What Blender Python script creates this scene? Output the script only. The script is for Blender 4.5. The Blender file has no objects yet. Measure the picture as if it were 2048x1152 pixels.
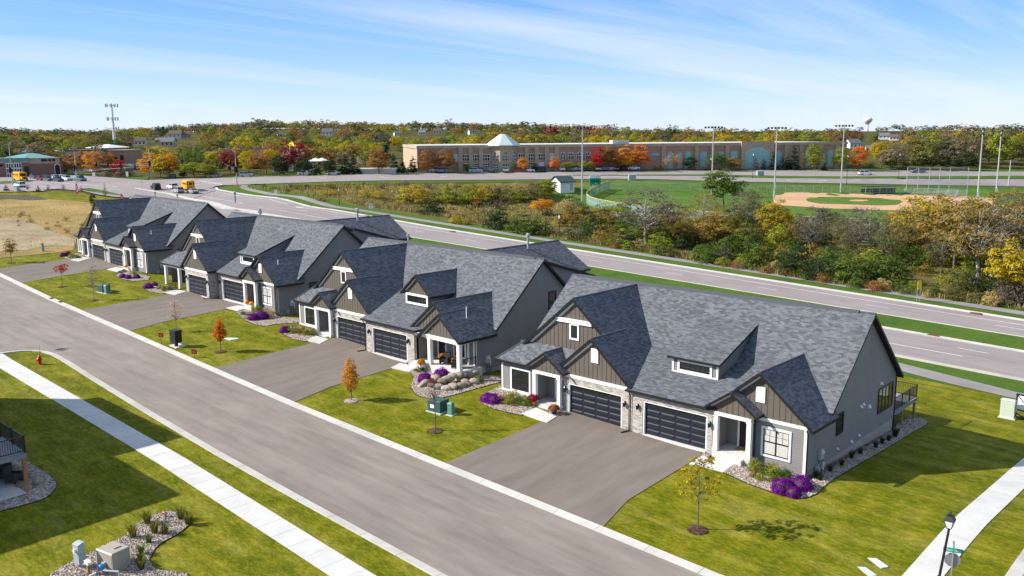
import bpy, bmesh, math, random
import numpy as np
from mathutils import Vector, Matrix, Euler
R_ = math.radians
sc = bpy.context.scene
COL = sc.collection
# ------------------------------------------------------------------ camera (solved from the photograph)
CAM = np.array([33.56974409, -49.61735161, 20.80710848])
CF, CP, CR, CYW = 1759.32, R_(9.88447), R_(-0.400867), R_(42.98165)
_fw = np.array([-math.sin(CYW)*math.cos(CP), math.cos(CYW)*math.cos(CP), -math.sin(CP)])
_rt = np.array([math.cos(CYW), math.sin(CYW), 0.0]); _up = np.cross(_rt, _fw)
CRT = math.cos(CR)*_rt + math.sin(CR)*_up; CUP = -math.sin(CR)*_rt + math.cos(CR)*_up
cam = bpy.data.objects.new('camera', bpy.data.cameras.new('camera')); COL.objects.link(cam)
cam.matrix_world = Matrix(((CRT[0], CUP[0], -_fw[0], CAM[0]), (CRT[1], CUP[1], -_fw[1], CAM[1]), (CRT[2], CUP[2], -_fw[2], CAM[2]), (0, 0, 0, 1)))
cam.data.sensor_width = 36; cam.data.lens = CF/2048*36; cam.data.clip_start = 0.5; cam.data.clip_end = 9000
sc.camera = cam
# ------------------------------------------------------------------ sky, sun, exposure
SKY_GAIN = 3.5
SUN_AZ, SUN_EL = 222.0, 33.6          # degrees counter-clockwise from +X the sun stands at; elevation
w = bpy.data.worlds.new("World"); sc.world = w; w.use_nodes = True
nt = w.node_tree; nt.nodes.clear()
def N(t, ty, **k):
    n = t.nodes.new(ty)
    for a, b in k.items(): setattr(n, a, b)
    return n
out = N(nt, 'ShaderNodeOutputWorld'); bg = N(nt, 'ShaderNodeBackground'); sky = N(nt, 'ShaderNodeTexSky')
sky.sky_type = 'NISHITA'; sky.sun_disc = False; sky.sun_elevation = R_(SUN_EL); sky.sun_rotation = R_(90-SUN_AZ)
sky.air_density = 1.25; sky.dust_density = 0.35; sky.ozone_density = 3.2; sky.altitude = 300
bg.inputs['Strength'].default_value = 0.165
tc = N(nt, 'ShaderNodeTexCoord'); sep = N(nt, 'ShaderNodeSeparateXYZ'); nt.links.new(tc.outputs['Generated'], sep.inputs[0])
# cirrus: project the direction on a high flat layer, stretch it, threshold a noise
mx = N(nt, 'ShaderNodeMath', operation='MAXIMUM'); nt.links.new(sep.outputs['Z'], mx.inputs[0]); mx.inputs[1].default_value = 0.03
add = N(nt, 'ShaderNodeMath', operation='ADD'); nt.links.new(mx.outputs[0], add.inputs[0]); add.inputs[1].default_value = 0.05
dv = N(nt, 'ShaderNodeVectorMath', operation='DIVIDE'); cmb = N(nt, 'ShaderNodeCombineXYZ')
for i in range(3): nt.links.new(add.outputs[0], cmb.inputs[i])
nt.links.new(tc.outputs['Generated'], dv.inputs[0]); nt.links.new(cmb.outputs[0], dv.inputs[1])
mp = N(nt, 'ShaderNodeMapping'); mp.inputs['Rotation'].default_value = (0, 0, R_(-62)); mp.inputs['Scale'].default_value = (1.0, 0.16, 0.0); mp.inputs['Location'].default_value = (3.3, 1.7, 0)
nt.links.new(dv.outputs[0], mp.inputs[0])
nz = N(nt, 'ShaderNodeTexNoise'); nz.inputs['Scale'].default_value = 0.55; nz.inputs['Detail'].default_value = 9; nz.inputs['Roughness'].default_value = 0.62; nz.inputs['Distortion'].default_value = 0.7
nt.links.new(mp.outputs[0], nz.inputs[0])
rmp = N(nt, 'ShaderNodeMapRange'); rmp.inputs[1].default_value = 0.47; rmp.inputs[2].default_value = 0.80; rmp.inputs[3].default_value = 0; rmp.inputs[4].default_value = 0.75
nt.links.new(nz.outputs[0], rmp.inputs[0])
# the clear sky: Nishita drawn towards the measured autumn blue (pale at the horizon, deeper above)
gr = N(nt, 'ShaderNodeValToRGB'); ce = gr.color_ramp.elements
ce[0].position = 0.0; ce[0].color = (.70, .83, 1.0, 1); ce[1].position = 1.0; ce[1].color = (.44, .52, .64, 1)
for p_, c_ in ((.035, (.55, .755, 1.0)), (.085, (.28, .545, 1.0)), (.15, (.13, .385, 1.0)), (.30, (.30, .46, .78))):
    e_ = ce.new(p_); e_.color = (*c_, 1)
nt.links.new(sep.outputs['Z'], gr.inputs[0])
gs = N(nt, 'ShaderNodeVectorMath', operation='SCALE'); nt.links.new(gr.outputs[0], gs.inputs[0]); gs.inputs['Scale'].default_value = SKY_GAIN
m1 = N(nt, 'ShaderNodeMix', data_type='RGBA'); m1.inputs[0].default_value = .88; nt.links.new(sky.outputs[0], m1.inputs[6]); nt.links.new(gs.outputs[0], m1.inputs[7])
mix = N(nt, 'ShaderNodeMix', data_type='RGBA'); nt.links.new(rmp.outputs[0], mix.inputs[0]); nt.links.new(m1.outputs[2], mix.inputs[6]); mix.inputs[7].default_value = (.93*SKY_GAIN, .96*SKY_GAIN, 1.0*SKY_GAIN, 1)
nt.links.new(mix.outputs[2], bg.inputs[0]); nt.links.new(bg.outputs[0], out.inputs[0])
sd = bpy.data.lights.new('sun', 'SUN'); so = bpy.data.objects.new('sun', sd); COL.objects.link(so)
sd.energy = 4.5; sd.angle = R_(0.53); sd.color = (1.0, 0.945, 0.86)
ld = Vector((math.cos(R_(SUN_AZ))*math.cos(R_(SUN_EL)), math.sin(R_(SUN_AZ))*math.cos(R_(SUN_EL)), math.sin(R_(SUN_EL))))
so.rotation_euler = ld.to_track_quat('Z', 'Y').to_euler(); so.location = (0, -60, 80)
sc.view_settings.view_transform = 'Standard'; sc.view_settings.look = 'None'; sc.view_settings.gamma = 1; sc.view_settings.exposure = 0.82
try: sc.view_settings.use_curve_mapping = False
except Exception: pass
sc.render.engine = 'CYCLES'
# ------------------------------------------------------------------ terrain and survey
CYT = [(-400, -1.6), (-60, -1), (-22, -.65), (-12.4, -.62), (-1, -.08), (2, -.05), (16, -.75), (20, -1.1), (25, -1.25), (38, -1.4), (66, -1.45), (80, -1.5), (110, -1.6), (150, -.9), (200, -.3), (260, 0), (4000, 0)]
ZWT = [(-500, 2), (165, 2.3), (178, 5.0), (185, 5.8), (200, 6.2), (222, 7.4), (232, 8.3), (260, 8.5), (330, 8.7), (420, 9.6), (600, 12.5), (900, 20.5), (1300, 27), (1800, 30), (6000, 30)]
def ss(t):
    t = np.clip(t, 0, 1); return t*t*(3-2*t)
def TZ(x, y):
    x = np.asarray(x, float); y = np.asarray(y, float)
    z1 = -.033*np.clip(x, -260, 60) + np.interp(y, *zip(*CYT))
    w = -.866*x + .5*y; u = .5*x + .866*y
    z2 = np.interp(w, *zip(*ZWT))
    z2 = np.where(z2 > 8.7, 8.7 + (z2-8.7)*(1-.62*ss((u-150)/700)), z2)
    z2 = z2 + (5*np.sin(u*.0068+.6)+2.5*np.sin(u*.017+2))*ss((w-520)/500)
    z2 = z2 - 2.2*ss((15-u)/60)*(1-ss((w-300)/300))
    t = ss((w-160)/30)
    return z1*(1-t) + z2*t
def ray(px, py): return CRT*((px-1024)/CF) - CUP*((py-576)/CF) + _fw
def W(px, py, dz=0.0):
    """ground point seen at a pixel of the 2048x1152 photograph"""
    d = ray(px, py); t = np.concatenate([np.linspace(20, 420, 2400), np.linspace(420.3, 3600, 5000)])
    P = CAM[:, None] + d[:, None]*t; g = P[2]-TZ(P[0], P[1])-dz; i = int(np.argmax(g < 0))
    if g[i] >= 0: i = len(t)-1
    a, b = t[i-1], t[i]; den = g[i-1]-g[i]
    tt = a+(b-a)*(g[i-1]/den if den else 0); return CAM+d*tt
def WX(px, py): p = W(px, py); return (float(p[0]), float(p[1]))
def HT(px, pyb, pyt):
    """height of an upright thing from its foot and top pixel"""
    b = W(px, pyb); d = ray(px, pyt); h = math.hypot(b[0]-CAM[0], b[1]-CAM[1]); t = h/math.hypot(d[0], d[1]); return float(CAM[2]+d[2]*t-b[2])
def PXM(px, py):
    b = W(px, py); return CF/float((b-CAM)@_fw)
def tz(x, y): return float(TZ(x, y))
# ------------------------------------------------------------------ materials
MATS = {}
def mat(name, col=None, rough=0.7, spec=0.3, metal=0.0, build=None, **kw):
    m = bpy.data.materials.new(name); m.use_nodes = True; MATS[name] = m
    b = m.node_tree.nodes['Principled BSDF']
    b.inputs['Roughness'].default_value = rough; b.inputs['Metallic'].default_value = metal
    b.inputs['Specular IOR Level'].default_value = spec
    if col: b.inputs['Base Color'].default_value = (*col, 1)
    if build: build(m.node_tree, b)
    return m
def noise(t, vec, scale, detail=4, rough=.55, dist=0.0):
    n = N(t, 'ShaderNodeTexNoise'); n.inputs['Scale'].default_value = scale; n.inputs['Detail'].default_value = detail; n.inputs['Roughness'].default_value = rough; n.inputs['Distortion'].default_value = dist
    if vec is not None: t.links.new(vec, n.inputs['Vector'])
    return n
def ramp(t, fac, stops, interp='LINEAR'):
    r = N(t, 'ShaderNodeValToRGB'); r.color_ramp.interpolation = interp
    e = r.color_ramp.elements
    e[0].position = stops[0][0]; e[0].color = (*stops[0][1], 1); e[1].position = stops[-1][0]; e[1].color = (*stops[-1][1], 1)
    for p, c in stops[1:-1]:
        q = e.new(p); q.color = (*c, 1)
    t.links.new(fac, r.inputs[0]); return r
def mixc(t, fac, a, b, mode='MIX'):
    m = N(t, 'ShaderNodeMix', data_type='RGBA', blend_type=mode)
    for s, v in ((0, fac), (6, a), (7, b)):
        if isinstance(v, (int, float)): m.inputs[s].default_value = v
        elif isinstance(v, tuple): m.inputs[s].default_value = (*v, 1)
        else: t.links.new(v, m.inputs[s])
    return m.outputs[2]
def objco(t): return N(t, 'ShaderNodeTexCoord').outputs['Object']
def worldco(t): return N(t, 'ShaderNodeNewGeometry').outputs['Position']
def uvco(t): return N(t, 'ShaderNodeTexCoord').outputs['UV']
def mapping(t, vec, scale=(1, 1, 1), rot=(0, 0, 0), loc=(0, 0, 0)):
    m = N(t, 'ShaderNodeMapping'); m.inputs['Scale'].default_value = scale; m.inputs['Rotation'].default_value = rot; m.inputs['Location'].default_value = loc
    t.links.new(vec, m.inputs[0]); return m.outputs[0]
def bump(t, b, h, strength=.3, dist=.02):
    n = N(t, 'ShaderNodeBump'); n.inputs['Strength'].default_value = strength; n.inputs['Distance'].default_value = dist
    t.links.new(h, n.inputs['Height']); t.links.new(n.outputs[0], b.inputs['Normal'])
def lnk(t, a, b): t.links.new(a, b)

def grass(c0, c1, c2, stripe=None, big=.12, stripe_amt=.35):
    def f(t, b):
        p = worldco(t)
        n1 = noise(t, p, big, 5, .6, .4); n2 = noise(t, mapping(t, p, (1, 2.4, 1), (0, 0, .6)), 2.2, 5, .72); n3 = noise(t, p, 9, 4, .8)
        r1 = ramp(t, n1.outputs[0], [(.33, c0), (.5, c1), (.68, c2)])
        c = mixc(t, .55, r1.outputs[0], ramp(t, n2.outputs[0], [(.38, c0), (.5, c1), (.62, c2)]).outputs[0])
        if stripe is not None:
            wv = N(t, 'ShaderNodeTexWave', wave_profile='SIN'); wv.inputs['Scale'].default_value = .19; wv.inputs['Distortion'].default_value = 2.2; wv.inputs['Detail'].default_value = 2; wv.inputs['Detail Scale'].default_value = .5; lnk(t, p, wv.inputs[0])
            c = mixc(t, .22, c, ramp(t, wv.outputs[0], [(.2, (.36, .38, .36)), (.8, (.66, .64, .6))]).outputs[0], 'OVERLAY')
            n5 = noise(t, mapping(t, p, (.3, 1.2, 1), (0, 0, stripe)), .8, 4, .6, .4); c = mixc(t, stripe_amt, c, ramp(t, n5.outputs[0], [(.36, c0), (.5, c1), (.64, (.30, .25, .06))]).outputs[0])
        n4 = noise(t, mapping(t, p, (1, 1, 1)), 42, 2, .8)
        c = mixc(t, .7, c, ramp(t, n3.outputs[0], [(.3, (.3, .3, .3)), (.7, (.75, .75, .72))]).outputs[0], 'OVERLAY')
        c = mixc(t, .35, c, ramp(t, n4.outputs[0], [(.3, (.2, .2, .2)), (.7, (.8, .8, .8))]).outputs[0], 'OVERLAY')
        lnk(t, c, b.inputs['Base Color']); bump(t, b, n3.outputs[0], .45, .05)
    return f
mat('lawn', rough=.95, spec=.1, build=grass((.040, .062, .001), (.118, .126, .002), (.270, .225, .018), big=.45, stripe=R_(60), stripe_amt=.28))
mat('verge', rough=.95, spec=.1, build=grass((.035, .075, .010), (.060, .115, .014), (.105, .145, .022), big=.2))
mat('sport_turf', rough=.95, spec=.1, build=grass((.050, .105, .014), (.070, .140, .018), (.110, .175, .030), stripe=R_(20), stripe_amt=.25))
mat('wild_grass', rough=1, spec=.05, build=grass((.050, .062, .016), (.125, .105, .035), (.240, .170, .070), big=.09))
mat('dry_grass', rough=1, spec=.05, build=grass((.150, .110, .040), (.290, .205, .080), (.420, .310, .130), big=.07))
mat('bare_soil', rough=1, spec=.05, build=grass((.18, .135, .085), (.31, .24, .155), (.45, .37, .25), big=.15))
mat('dark_soil', rough=1, spec=.05, build=grass((.060, .052, .040), (.100, .085, .065), (.150, .130, .085), big=.3))
mat('far_ground', rough=1, spec=.05, build=grass((.035, .045, .014), (.070, .070, .020), (.130, .100, .030), big=.03))
mat('infield_dirt', rough=1, spec=.05, build=grass((.440, .270, .155), (.500, .315, .190), (.560, .365, .230), big=.08))
def asphalt(a, b_, streak, tracks=0):
    def f(t, b):
        p = worldco(t)
        n1 = noise(t, mapping(t, p, streak), .55, 6, .62, .3); n2 = noise(t, p, 30, 3, .75); n3 = noise(t, p, .08, 3)
        c = ramp(t, n1.outputs[0], [(.3, a), (.7, b_)]).outputs[0]
        c = mixc(t, .22, c, ramp(t, n3.outputs[0], [(.35, (.36, .36, .36)), (.65, (.66, .65, .64))]).outputs[0], 'OVERLAY')
        if tracks:
            n6 = noise(t, mapping(t, p, (.035, .95, 1)), 1.3, 3, .5); c = mixc(t, tracks, c, ramp(t, n6.outputs[0], [(.36, (.40, .39, .385)), (.5, (.5, .5, .5)), (.62, (.57, .565, .56))]).outputs[0], 'OVERLAY')
            n7 = noise(t, p, .9, 5, .75, .6); c = mixc(t, ramp(t, n7.outputs[0], [(.66, (0, 0, 0)), (.72, (.4, .4, .4))]).outputs[0], c, (.11, .092, .078))
        c = mixc(t, .28, c, ramp(t, n2.outputs[0], [(.3, (.3, .3, .3)), (.7, (.72, .72, .72))]).outputs[0], 'OVERLAY')
        lnk(t, c, b.inputs['Base Color']); bump(t, b, n2.outputs[0], .2, .01)
    return f
mat('street_asphalt', rough=.9, spec=.2, build=asphalt((.205, .174, .148), (.268, .230, .198), (.5, 1.6, 1), .5))
mat('drive_asphalt', rough=.9, spec=.2, build=asphalt((.152, .125, .104), (.200, .168, .142), (1.6, .4, 1)))
mat('road_asphalt', rough=.9, spec=.2, build=asphalt((.240, .206, .198), (.305, .268, .256), (.25, 2.2, 1)))
mat('trail_asphalt', rough=.9, spec=.2, build=asphalt((.220, .198, .188), (.285, .26, .245), (.5, 1.5, 1)))
def concrete(a, b_):
    def f(t, b):
        p = worldco(t); n1 = noise(t, p, .8, 5, .6); n2 = noise(t, p, 18, 3, .7)
        oi = N(t, 'ShaderNodeObjectInfo')
        c = ramp(t, n1.outputs[0], [(.3, a), (.7, b_)]).outputs[0]
        c = mixc(t, .25, c, ramp(t, n2.outputs[0], [(.3, (.35, .35, .35)), (.7, (.65, .65, .65))]).outputs[0], 'OVERLAY')
        c = mixc(t, .22, c, ramp(t, oi.outputs['Random'], [(0, (.36, .36, .36)), (1, (.64, .63, .62))]).outputs[0], 'OVERLAY')
        lnk(t, c, b.inputs['Base Color']); bump(t, b, n2.outputs[0], .1, .01)
    return f
mat('walk_concrete', rough=.85, spec=.2, build=concrete((.50, .485, .46), (.60, .585, .56)))
mat('kerb_concrete', rough=.85, spec=.2, build=concrete((.44, .415, .375), (.56, .53, .48)))
mat('foundation_concrete', rough=.9, spec=.2, build=concrete((.29, .26, .23), (.37, .335, .30)))
mat('road_paint', (.78, .78, .76), .7); mat('yellow_paint', (.62, .42, .05), .7)
mat('white_trim', (.80, .79, .765), .55); mat('black_trim', (.014, .014, .016), .45); mat('black_metal', (.012, .012, .013), .4, .5)
mat('grey_metal', (.33, .34, .35), .45, .5, .6); mat('galvanised', (.42, .43, .44), .5, .5, .4); mat('white_plastic', (.78, .78, .77), .4)
mat('dark_frame', (.020, .020, .022), .4); mat('glass', (.012, .016, .018), .04, .6); mat('lamp_glass', (.72, .72, .70), .3, .4)
mat('blind', (.62, .60, .56), .7); mat('door_navy', (.013, .016, .027), .42, .4); mat('front_door', (.022, .021, .022), .4)
mat('utility_green', (.040, .090, .078), .5); mat('pedestal_green', (.12, .27, .20), .5); mat('utility_grey', (.36, .40, .40), .5); mat('utility_pale', (.50, .56, .46), .55); mat('pump_tan', (.36, .32, .26), .45)
mat('red_paint', (.50, .018, .016), .4); mat('flag_red', (.56, .02, .05), .6); mat('sign_red', (.38, .01, .012), .5); mat('school_yellow', (.82, .36, .008), .4); mat('sign_yellow', (.75, .62, .02), .5); mat('sign_green', (.01, .30, .20), .5); mat('sign_white', (.82, .82, .82), .5); mat('sign_blue', (.03, .12, .45), .5)
mat('orange_paint', (.75, .19, .01), .5); mat('teal_pipe', (.03, .30, .22), .5); mat('pipe_blue', (.05, .24, .50), .4); mat('copper_pipe', (.34, .17, .10), .5); mat('rust_grate', (.22, .075, .03), .9)
mat('rubber', (.016, .016, .017), .8); mat('wicker', (.040, .036, .034), .8); mat('cushion', (.045, .048, .052), .9); mat('door_mat', (.36, .27, .15), 1); mat('blue_pot', (.012, .025, .10), .3)
mat('pumpkin', (.70, .20, .012), .55); mat('stem_green', (.07, .10, .03), .8); mat('mulch', rough=1, spec=.05, build=grass((.040, .022, .015), (.085, .05, .034), (.17, .115, .075), big=3))
def wood(c0, c1):
    def f(t, b):
        n = noise(t, mapping(t, objco(t), (6, 6, .7)), 3, 4); lnk(t, ramp(t, n.outputs[0], [(.3, c0), (.7, c1)]).outputs[0], b.inputs['Base Color'])
    return f
mat('cedar', rough=.8, build=wood((.26, .145, .060), (.40, .235, .105))); mat('grey_deck', rough=.8, build=wood((.20, .205, .215), (.28, .285, .295)))
def shingle(c):
    c0, c1, c2 = c
    def f(t, b):
        uv = uvco(t)
        br = N(t, 'ShaderNodeTexBrick'); br.offset = .5; br.inputs['Scale'].default_value = 1; br.inputs['Brick Width'].default_value = .32; br.inputs['Row Height'].default_value = .143
        br.inputs['Mortar Size'].default_value = .004; br.inputs['Bias'].default_value = 0; br.inputs['Color1'].default_value = (0, 0, 0, 1); br.inputs['Color2'].default_value = (1, 1, 1, 1); br.inputs['Mortar'].default_value = (.15, .15, .15, 1)
        lnk(t, uv, br.inputs[0])
        br2 = N(t, 'ShaderNodeTexBrick'); br2.offset = .37; br2.inputs['Scale'].default_value = 1; br2.inputs['Brick Width'].default_value = .95; br2.inputs['Row Height'].default_value = .143; br2.inputs['Mortar Size'].default_value = 0
        br2.inputs['Color1'].default_value = (0, 0, 0, 1); br2.inputs['Color2'].default_value = (1, 1, 1, 1); lnk(t, uv, br2.inputs[0])
        n1 = noise(t, uv, .7, 5, .6); n2 = noise(t, uv, 45, 2, .8)
        v = mixc(t, .12, br.outputs[0], br2.outputs[0])
        c = ramp(t, v, [(.05, c0), (.5, c1), (.95, c2)]).outputs[0]
        c = mixc(t, .18, c, ramp(t, n1.outputs[0], [(.3, (.38, .38, .38)), (.7, (.62, .62, .62))]).outputs[0], 'OVERLAY')
        c = mixc(t, .4, c, ramp(t, n2.outputs[0], [(.3, (.25, .25, .25)), (.7, (.75, .75, .75))]).outputs[0], 'OVERLAY')
        lnk(t, c, b.inputs['Base Color']); bump(t, b, br.outputs[1], -.35, .006)
    return f
mat('shingles', rough=.92, spec=.25, build=shingle(((.070, .075, .086), (.112, .119, .134), (.160, .168, .185))))
mat('ridge_cap', (.075, .082, .092), .9)
def painted(c, v=.1):
    def f(t, b):
        p = objco(t); n1 = noise(t, p, .9, 4); n2 = noise(t, mapping(t, p, (2, 2, 30)), 3, 3)
        d = tuple(x*(1-v) for x in c); e = tuple(x*(1+v) for x in c)
        lnk(t, mixc(t, .35, ramp(t, n1.outputs[0], [(.3, d), (.7, e)]).outputs[0], ramp(t, n2.outputs[0], [(.3, d), (.7, e)]).outputs[0]), b.inputs['Base Color'])
    return f
mat('lap_siding', rough=.65, build=painted((.205, .198, .194))); mat('board_batten', rough=.65, build=painted((.118, .098, .080))); mat('far_siding', rough=.7, build=painted((.5, .48, .44)))
def stone(t, b):
    uv = uvco(t)
    nw = noise(t, uv, 2.2, 2); d = mixc(t, .035, uv, nw.outputs[1], 'ADD')
    br = N(t, 'ShaderNodeTexBrick'); br.offset = .43; br.squash = .62; br.squash_frequency = 3; br.inputs['Scale'].default_value = 1; br.inputs['Brick Width'].default_value = .30; br.inputs['Row Height'].default_value = .088; br.inputs['Mortar Size'].default_value = .008; br.inputs['Mortar Smooth'].default_value = .4
    br.inputs['Color1'].default_value = (0, 0, 0, 1); br.inputs['Color2'].default_value = (1, 1, 1, 1); br.inputs['Mortar'].default_value = (.55, .55, .55, 1); lnk(t, d, br.inputs[0])
    n2 = noise(t, uv, 9, 4, .7)
    c = ramp(t, mixc(t, .35, br.outputs[0], n2.outputs[0]), [(.10, (.17, .145, .125)), (.35, (.33, .295, .26)), (.6, (.41, .375, .34)), (.85, (.50, .475, .44))]).outputs[0]
    lnk(t, c, b.inputs['Base Color']); h = mixc(t, .5, br.outputs[1], n2.outputs[0]); bump(t, b, h, -.9, .03)
mat('stone_veneer', rough=.9, build=stone)
def rocks(t, b):
    p = worldco(t); v = N(t, 'ShaderNodeTexVoronoi'); v.inputs['Scale'].default_value = 9; lnk(t, p, v.inputs['Vector'])
    sp = N(t, 'ShaderNodeSeparateColor'); lnk(t, v.outputs['Color'], sp.inputs[0])
    c = ramp(t, sp.outputs[0], [(0, (.12, .092, .078)), (.35, (.25, .195, .16)), (.7, (.36, .29, .24)), (1, (.5, .44, .38))]).outputs[0]
    lnk(t, c, b.inputs['Base Color']); bump(t, b, v.outputs[0], -.9, .06)
mat('river_rock', rough=.85, build=rocks)
def pebble(t, b):
    g = N(t, 'ShaderNodeNewGeometry'); c = ramp(t, g.outputs['Random Per Island'], [(0, (.13, .10, .085)), (.3, (.26, .205, .17)), (.65, (.37, .30, .25)), (1, (.54, .48, .42))]).outputs[0]
    lnk(t, c, b.inputs['Base Color'])
mat('pebbles', rough=.85, build=pebble)
def boulder(t, b):
    oi = N(t, 'ShaderNodeObjectInfo'); n = noise(t, objco(t), 4, 5, .7)
    c = ramp(t, oi.outputs['Random'], [(0, (.20, .14, .095)), (.5, (.32, .255, .185)), (1, (.42, .37, .31))]).outputs[0]
    c = mixc(t, .7, c, ramp(t, n.outputs[0], [(.3, (.2, .2, .2)), (.7, (.78, .77, .75))]).outputs[0], 'OVERLAY'); lnk(t, c, b.inputs['Base Color']); bump(t, b, n.outputs[0], .6, .08)
mat('boulder_rock', rough=.9, build=boulder)
def bark(c0, c1):
    def f(t, b):
        n = noise(t, mapping(t, objco(t), (1, 1, .25)), 6, 4); lnk(t, ramp(t, n.outputs[0], [(.3, c0), (.7, c1)]).outputs[0], b.inputs['Base Color'])
    return f
mat('bark', rough=.95, build=bark((.10, .085, .07), (.20, .17, .145))); mat('bark_pale', rough=.95, build=bark((.22, .20, .17), (.36, .33, .29)))
def leaf(cols, tr=.42):
    def f(t, b):
        g = N(t, 'ShaderNodeNewGeometry'); n = noise(t, objco(t), .35, 2)
        v = mixc(t, .27, n.outputs[0], g.outputs['Random Per Island'])
        k = len(cols)-1
        c = ramp(t, v, [(.15+.7*i/k, cc) for i, cc in enumerate(cols)]).outputs[0]
        lnk(t, c, b.inputs['Base Color'])
        oi = N(t, 'ShaderNodeObjectInfo'); c = mixc(t, .3, c, ramp(t, oi.outputs['Random'], [(0, (.34, .36, .40)), (1, (.66, .64, .60))]).outputs[0], 'OVERLAY')
        tl = N(t, 'ShaderNodeBsdfTranslucent'); lnk(t, c, tl.inputs[0]); mxs = N(t, 'ShaderNodeMixShader'); mxs.inputs[0].default_value = tr
        o = t.nodes['Material Output']; lnk(t, b.outputs[0], mxs.inputs[1]); lnk(t, tl.outputs[0], mxs.inputs[2]); lnk(t, mxs.outputs[0], o.inputs[0])
    return f
LEAF = {
 'olive': ((.045, .047, .014), (.085, .084, .022), (.14, .13, .036)),
 'green': ((.030, .050, .010), (.058, .090, .014), (.105, .140, .024)),
 'dark_green': ((.012, .022, .009), (.024, .040, .012), (.046, .062, .018)),
 'lime': ((.075, .095, .010), (.150, .170, .014), (.240, .230, .022)),
 'yellow': ((.17, .125, .010), (.31, .235, .014), (.44, .34, .03)),
 'gold': ((.115, .080, .018), (.20, .140, .026), (.30, .22, .045)),
 'orange': ((.34, .14, .014), (.46, .215, .022), (.52, .29, .04)),
 'fire': ((.34, .085, .014), (.46, .145, .018), (.52, .21, .03)),
 'red': ((.16, .012, .014), (.30, .022, .020), (.42, .06, .035)),
 'crimson': ((.085, .010, .016), (.17, .015, .022), (.26, .03, .03)),
 'rust': ((.10, .050, .018), (.19, .092, .028), (.30, .15, .045)),
 'brown': ((.060, .046, .030), (.115, .088, .055), (.185, .145, .09)),
 'greybrown': ((.055, .046, .036), (.090, .076, .058), (.135, .115, .088)),
 'pink': ((.34, .20, .15), (.46, .30, .22), (.56, .40, .30)),
 'spruce': ((.010, .022, .016), (.022, .042, .030), (.045, .072, .055)),
 'blue_spruce': ((.030, .050, .052), (.058, .085, .085), (.11, .14, .14)),
 'purple': ((.11, .004, .16), (.22, .008, .30), (.36, .03, .46)),
 'magenta': ((.24, .005, .06), (.40, .012, .10), (.52, .04, .17)),
 'mum_rust': ((.18, .05, .03), (.28, .09, .05), (.36, .15, .09)),
 'mum_orange': ((.42, .12, .01), (.6, .22, .01), (.68, .34, .02)),
 'straw': ((.20, .15, .055), (.34, .26, .10), (.48, .39, .18)),
 'red_grass': ((.14, .075, .035), (.24, .135, .065), (.34, .22, .11)),
 'tuft': ((.05, .065, .012), (.12, .115, .022), (.24, .16, .05)),
}
for k, v in LEAF.items(): v = v if k in ('purple', 'magenta') else tuple(tuple(min(.75, q*(1.75 if k in ('olive', 'green', 'dark_green', 'lime', 'brown', 'rust') else 1.45)) for q in c) for c in v); mat('leaf_'+k, rough=.8, spec=.15, build=leaf(v))
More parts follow.
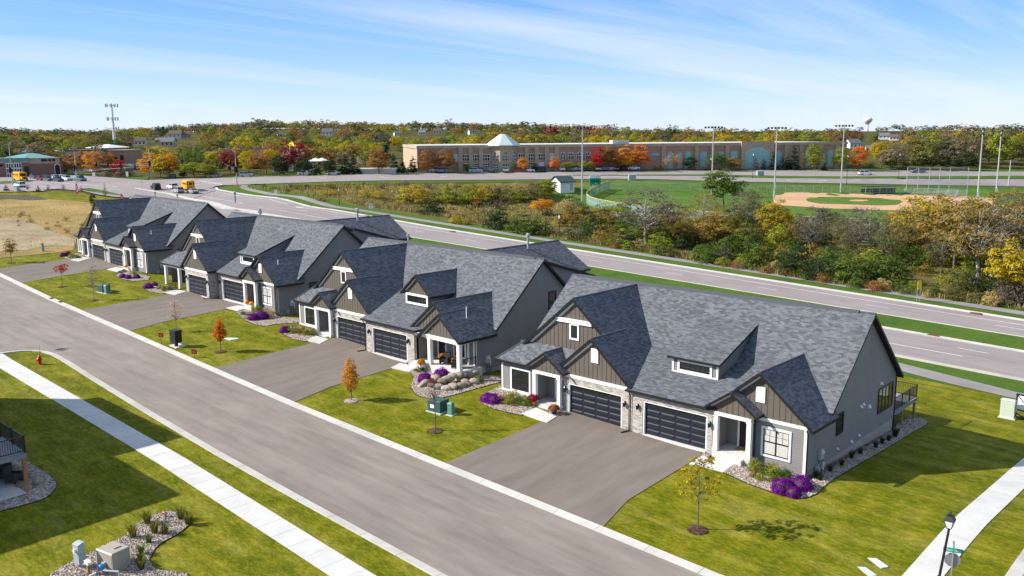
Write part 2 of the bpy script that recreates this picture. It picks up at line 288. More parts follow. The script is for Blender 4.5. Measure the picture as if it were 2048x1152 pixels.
# ------------------------------------------------------------------ mesh helpers
def nrm(v):
    v = np.asarray(v, float); l = np.linalg.norm(v); return v/l if l > 1e-12 else v
class MB:
    def __init__(s): s.v = []; s.f = []; s.m = []
    def poly(s, pts, mi=0):
        k = len(s.v); s.v += [tuple(map(float, p)) for p in pts]; s.f.append(tuple(range(k, k+len(pts)))); s.m.append(mi); return s
    def hexa(s, p, mi=0):
        """8 points: bottom ring 0-3 (ccw from above), top ring 4-7"""
        k = len(s.v); s.v += [tuple(map(float, q)) for q in p]
        for f in ((3, 2, 1, 0), (4, 5, 6, 7), (0, 1, 5, 4), (1, 2, 6, 5), (2, 3, 7, 6), (3, 0, 4, 7)): s.f.append(tuple(k+i for i in f)); s.m.append(mi)
        return s
    def box(s, x0, y0, z0, x1, y1, z1, mi=0):
        x0, x1 = sorted((x0, x1)); y0, y1 = sorted((y0, y1)); z0, z1 = sorted((z0, z1))
        return s.hexa([(x0, y0, z0), (x1, y0, z0), (x1, y1, z0), (x0, y1, z0), (x0, y0, z1), (x1, y0, z1), (x1, y1, z1), (x0, y1, z1)], mi)
    def prism(s, pts, off, mi=0):
        """polygon pts extruded by vector off"""
        a = [np.asarray(p, float) for p in pts]; n = len(a); off = np.asarray(off, float)
        nn = np.zeros(3)
        for i in range(n): nn += np.cross(a[i], a[(i+1) % n])
        if nn @ off > 0: a = a[::-1]
        k = len(s.v); s.v += [tuple(p) for p in a] + [tuple(p+off) for p in a]
        s.f.append(tuple(range(k, k+n))); s.m.append(mi); s.f.append(tuple(range(k+2*n-1, k+n-1, -1))); s.m.append(mi)
        for i in range(n):
            j = (i+1) % n; s.f.append((k+j, k+i, k+n+i, k+n+j)); s.m.append(mi)
        return s
    def tube(s, pts, rad, n=6, mi=0, cap=True):
        pts = [np.asarray(p, float) for p in pts]
        if np.isscalar(rad): rad = [rad]*len(pts)
        k = len(s.v); ref = None
        for i, p in enumerate(pts):
            d = nrm(pts[min(i+1, len(pts)-1)]-pts[max(i-1, 0)])
            if ref is None: ref = np.array([1., 0, 0]) if abs(d[0]) < .8 else np.array([0, 1., 0])
            a = nrm(np.cross(d, ref)); b = np.cross(d, a); ref = np.cross(a, d)
            for j in range(n):
                t = 2*math.pi*(j+.5)/n; s.v.append(tuple(p+rad[i]*(math.cos(t)*a+math.sin(t)*b)))
        for i in range(len(pts)-1):
            for j in range(n):
                j2 = (j+1) % n; s.f.append((k+i*n+j, k+i*n+j2, k+(i+1)*n+j2, k+(i+1)*n+j)); s.m.append(mi)
        if cap:
            s.f.append(tuple(k+j for j in range(n))[::-1]); s.m.append(mi); e = k+(len(pts)-1)*n; s.f.append(tuple(e+j for j in range(n))); s.m.append(mi)
        return s
    def lathe(s, prof, c=(0, 0, 0), n=12, mi=0, axis='z'):
        k = len(s.v); cx, cy, cz = c
        for r, z in prof:
            for j in range(n):
                t = 2*math.pi*(j+.5)/n; a, b = r*math.cos(t), r*math.sin(t)
                s.v.append((cx+a, cy+b, cz+z) if axis == 'z' else ((cx+z, cy+a, cz+b) if axis == 'x' else (cx+b, cy+z, cz+a)))
        for i in range(len(prof)-1):
            for j in range(n):
                j2 = (j+1) % n; s.f.append((k+i*n+j, k+i*n+j2, k+(i+1)*n+j2, k+(i+1)*n+j)); s.m.append(mi)
        s.f.append(tuple(k+j for j in range(n))[::-1]); s.m.append(mi); e = k+(len(prof)-1)*n; s.f.append(tuple(e+j for j in range(n))); s.m.append(mi)
        return s
    def ell(s, c, r, n=10, m=6, mi=0, jit=0, rng=None):
        k = len(s.v)
        for i in range(m+1):
            ph = math.pi*i/m-math.pi/2
            for j in range(n):
                t = 2*math.pi*j/n; q = 1+(rng.uniform(-jit, jit) if rng else 0)
                s.v.append((c[0]+r[0]*q*math.cos(ph)*math.cos(t), c[1]+r[1]*q*math.cos(ph)*math.sin(t), c[2]+r[2]*q*math.sin(ph)))
        for i in range(m):
            for j in range(n):
                j2 = (j+1) % n; s.f.append((k+i*n+j, k+i*n+j2, k+(i+1)*n+j2, k+(i+1)*n+j)); s.m.append(mi)
        return s
    def mesh(s, name, mats, smooth=False, uv=True):
        me = bpy.data.meshes.new(name); me.from_pydata(s.v, [], s.f); 
        mats = mats if isinstance(mats, (list, tuple)) else [mats]
        for q in mats: me.materials.append(MATS[q] if isinstance(q, str) else q)
        if len(mats) > 1: me.polygons.foreach_set('material_index', s.m)
        if uv:
            lay = me.uv_layers.new(name='UVMap'); V = np.array(s.v) if s.v else np.zeros((0, 3)); uvs = np.zeros((len(me.loops), 2)); i = 0
            for f in s.f:
                P = V[list(f)]; n = np.zeros(3)
                for a in range(1, len(P)-1): n += np.cross(P[a]-P[0], P[a+1]-P[0])
                n = nrm(n)
                if abs(n[2]) > .985: uu, vv = np.array([1., 0, 0]), np.array([0, 1., 0])
                else: uu = nrm(np.cross([0, 0, 1.], n)); vv = np.cross(n, uu)
                uvs[i:i+len(f), 0] = P@uu; uvs[i:i+len(f), 1] = P@vv; i += len(f)
            lay.data.foreach_set('uv', uvs.ravel())
        if smooth: me.polygons.foreach_set('use_smooth', [True]*len(me.polygons))
        me.update(); return me
    def build(s, name, mats, parent=None, smooth=False, uv=True):
        return obj(name, s.mesh(name, mats, smooth, uv), parent)
def obj(name, me, parent=None, loc=None, rz=None):
    o = bpy.data.objects.new(name, me); COL.objects.link(o)
    if parent is not None: o.parent = parent
    if loc is not None: o.location = loc
    if rz is not None: o.rotation_euler = (0, 0, rz)
    return o
def tag(o, label=None, cat=None, group=None, kind=None):
    if label: o['label'] = label
    if cat: o['category'] = cat
    if group: o['group'] = group
    if kind: o['kind'] = kind
    return o
def thing(name, label, cat, loc=(0, 0, 0), rz=0.0, group=None):
    o = bpy.data.objects.new(name, None); COL.objects.link(o); o.location = loc; o.rotation_euler = (0, 0, rz); o.empty_display_size = .3
    return tag(o, label, cat, group)
def dup(root, loc, rz=0.0, label=None, group=None, scale=None):
    def cp(o, par):
        c = o.copy(); COL.objects.link(c)
        if par is not None: c.parent = par
        for ch in o.children: cp(ch, c)
        return c
    r = cp(root, None); r.location = loc; r.rotation_euler = (0, 0, rz)
    if scale: r.scale = (scale,)*3 if np.isscalar(scale) else scale
    if label: r['label'] = label
    if group: r['group'] = group
    return r
def clip(poly, n, d):
    """keep the part of a 3-D polygon with p.n >= d"""
    o = []; k = len(poly)
    for i in range(k):
        a, b = poly[i], poly[(i+1) % k]; da, db = a@n-d, b@n-d
        if da >= 0: o.append(a)
        if (da >= 0) != (db >= 0): o.append(a+(b-a)*(da/(da-db)))
    return o
def courses(mb, poly, step, lift, up=None, mi=0, start=None):
    """lay lapped courses (shingles, lap siding) over a planar convex polygon"""
    P = [np.asarray(p, float) for p in poly]; n = np.zeros(3)
    for i in range(1, len(P)-1): n += np.cross(P[i]-P[0], P[i+1]-P[0])
    n = nrm(n); u = nrm(np.cross([0, 0, 1.], n)); v = np.cross(n, u)
    q = [p@v for p in P]; a = math.floor(min(q)/step)*step if start is None else start
    while a < max(q)-1e-6:
        c = clip(clip(P, v, a), -v, -(a+step))
        if len(c) >= 3:
            g = [p+n*(lift*(1-.93*((p@v)-a)/step)) for p in c]; mb.poly(g, mi)
            low = [(p, r) for p, r in zip(c, g) if abs(p@v-max(a, min(q))) < 1e-5]
            if len(low) == 2:
                (p0, g0), (p1, g1) = low
                if (p1-p0)@u < 0: (p0, g0), (p1, g1) = (p1, g1), (p0, g0)
                mb.poly([p0, p1, g1, g0], mi)
        a += step
    return mb
# draped sheets -------------------------------------------------------------------------------
KY = [k for k, _ in CYT]
def drape(name, pts, dz, matname, step=6.0, kind='structure', parent=None, flatz=None):
    """a polygon laid on the terrain, cut along a grid so that it follows it"""
    bm = bmesh.new(); vs = [bm.verts.new((float(p[0]), float(p[1]), 0)) for p in pts]; f = bm.faces.new(vs)
    bmesh.ops.triangulate(bm, faces=[f])
    xs = [p[0] for p in pts]; ys = [p[1] for p in pts]
    def cut(co, no): bmesh.ops.bisect_plane(bm, geom=bm.verts[:]+bm.edges[:]+bm.faces[:], plane_co=co, plane_no=no, dist=1e-4)
    x = math.ceil(min(xs)/step)*step
    while x < max(xs): cut((x, 0, 0), (1, 0, 0)); x += step
    y = math.ceil(min(ys)/step)*step; Y = set()
    while y < max(ys): Y.add(y); y += step
    for y in sorted(Y | {k for k in KY if min(ys) < k < max(ys)}): cut((0, y, 0), (0, 1, 0))
    if min(xs) < -260 < max(xs): cut((-260, 0, 0), (1, 0, 0))
    co = np.array([v.co for v in bm.verts]); z = TZ(co[:, 0], co[:, 1])+dz
    for v, q in zip(bm.verts, z): v.co.z = q
    for f in bm.faces:
        f.normal_update()
        if f.normal.z < 0: f.normal_flip()
    me = bpy.data.meshes.new(name); bm.to_mesh(me); bm.free(); me.materials.append(MATS[matname])
    o = obj(name, me, parent)
    if kind: o['kind'] = kind
    return o
def drapepx(name, px, dz, matname, **k): return drape(name, [WX(*p) for p in px], dz, matname, **k)
def strip(name, a, b, dz, matname, **k):
    """sheet between two polylines (world xy)"""
    return drape(name, list(a)+list(b)[::-1], dz, matname, **k)
def resample(pl, step):
    pl = [np.array(p, float) for p in pl]; o = [pl[0]]; 
    for a, b in zip(pl[:-1], pl[1:]):
        n = max(1, int(round(np.linalg.norm(b-a)/step)))
        for i in range(1, n+1): o.append(a+(b-a)*i/n)
    return o
def offset(pl, d):
    pl = [np.array(p[:2], float) for p in pl]; o = []
    for i, p in enumerate(pl):
        t = nrm(pl[min(i+1, len(pl)-1)]-pl[max(i-1, 0)]); o.append(p+d*np.array([-t[1], t[0]]))
    return o
def kerb(name, pl, width, h, matname='kerb_concrete', sect=None, parent=None, side=1, dz0=-.12, kind=None, h_in=None):
    """raised kerb along a polyline (its street edge), widening to one side; sect: separate sections with joints"""
    h_in = h if h_in is None else h_in
    pl = resample(pl, sect or 6.0); q = offset(pl, side*width); mb = MB(); r = None
    for i in range(len(pl)-1):
        a, b, c, d = pl[i], pl[i+1], q[i+1], q[i]
        if sect:
            e = .012/max(1e-6, np.linalg.norm(b-a)); a, b, c, d = a+(b-a)*e, b-(b-a)*e, c-(c-d)*e, d+(c-d)*e
        ring = [(a, h_in), (b, h_in), (c, h), (d, h)]
        if side < 0: ring = [ring[0], ring[3], ring[2], ring[1]]
        m_ = MB() if sect else mb
        m_.hexa([(p[0], p[1], tz(*p)+dz0) for p, _ in ring]+[(p[0], p[1], tz(*p)+k) for p, k in ring])
        if sect: m_.build('kerb_section', matname, parent, uv=False)
    if not sect:
        r = mb.build(name, matname, parent, uv=False)
        if kind: r['kind'] = kind
    return r
# ================================================================== the ground
random.seed(7)
def build_ground():
    ar = np.arange
    X = np.unique(np.concatenate([ar(-3600, -402, 90), ar(-402, 61, 6), [-260], ar(100, 1000, 100)]).astype(float))
    Y = np.unique(np.concatenate([ar(-400, -60, 60), ar(-60, 421, 6), KY[1:-1], ar(480, 4200, 90)]).astype(float))
    gx, gy = np.meshgrid(X, Y, indexing='ij'); gz = TZ(gx, gy); nx, ny = len(X), len(Y)
    v = np.stack([gx.ravel(), gy.ravel(), gz.ravel()], 1)
    i, j = np.meshgrid(np.arange(nx-1), np.arange(ny-1), indexing='ij'); a = (i*ny+j).ravel()
    f = np.stack([a, a+ny, a+ny+1, a+1], 1)
    me = bpy.data.meshes.new('ground'); me.from_pydata(v.tolist(), [], f.tolist())
    for m in ('wild_grass', 'far_ground'): me.materials.append(MATS[m])
    cx = v[f].mean(1); far = ((-.866*cx[:, 0]+.5*cx[:, 1]) > 205) | (cx[:, 1] > 420)
    me.polygons.foreach_set('material_index', far.astype(int)); me.update()
    tag(obj('ground', me), kind='structure')
build_ground()
KR = [(15.6, -13.25), (5.7, -13.22), (-6.2, -13.28), (-23.4, -13.30), (-36, -13.05), (-56, -12.55), (-77.3, -12.1), (-97.6, -11.2), (-118, -9.8), (-140, -7.5)]   # street edge of the house-side kerb
KL = [(40, -22.3), (15, -22.25), (3.2, -22.2), (-9, -22.05), (-19.3, -21.85), (-29.7, -21.45), (-42, -20.85), (-48.6, -20.45)]
KLc = [WX(x, y) for x, y in ((133, 718), (112, 708), (92, 702.5), (70, 700.5), (45, 701), (20, 703.5), (0, 706), (-30, 712))]
# lawns
LL = [WX(-60, 521), WX(0, 517.5), WX(60, 512), WX(120, 506)]
drape('lawn', LL+[(-113, 6), (-112, 34), (-60, 34), (4, 34), (14, 33.1), (60, 33.1), (60, -140), (-150, -140), (-150, -6)], .02, 'lawn', step=12)
# street
st = KR+[(-140, -60)]+[KLc[-1]]+KLc[::-1]+KL[::-1]+[(40, -13.25)]
drape('street', [(40, -13.25)]+KR+[(-140, -45)]+KLc[::-1]+KL[::-1], .035, 'street_asphalt', step=8)
drape('side_street', [(24.4, -13.3), (24.4, 60), (34, 60), (34, -13.3)], .034, 'street_asphalt', step=12)
kr = tag(thing('kerb', None, None), kind='structure'); kl = tag(thing('kerb', None, None), kind='structure')
corner = [(15.6+8.8*math.sin(a), -4.45-8.8*math.cos(a)) for a in np.linspace(0, math.pi/2, 6)]
kerb('kerb', [(24.4, 20), (24.4, 8)]+corner[::-1]+KR[1:], .62, .11, sect=3.0, parent=kr, side=-1, h_in=.045)
kerb('kerb', KL+KLc[1:], .52, .11, sect=3.0, parent=kl, side=1, h_in=.045)
# left footpath: one slab at a time
def footpath(center, width, length, name='footpath', dz=.055):
    r = tag(thing(name, None, None), kind='structure'); pl = resample(center, length); 
    for k, (a, b) in enumerate(zip(pl[:-1], pl[1:])):
        t = nrm(b-a); n = np.array([-t[1], t[0]])*width/2; g = t*.011; jj = random.uniform(-.004, .004)
        ring = [a+g-n, b-g-n, b-g+n, a+g+n]
        MB().hexa([(p[0], p[1], tz(*p)-.1) for p in ring]+[(p[0], p[1], tz(*p)+dz+jj) for p in ring]).build('slab', 'walk_concrete', r, uv=False)
    return r
footpath([(12, -25.75), (0, -25.45), (-20, -24.85), (-52, -24.75), (-64, -24.4)], 1.62, 1.52)
footpath([(20.75, 38), (20.75, -10)], 1.55, 1.52)
# driveways
def H(o, yaw, x, y): c, s = math.cos(yaw), math.sin(yaw); return (o[0]+c*x-s*y, o[1]+s*x+c*y)
HOUSES = [((0, 0, 0), .003), ((-29.95, .534, .987), R_(-1.156)), ((-60.5, 1.13, 2.07), R_(-2.0)), ((-93.9, 2.68, 2.935), R_(-2.92))]
def kr_y(x): q = sorted(KR); return float(np.interp(x, [p[0] for p in q], [p[1] for p in q]))+.6
for k, (o, yw) in enumerate(HOUSES):
    ya, yb = [(.1, .1), (.1, -.6), (-.3, .7), (.1, .1)][k]
    A, B = H(o, yw, -6.95, ya), H(o, yw, 4.9, yb); m1, m2 = H(o, yw, -1.1, ya), H(o, yw, -1.1, yb)
    C_, D_ = H(o, yw, 5.5, -12.4), H(o, yw, -7.1, -12.4); C_ = (C_[0]+.3, kr_y(C_[0])); D_ = (D_[0], kr_y(D_[0]))
    drape('driveway', [A, m1, m2, B, H(o, yw, 4.95, -9), C_, D_], .05, 'drive_asphalt', step=5)
# main road, median, trails -------------------------------------------------------------------
NK = [(70, 39.9), (0, 40.2), (-60, 40.6), (-110, 42.6), (-150, 46.2), (-185, 51.5)]+[WX(*p) for p in ((259, 395.5), (239, 389.6), (208, 382.4), (180, 377.2))]
ML = [(70, 50.7), (-60, 50.7), (-110, 52.3), (-145, 56), (-181, 63), (-208, 66.2), (-226, 65.2)]
MT = [(70, 58.8), (0, 58.7), (-80, 59.3), (-109, 59.2), (-125, 58.4), (-145, 59.2), (-181, 65.8), (-208, 68.4), (-226, 66.6)]
FK = [(70, 67.2), (8, 67.5), (-22, 68.6), (-70, 70.2), (-100, 71.8), (-136, 75), (-165, 77.9), (-196, 80.3), (-207, 81.4), (-211.5, 83.4)]
T2 = [(70, 70.2), (7, 71.2), (-24, 73.2), (-70, 74.8), (-110, 77.2), (-150, 80.1), (-183, 83), (-196, 85.2), (-206, 88), (-212, 92)]
strip('verge_near', [(70, 33), (-150, 33), (-215, 46)], [(70, 41.5), (-60, 42), (-150, 48), (-215, 58)], .03, 'verge', step=12)
strip('main_road_near', NK[:-3], ML, .13, 'road_asphalt', step=6)
strip('main_road_far', MT, FK, .13, 'road_asphalt', step=6)
strip('median', ML, MT, .17, 'verge', step=6)
strip('verge_far', offset(FK, 0), offset(T2, -6.5), .08, 'verge', step=6)
strip('trail', T2, offset(T2, -2.5), .13, 'trail_asphalt', step=6)
strip('trail', [(60, 35.6), (15, 35.2), (9, 36.5), (4, 37.5), (-3, 37.9), (-60, 38.0), (-110, 39.5), (-150, 42.5), (-190, 48)], [(60, 33.2), (15, 33.0), (9, 33.7), (5, 34.6), (-3, 35.4), (-60, 35.5), (-110, 37), (-150, 40), (-190, 45.5)], .062, 'trail_asphalt', step=10)
drapepx('trail', [(257, 397.5), (230, 396), (200, 392), (166, 383.5), (150, 382.5), (160, 381), (190, 386.5), (222, 391), (262, 394.5)], .33, 'trail_asphalt')
def kerb2(nm, pl, w_, to):   # to=+1: kerb lies on the left of the direction of travel
    kerb(nm, pl, w_, .27, side=to, kind='structure', h_in=.16)
kerb2('kerb', NK, .55, 1); kerb2('kerb', ML, .65, -1); kerb2('kerb', MT, .6, 1); kerb2('kerb', FK, .6, -1)
# concrete nose of the median at the turn lane
strip('median_concrete', [(-118, 53.2), (-145, 56.2), (-181, 63.1), (-208, 66.3), (-225, 65.3)], [(-118, 58.3), (-145, 59), (-181, 65.6), (-208, 68.2), (-225, 66.5)], .29, 'kerb_concrete', step=6)
# crossroad and intersection
drapepx('intersection', [(-60, 390), (0, 384.5), (85, 381), (117, 379), (150, 382), (170, 378), (208, 382.5), (259, 395.5), (340, 412), (429, 382), (419, 379), (432, 373.5), (446, 371.8), (452, 371), (452, 356.5), (384, 357.5), (337, 360), (295, 361.5), (250, 358), (200, 354.5), (170, 352.5), (120, 349.3), (61, 347.5), (0, 345.5), (-60, 344)], .22, 'road_asphalt')
XN = [(446, 371.8), (560, 368), (700, 363.8), (900, 361.5), (1100, 360), (1230, 358.8), (1320, 360), (1400, 362.5), (1500, 365.5), (1600, 367), (1700, 368.5), (1850, 371.5), (1990, 373), (2120, 377)]
XF = [(446, 356.6), (560, 353.5), (700, 350.7), (900, 348), (1200, 344), (1400, 341.8), (1540, 341.5), (1700, 342), (1900, 342.5), (2120, 345)]
drapepx('cross_road', XN+XF[::-1], .235, 'road_asphalt')
drapepx('cross_road_median', [(1145, 351.8), (1400, 350.4), (1540, 353), (1700, 354.5), (1900, 354), (2120, 354), (2120, 360), (1900, 359.2), (1700, 358.6), (1540, 357.8), (1400, 353), (1145, 352.6)], .32, 'verge')
drapepx('verge_cross', [(448, 372.2)]+XN[1:]+[(2120, 384), (1990, 380), (1850, 377), (1700, 374), (1500, 370), (1400, 367), (1300, 363), (1100, 364), (900, 366), (700, 369), (560, 374), (470, 379)], .1, 'verge')
drapepx('verge_cross_far', XF+[(2120, 338), (1900, 338.5), (1700, 338), (1540, 338.8), (1200, 341), (900, 345), (700, 347.5), (560, 350.5), (446, 354)], .1, 'verge')
drapepx('parking_lot', [(835, 346.5), (900, 345.3), (1200, 341.3), (1400, 339), (1380, 335.8), (1240, 338), (1000, 340), (835, 344.5)], .14, 'trail_asphalt')
drapepx('verge_far_left', [(-60, 343), (0, 344.5), (61, 346.5), (120, 348.3), (170, 351.5), (200, 353.5), (250, 357), (295, 360.5), (300, 352), (250, 350.5), (180, 347.5), (100, 344.5), (0, 341), (-60, 340)], .2, 'verge')
drapepx('left_median', [(-20, 366.5), (10, 364), (40, 363.8), (68, 364.3), (40, 367), (0, 369), (-20, 370)], .32, 'verge')
drapepx('verge_corner', [(165, 379.5), (178, 377.6), (208, 382.8), (239, 389.9), (262, 397.5), (230, 394.5), (190, 386)], .27, 'verge')
# field on the left
drapepx('dry_field', [(-60, 389), (0, 385), (60, 384), (110, 385), (160, 388), (210, 397), (190, 420), (160, 455), (148, 500), (120, 505), (60, 511), (0, 516.5), (-60, 520)], .05, 'dry_grass', step=6)
drapepx('mown_bank', [(-60, 391), (0, 385.5), (60, 384), (110, 383), (160, 386), (205, 394), (240, 400), (235, 404), (190, 407), (150, 402), (120, 400), (90, 398), (60, 393), (0, 392), (-60, 395)], .09, 'lawn')
drapepx('dark_soil_mound', [(-60, 396), (0, 390.5), (50, 390.5), (85, 395), (95, 399.5), (60, 401), (20, 398.5), (-60, 402)], .12, 'dark_soil')
drapepx('bare_soil', [(-60, 442), (0, 436), (50, 441), (75, 452), (120, 470), (150, 478), (148, 494), (100, 492), (60, 500), (0, 504), (-60, 508)], .08, 'bare_soil')
drapepx('planting_bed', [(-40, 383), (0, 380), (80, 380), (92, 383.5), (60, 385), (0, 385.5), (-40, 388)], .3, 'river_rock')
# ball park
drapepx('park_lawn', [(1095, 384), (1130, 378), (1160, 373), (1220, 361), (1300, 363), (1420, 368), (1600, 371), (1850, 375), (2100, 382), (2100, 480), (1800, 480), (1500, 440), (1300, 425), (1200, 418), (1150, 408), (1095, 396)], .10, 'sport_turf')
drapepx('infield', [(1546, 389), (1560, 385.7), (1600, 385.2), (1700, 388), (1900, 391.5), (1985, 398), (1985, 446), (1800, 422), (1740, 421), (1660, 418), (1590, 413.5), (1548, 411)], .16, 'infield_dirt')
drapepx('infield_grass', [(1612, 399), (1620, 397), (1634, 397), (1636, 395), (1700, 395.5), (1760, 397.5), (1778, 400), (1800, 401), (1806, 405), (1790, 411), (1760, 412), (1700, 410), (1640, 408.5), (1615, 404)], .21, 'sport_turf')
drapepx('pitcher_mound', [(1697, 402.5), (1710, 401), (1735, 401.2), (1737, 403), (1722, 404.3), (1702, 404)], .25, 'infield_dirt')
def water(t, b): b.inputs['Base Color'].default_value = (.012, .013, .010, 1); bump(t, b, noise(t, worldco(t), 1.5, 3).outputs[0], .05, .03)
mat('pond_water', rough=.08, spec=.5, build=water)
drapepx('pond', [(915, 411), (950, 407), (1000, 404.5), (1015, 408), (985, 413), (935, 417)], .12, 'pond_water')
# road paint
def dash(name, pts, wd, dz=.145, parent=None):
    a = [np.array(p, float) for p in pts]; return strip(name, offset(a, wd/2), offset(a, -wd/2), dz, 'road_paint', kind=None, parent=parent)
rp = tag(thing('road_marking', None, None), kind='structure')
def lerp_poly(pl, x): q = sorted(pl); return float(np.interp(x, [p[0] for p in q], [p[1] for p in q]))
dash('edge_line', [(8, 44.4), (-30, 44.4), (-60, 44.9), (-110, 47)], .14, parent=rp)
DL = [(-8.9+30, 62.2), (-8.9, 62.5), (-54, 63.4), (-85, 64.9), (-115, 66.6), (-150, 70), (-200, 75.5)]
E2 = [(40, 64.4), (9, 64.9), (-20, 65.8), (-60, 67.2), (-100, 69), (-140, 73.2), (-170, 76), (-205, 78.8)]
dash('edge_line', E2, .14, parent=rp)
dash('lane_line', [(-110, 62.2), (-145, 65.2), (-170, 68.4), (-202, 72.2)], .16, parent=rp)
x = -8.9+15.24*3
for k in range(14):
    y0, y1 = lerp_poly(DL, x), lerp_poly(DL, x+3.05); dash('lane_dash', [(x+3.05, y1), (x, y0)], .13, parent=rp); x -= 15.24
x = 6.5+15.24*2
for k in range(12): dash('lane_dash', [(x+3.05, 47.65), (x, 47.65)], .13, parent=rp); x -= 15.24
def paintpx(nm, a, b, wd=.3): dash(nm, [WX(*a), WX(*b)], wd, .26, parent=rp)
for a, b in (((85, 363), (150, 370.5)), ((160, 370), (235, 376)), ((445, 357.5), (392, 365)), ((400, 363.5), (444, 371)), ((446, 367.5), (380, 372.5)), ((330, 371), (305, 370.5)), ((395, 366), (352, 364)), ((60, 372), (110, 377)), ((330, 366.5), (420, 364.8))): paintpx('stop_line', a, b, .35)
for k in range(9): a = 640+k*120; paintpx('lane_dash', (a, float(np.interp(a, *zip(*XN)))*.5+float(np.interp(a, *zip(*XF)))*.5-.4), (a+14, float(np.interp(a+14, *zip(*XN)))*.5+float(np.interp(a+14, *zip(*XF)))*.5-.4), .3)
for xx in (1570, 1640, 1710, 1800, 1890): paintpx('turn_line', (xx, 361), (xx+12, 363.2), .25)
def arrow(px, py, ang):
    p = W(px, py); P = [(0, -.08), (1.6, -.08), (1.6, -.4), (2.6, 0), (1.6, .4), (1.6, .08), (0, .08)]; c, s = math.cos(ang), math.sin(ang)
    drape('turn_arrow', [(p[0]+c*a*1.6-s*b*1.6, p[1]+s*a*1.6+c*b*1.6) for a, b in P], .15, 'road_paint', kind=None, parent=rp)
arrow(607, 417, 3.0); arrow(320, 391.5, .2)
# storm drains and covers
def drain(px, py, L=1.0, wd=.45, mt='rust_grate', label='rusty storm drain grate in the kerb', grp=None):
    p = W(px, py); o = thing('storm_drain', label, 'drain', (p[0], p[1], p[2]+(.21 if p[1] > 20 else .06)), 0, grp)
    MB().box(-L/2-.06, -wd/2-.06, -.05, L/2+.06, wd/2+.06, .07).build('frame', mt, o); 
    for k in range(5): MB().box(-L/2+.08+k*(L-.16)/5, -wd/2+.02, .07, -L/2+.08+k*(L-.16)/5+.07, wd/2-.02, .085).build('bar', 'black_metal', o)
drain(1867, 674.5, 1.1, .5, label='rusty storm drain in the median kerb right of the nearest roof')
drain(1951, 630, 1.1, .5, label='rusty storm drain in the far kerb, nearest the yellow crossing sign')
drain(905, 465, 1.2, .5, label='dark rusty drain in the far kerb above the second house')
drain(734, 433.5, 1.2, .5, label='small drain in the far kerb behind the third house')
drain(104, 598, .7, .35, label='rusty kerb drain by the farther of the two drains near the red leaf tree')
drain(122, 605, .7, .35, label='rusty kerb drain nearer the bare tree by the green boxes')
p = W(122, 699); o = thing('manhole_cover', 'round iron manhole cover in the street before the hydrant corner', 'manhole', (p[0], p[1], p[2]+.035)); MB().lathe([(.42, 0), (.42, .012), (.33, .016), (.32, .010)], n=16).build('cover', 'black_metal', o); MB().lathe([(.7, -.02), (.7, .006), (.43, .008)], n=16).build('ring', 'drive_asphalt', o)
# ================================================================== the four twin homes
SH = ['shingles', 'black_trim', 'ridge_cap']
def flipup(pts):
    P = [np.asarray(p, float) for p in pts]; n = np.zeros(3)
    for i in range(1, len(P)-1): n += np.cross(P[i]-P[0], P[i+1]-P[0])
    return P if n[2] > 0 else P[::-1]
def roof_plane(mb, pts, th=.2):
    P = flipup(pts); mb.prism([p-np.array([0, 0, .02+th]) for p in P], (0, 0, th), 1); courses(mb, P, .143, .014)
def ridge(mb, a, b): 
    a, b = np.array(a, float), np.array(b, float); mb.tube([a-[0, 0, .03], b-[0, 0, .03]], .085, 6, 2)
def gable_roof(name, root, xr, zr, s, y0, y1, xl, xe, th=.2, yr=None):
    mb = MB(); q = y1 if yr is None else yr
    roof_plane(mb, [(xr, y0, zr), (xr, q, zr), (xe, y1, zr-s*(xe-xr)), (xe, y0, zr-s*(xe-xr))], th)
    roof_plane(mb, [(xr, y0, zr), (xl, y0, zr-s*(xr-xl)), (xl, y1, zr-s*(xr-xl)), (xr, q, zr)], th)
    ridge(mb, (xr, y0, zr), (xr, q, zr)); return mb.build(name, SH, root)
_shared = {}
def share(key, fn):
    if key not in _shared: _shared[key] = fn()
    return _shared[key]
def batten_gable(root, y, xr, zp, s, z0, xl, xe, frieze=.2, sp=.41, inset=.27):
    """board-and-batten triangle facing the street, with separate battens and pale boards under the rakes"""
    zt = zp-inset; a, b = max(xl, xr-(zt-z0)/s), min(xe, xr+(zt-z0)/s)
    P = [(a, y, z0), (b, y, z0)]
    if xr+(zt-z0)/s > b+.01: P.append((b, y, zt-s*(b-xr)))
    if a < xr < b: P.append((xr, y, zt))
    if xr-(zt-z0)/s < a-.01: P.append((a, y, zt-s*(xr-a)))
    MB().prism(P, (0, .08, 0)).build('gable_wall', 'board_batten', root)
    n = int((b-a)/sp); x = xr-math.floor((xr-a)/sp)*sp
    while x < b-.03:
        h = zt-s*abs(x-xr)-z0-.02
        if h > .12 and x > a+.03:
            o = obj('batten', share('batten', lambda: MB().box(-.028, -.022, 0, .028, .004, 1).mesh('batten', 'board_batten', uv=False)), root); o.location = (x, y, z0); o.scale = (1, 1, h)
        x += sp
    mb = MB(); 
    for sg in (-1, 1):
        lim = (xr-a) if sg < 0 else (b-xr)
        if lim <= .3: continue
        p0, p1 = np.array([xr, y-.05, zt+.10]), np.array([xr+sg*lim, y-.05, zt+.10-s*lim]); dn = np.array([0, 0, -frieze])
        mb.prism([p0, p1, p1+dn, p0+dn], (0, .045, 0))
    mb.build('frieze_board', 'white_trim', root)
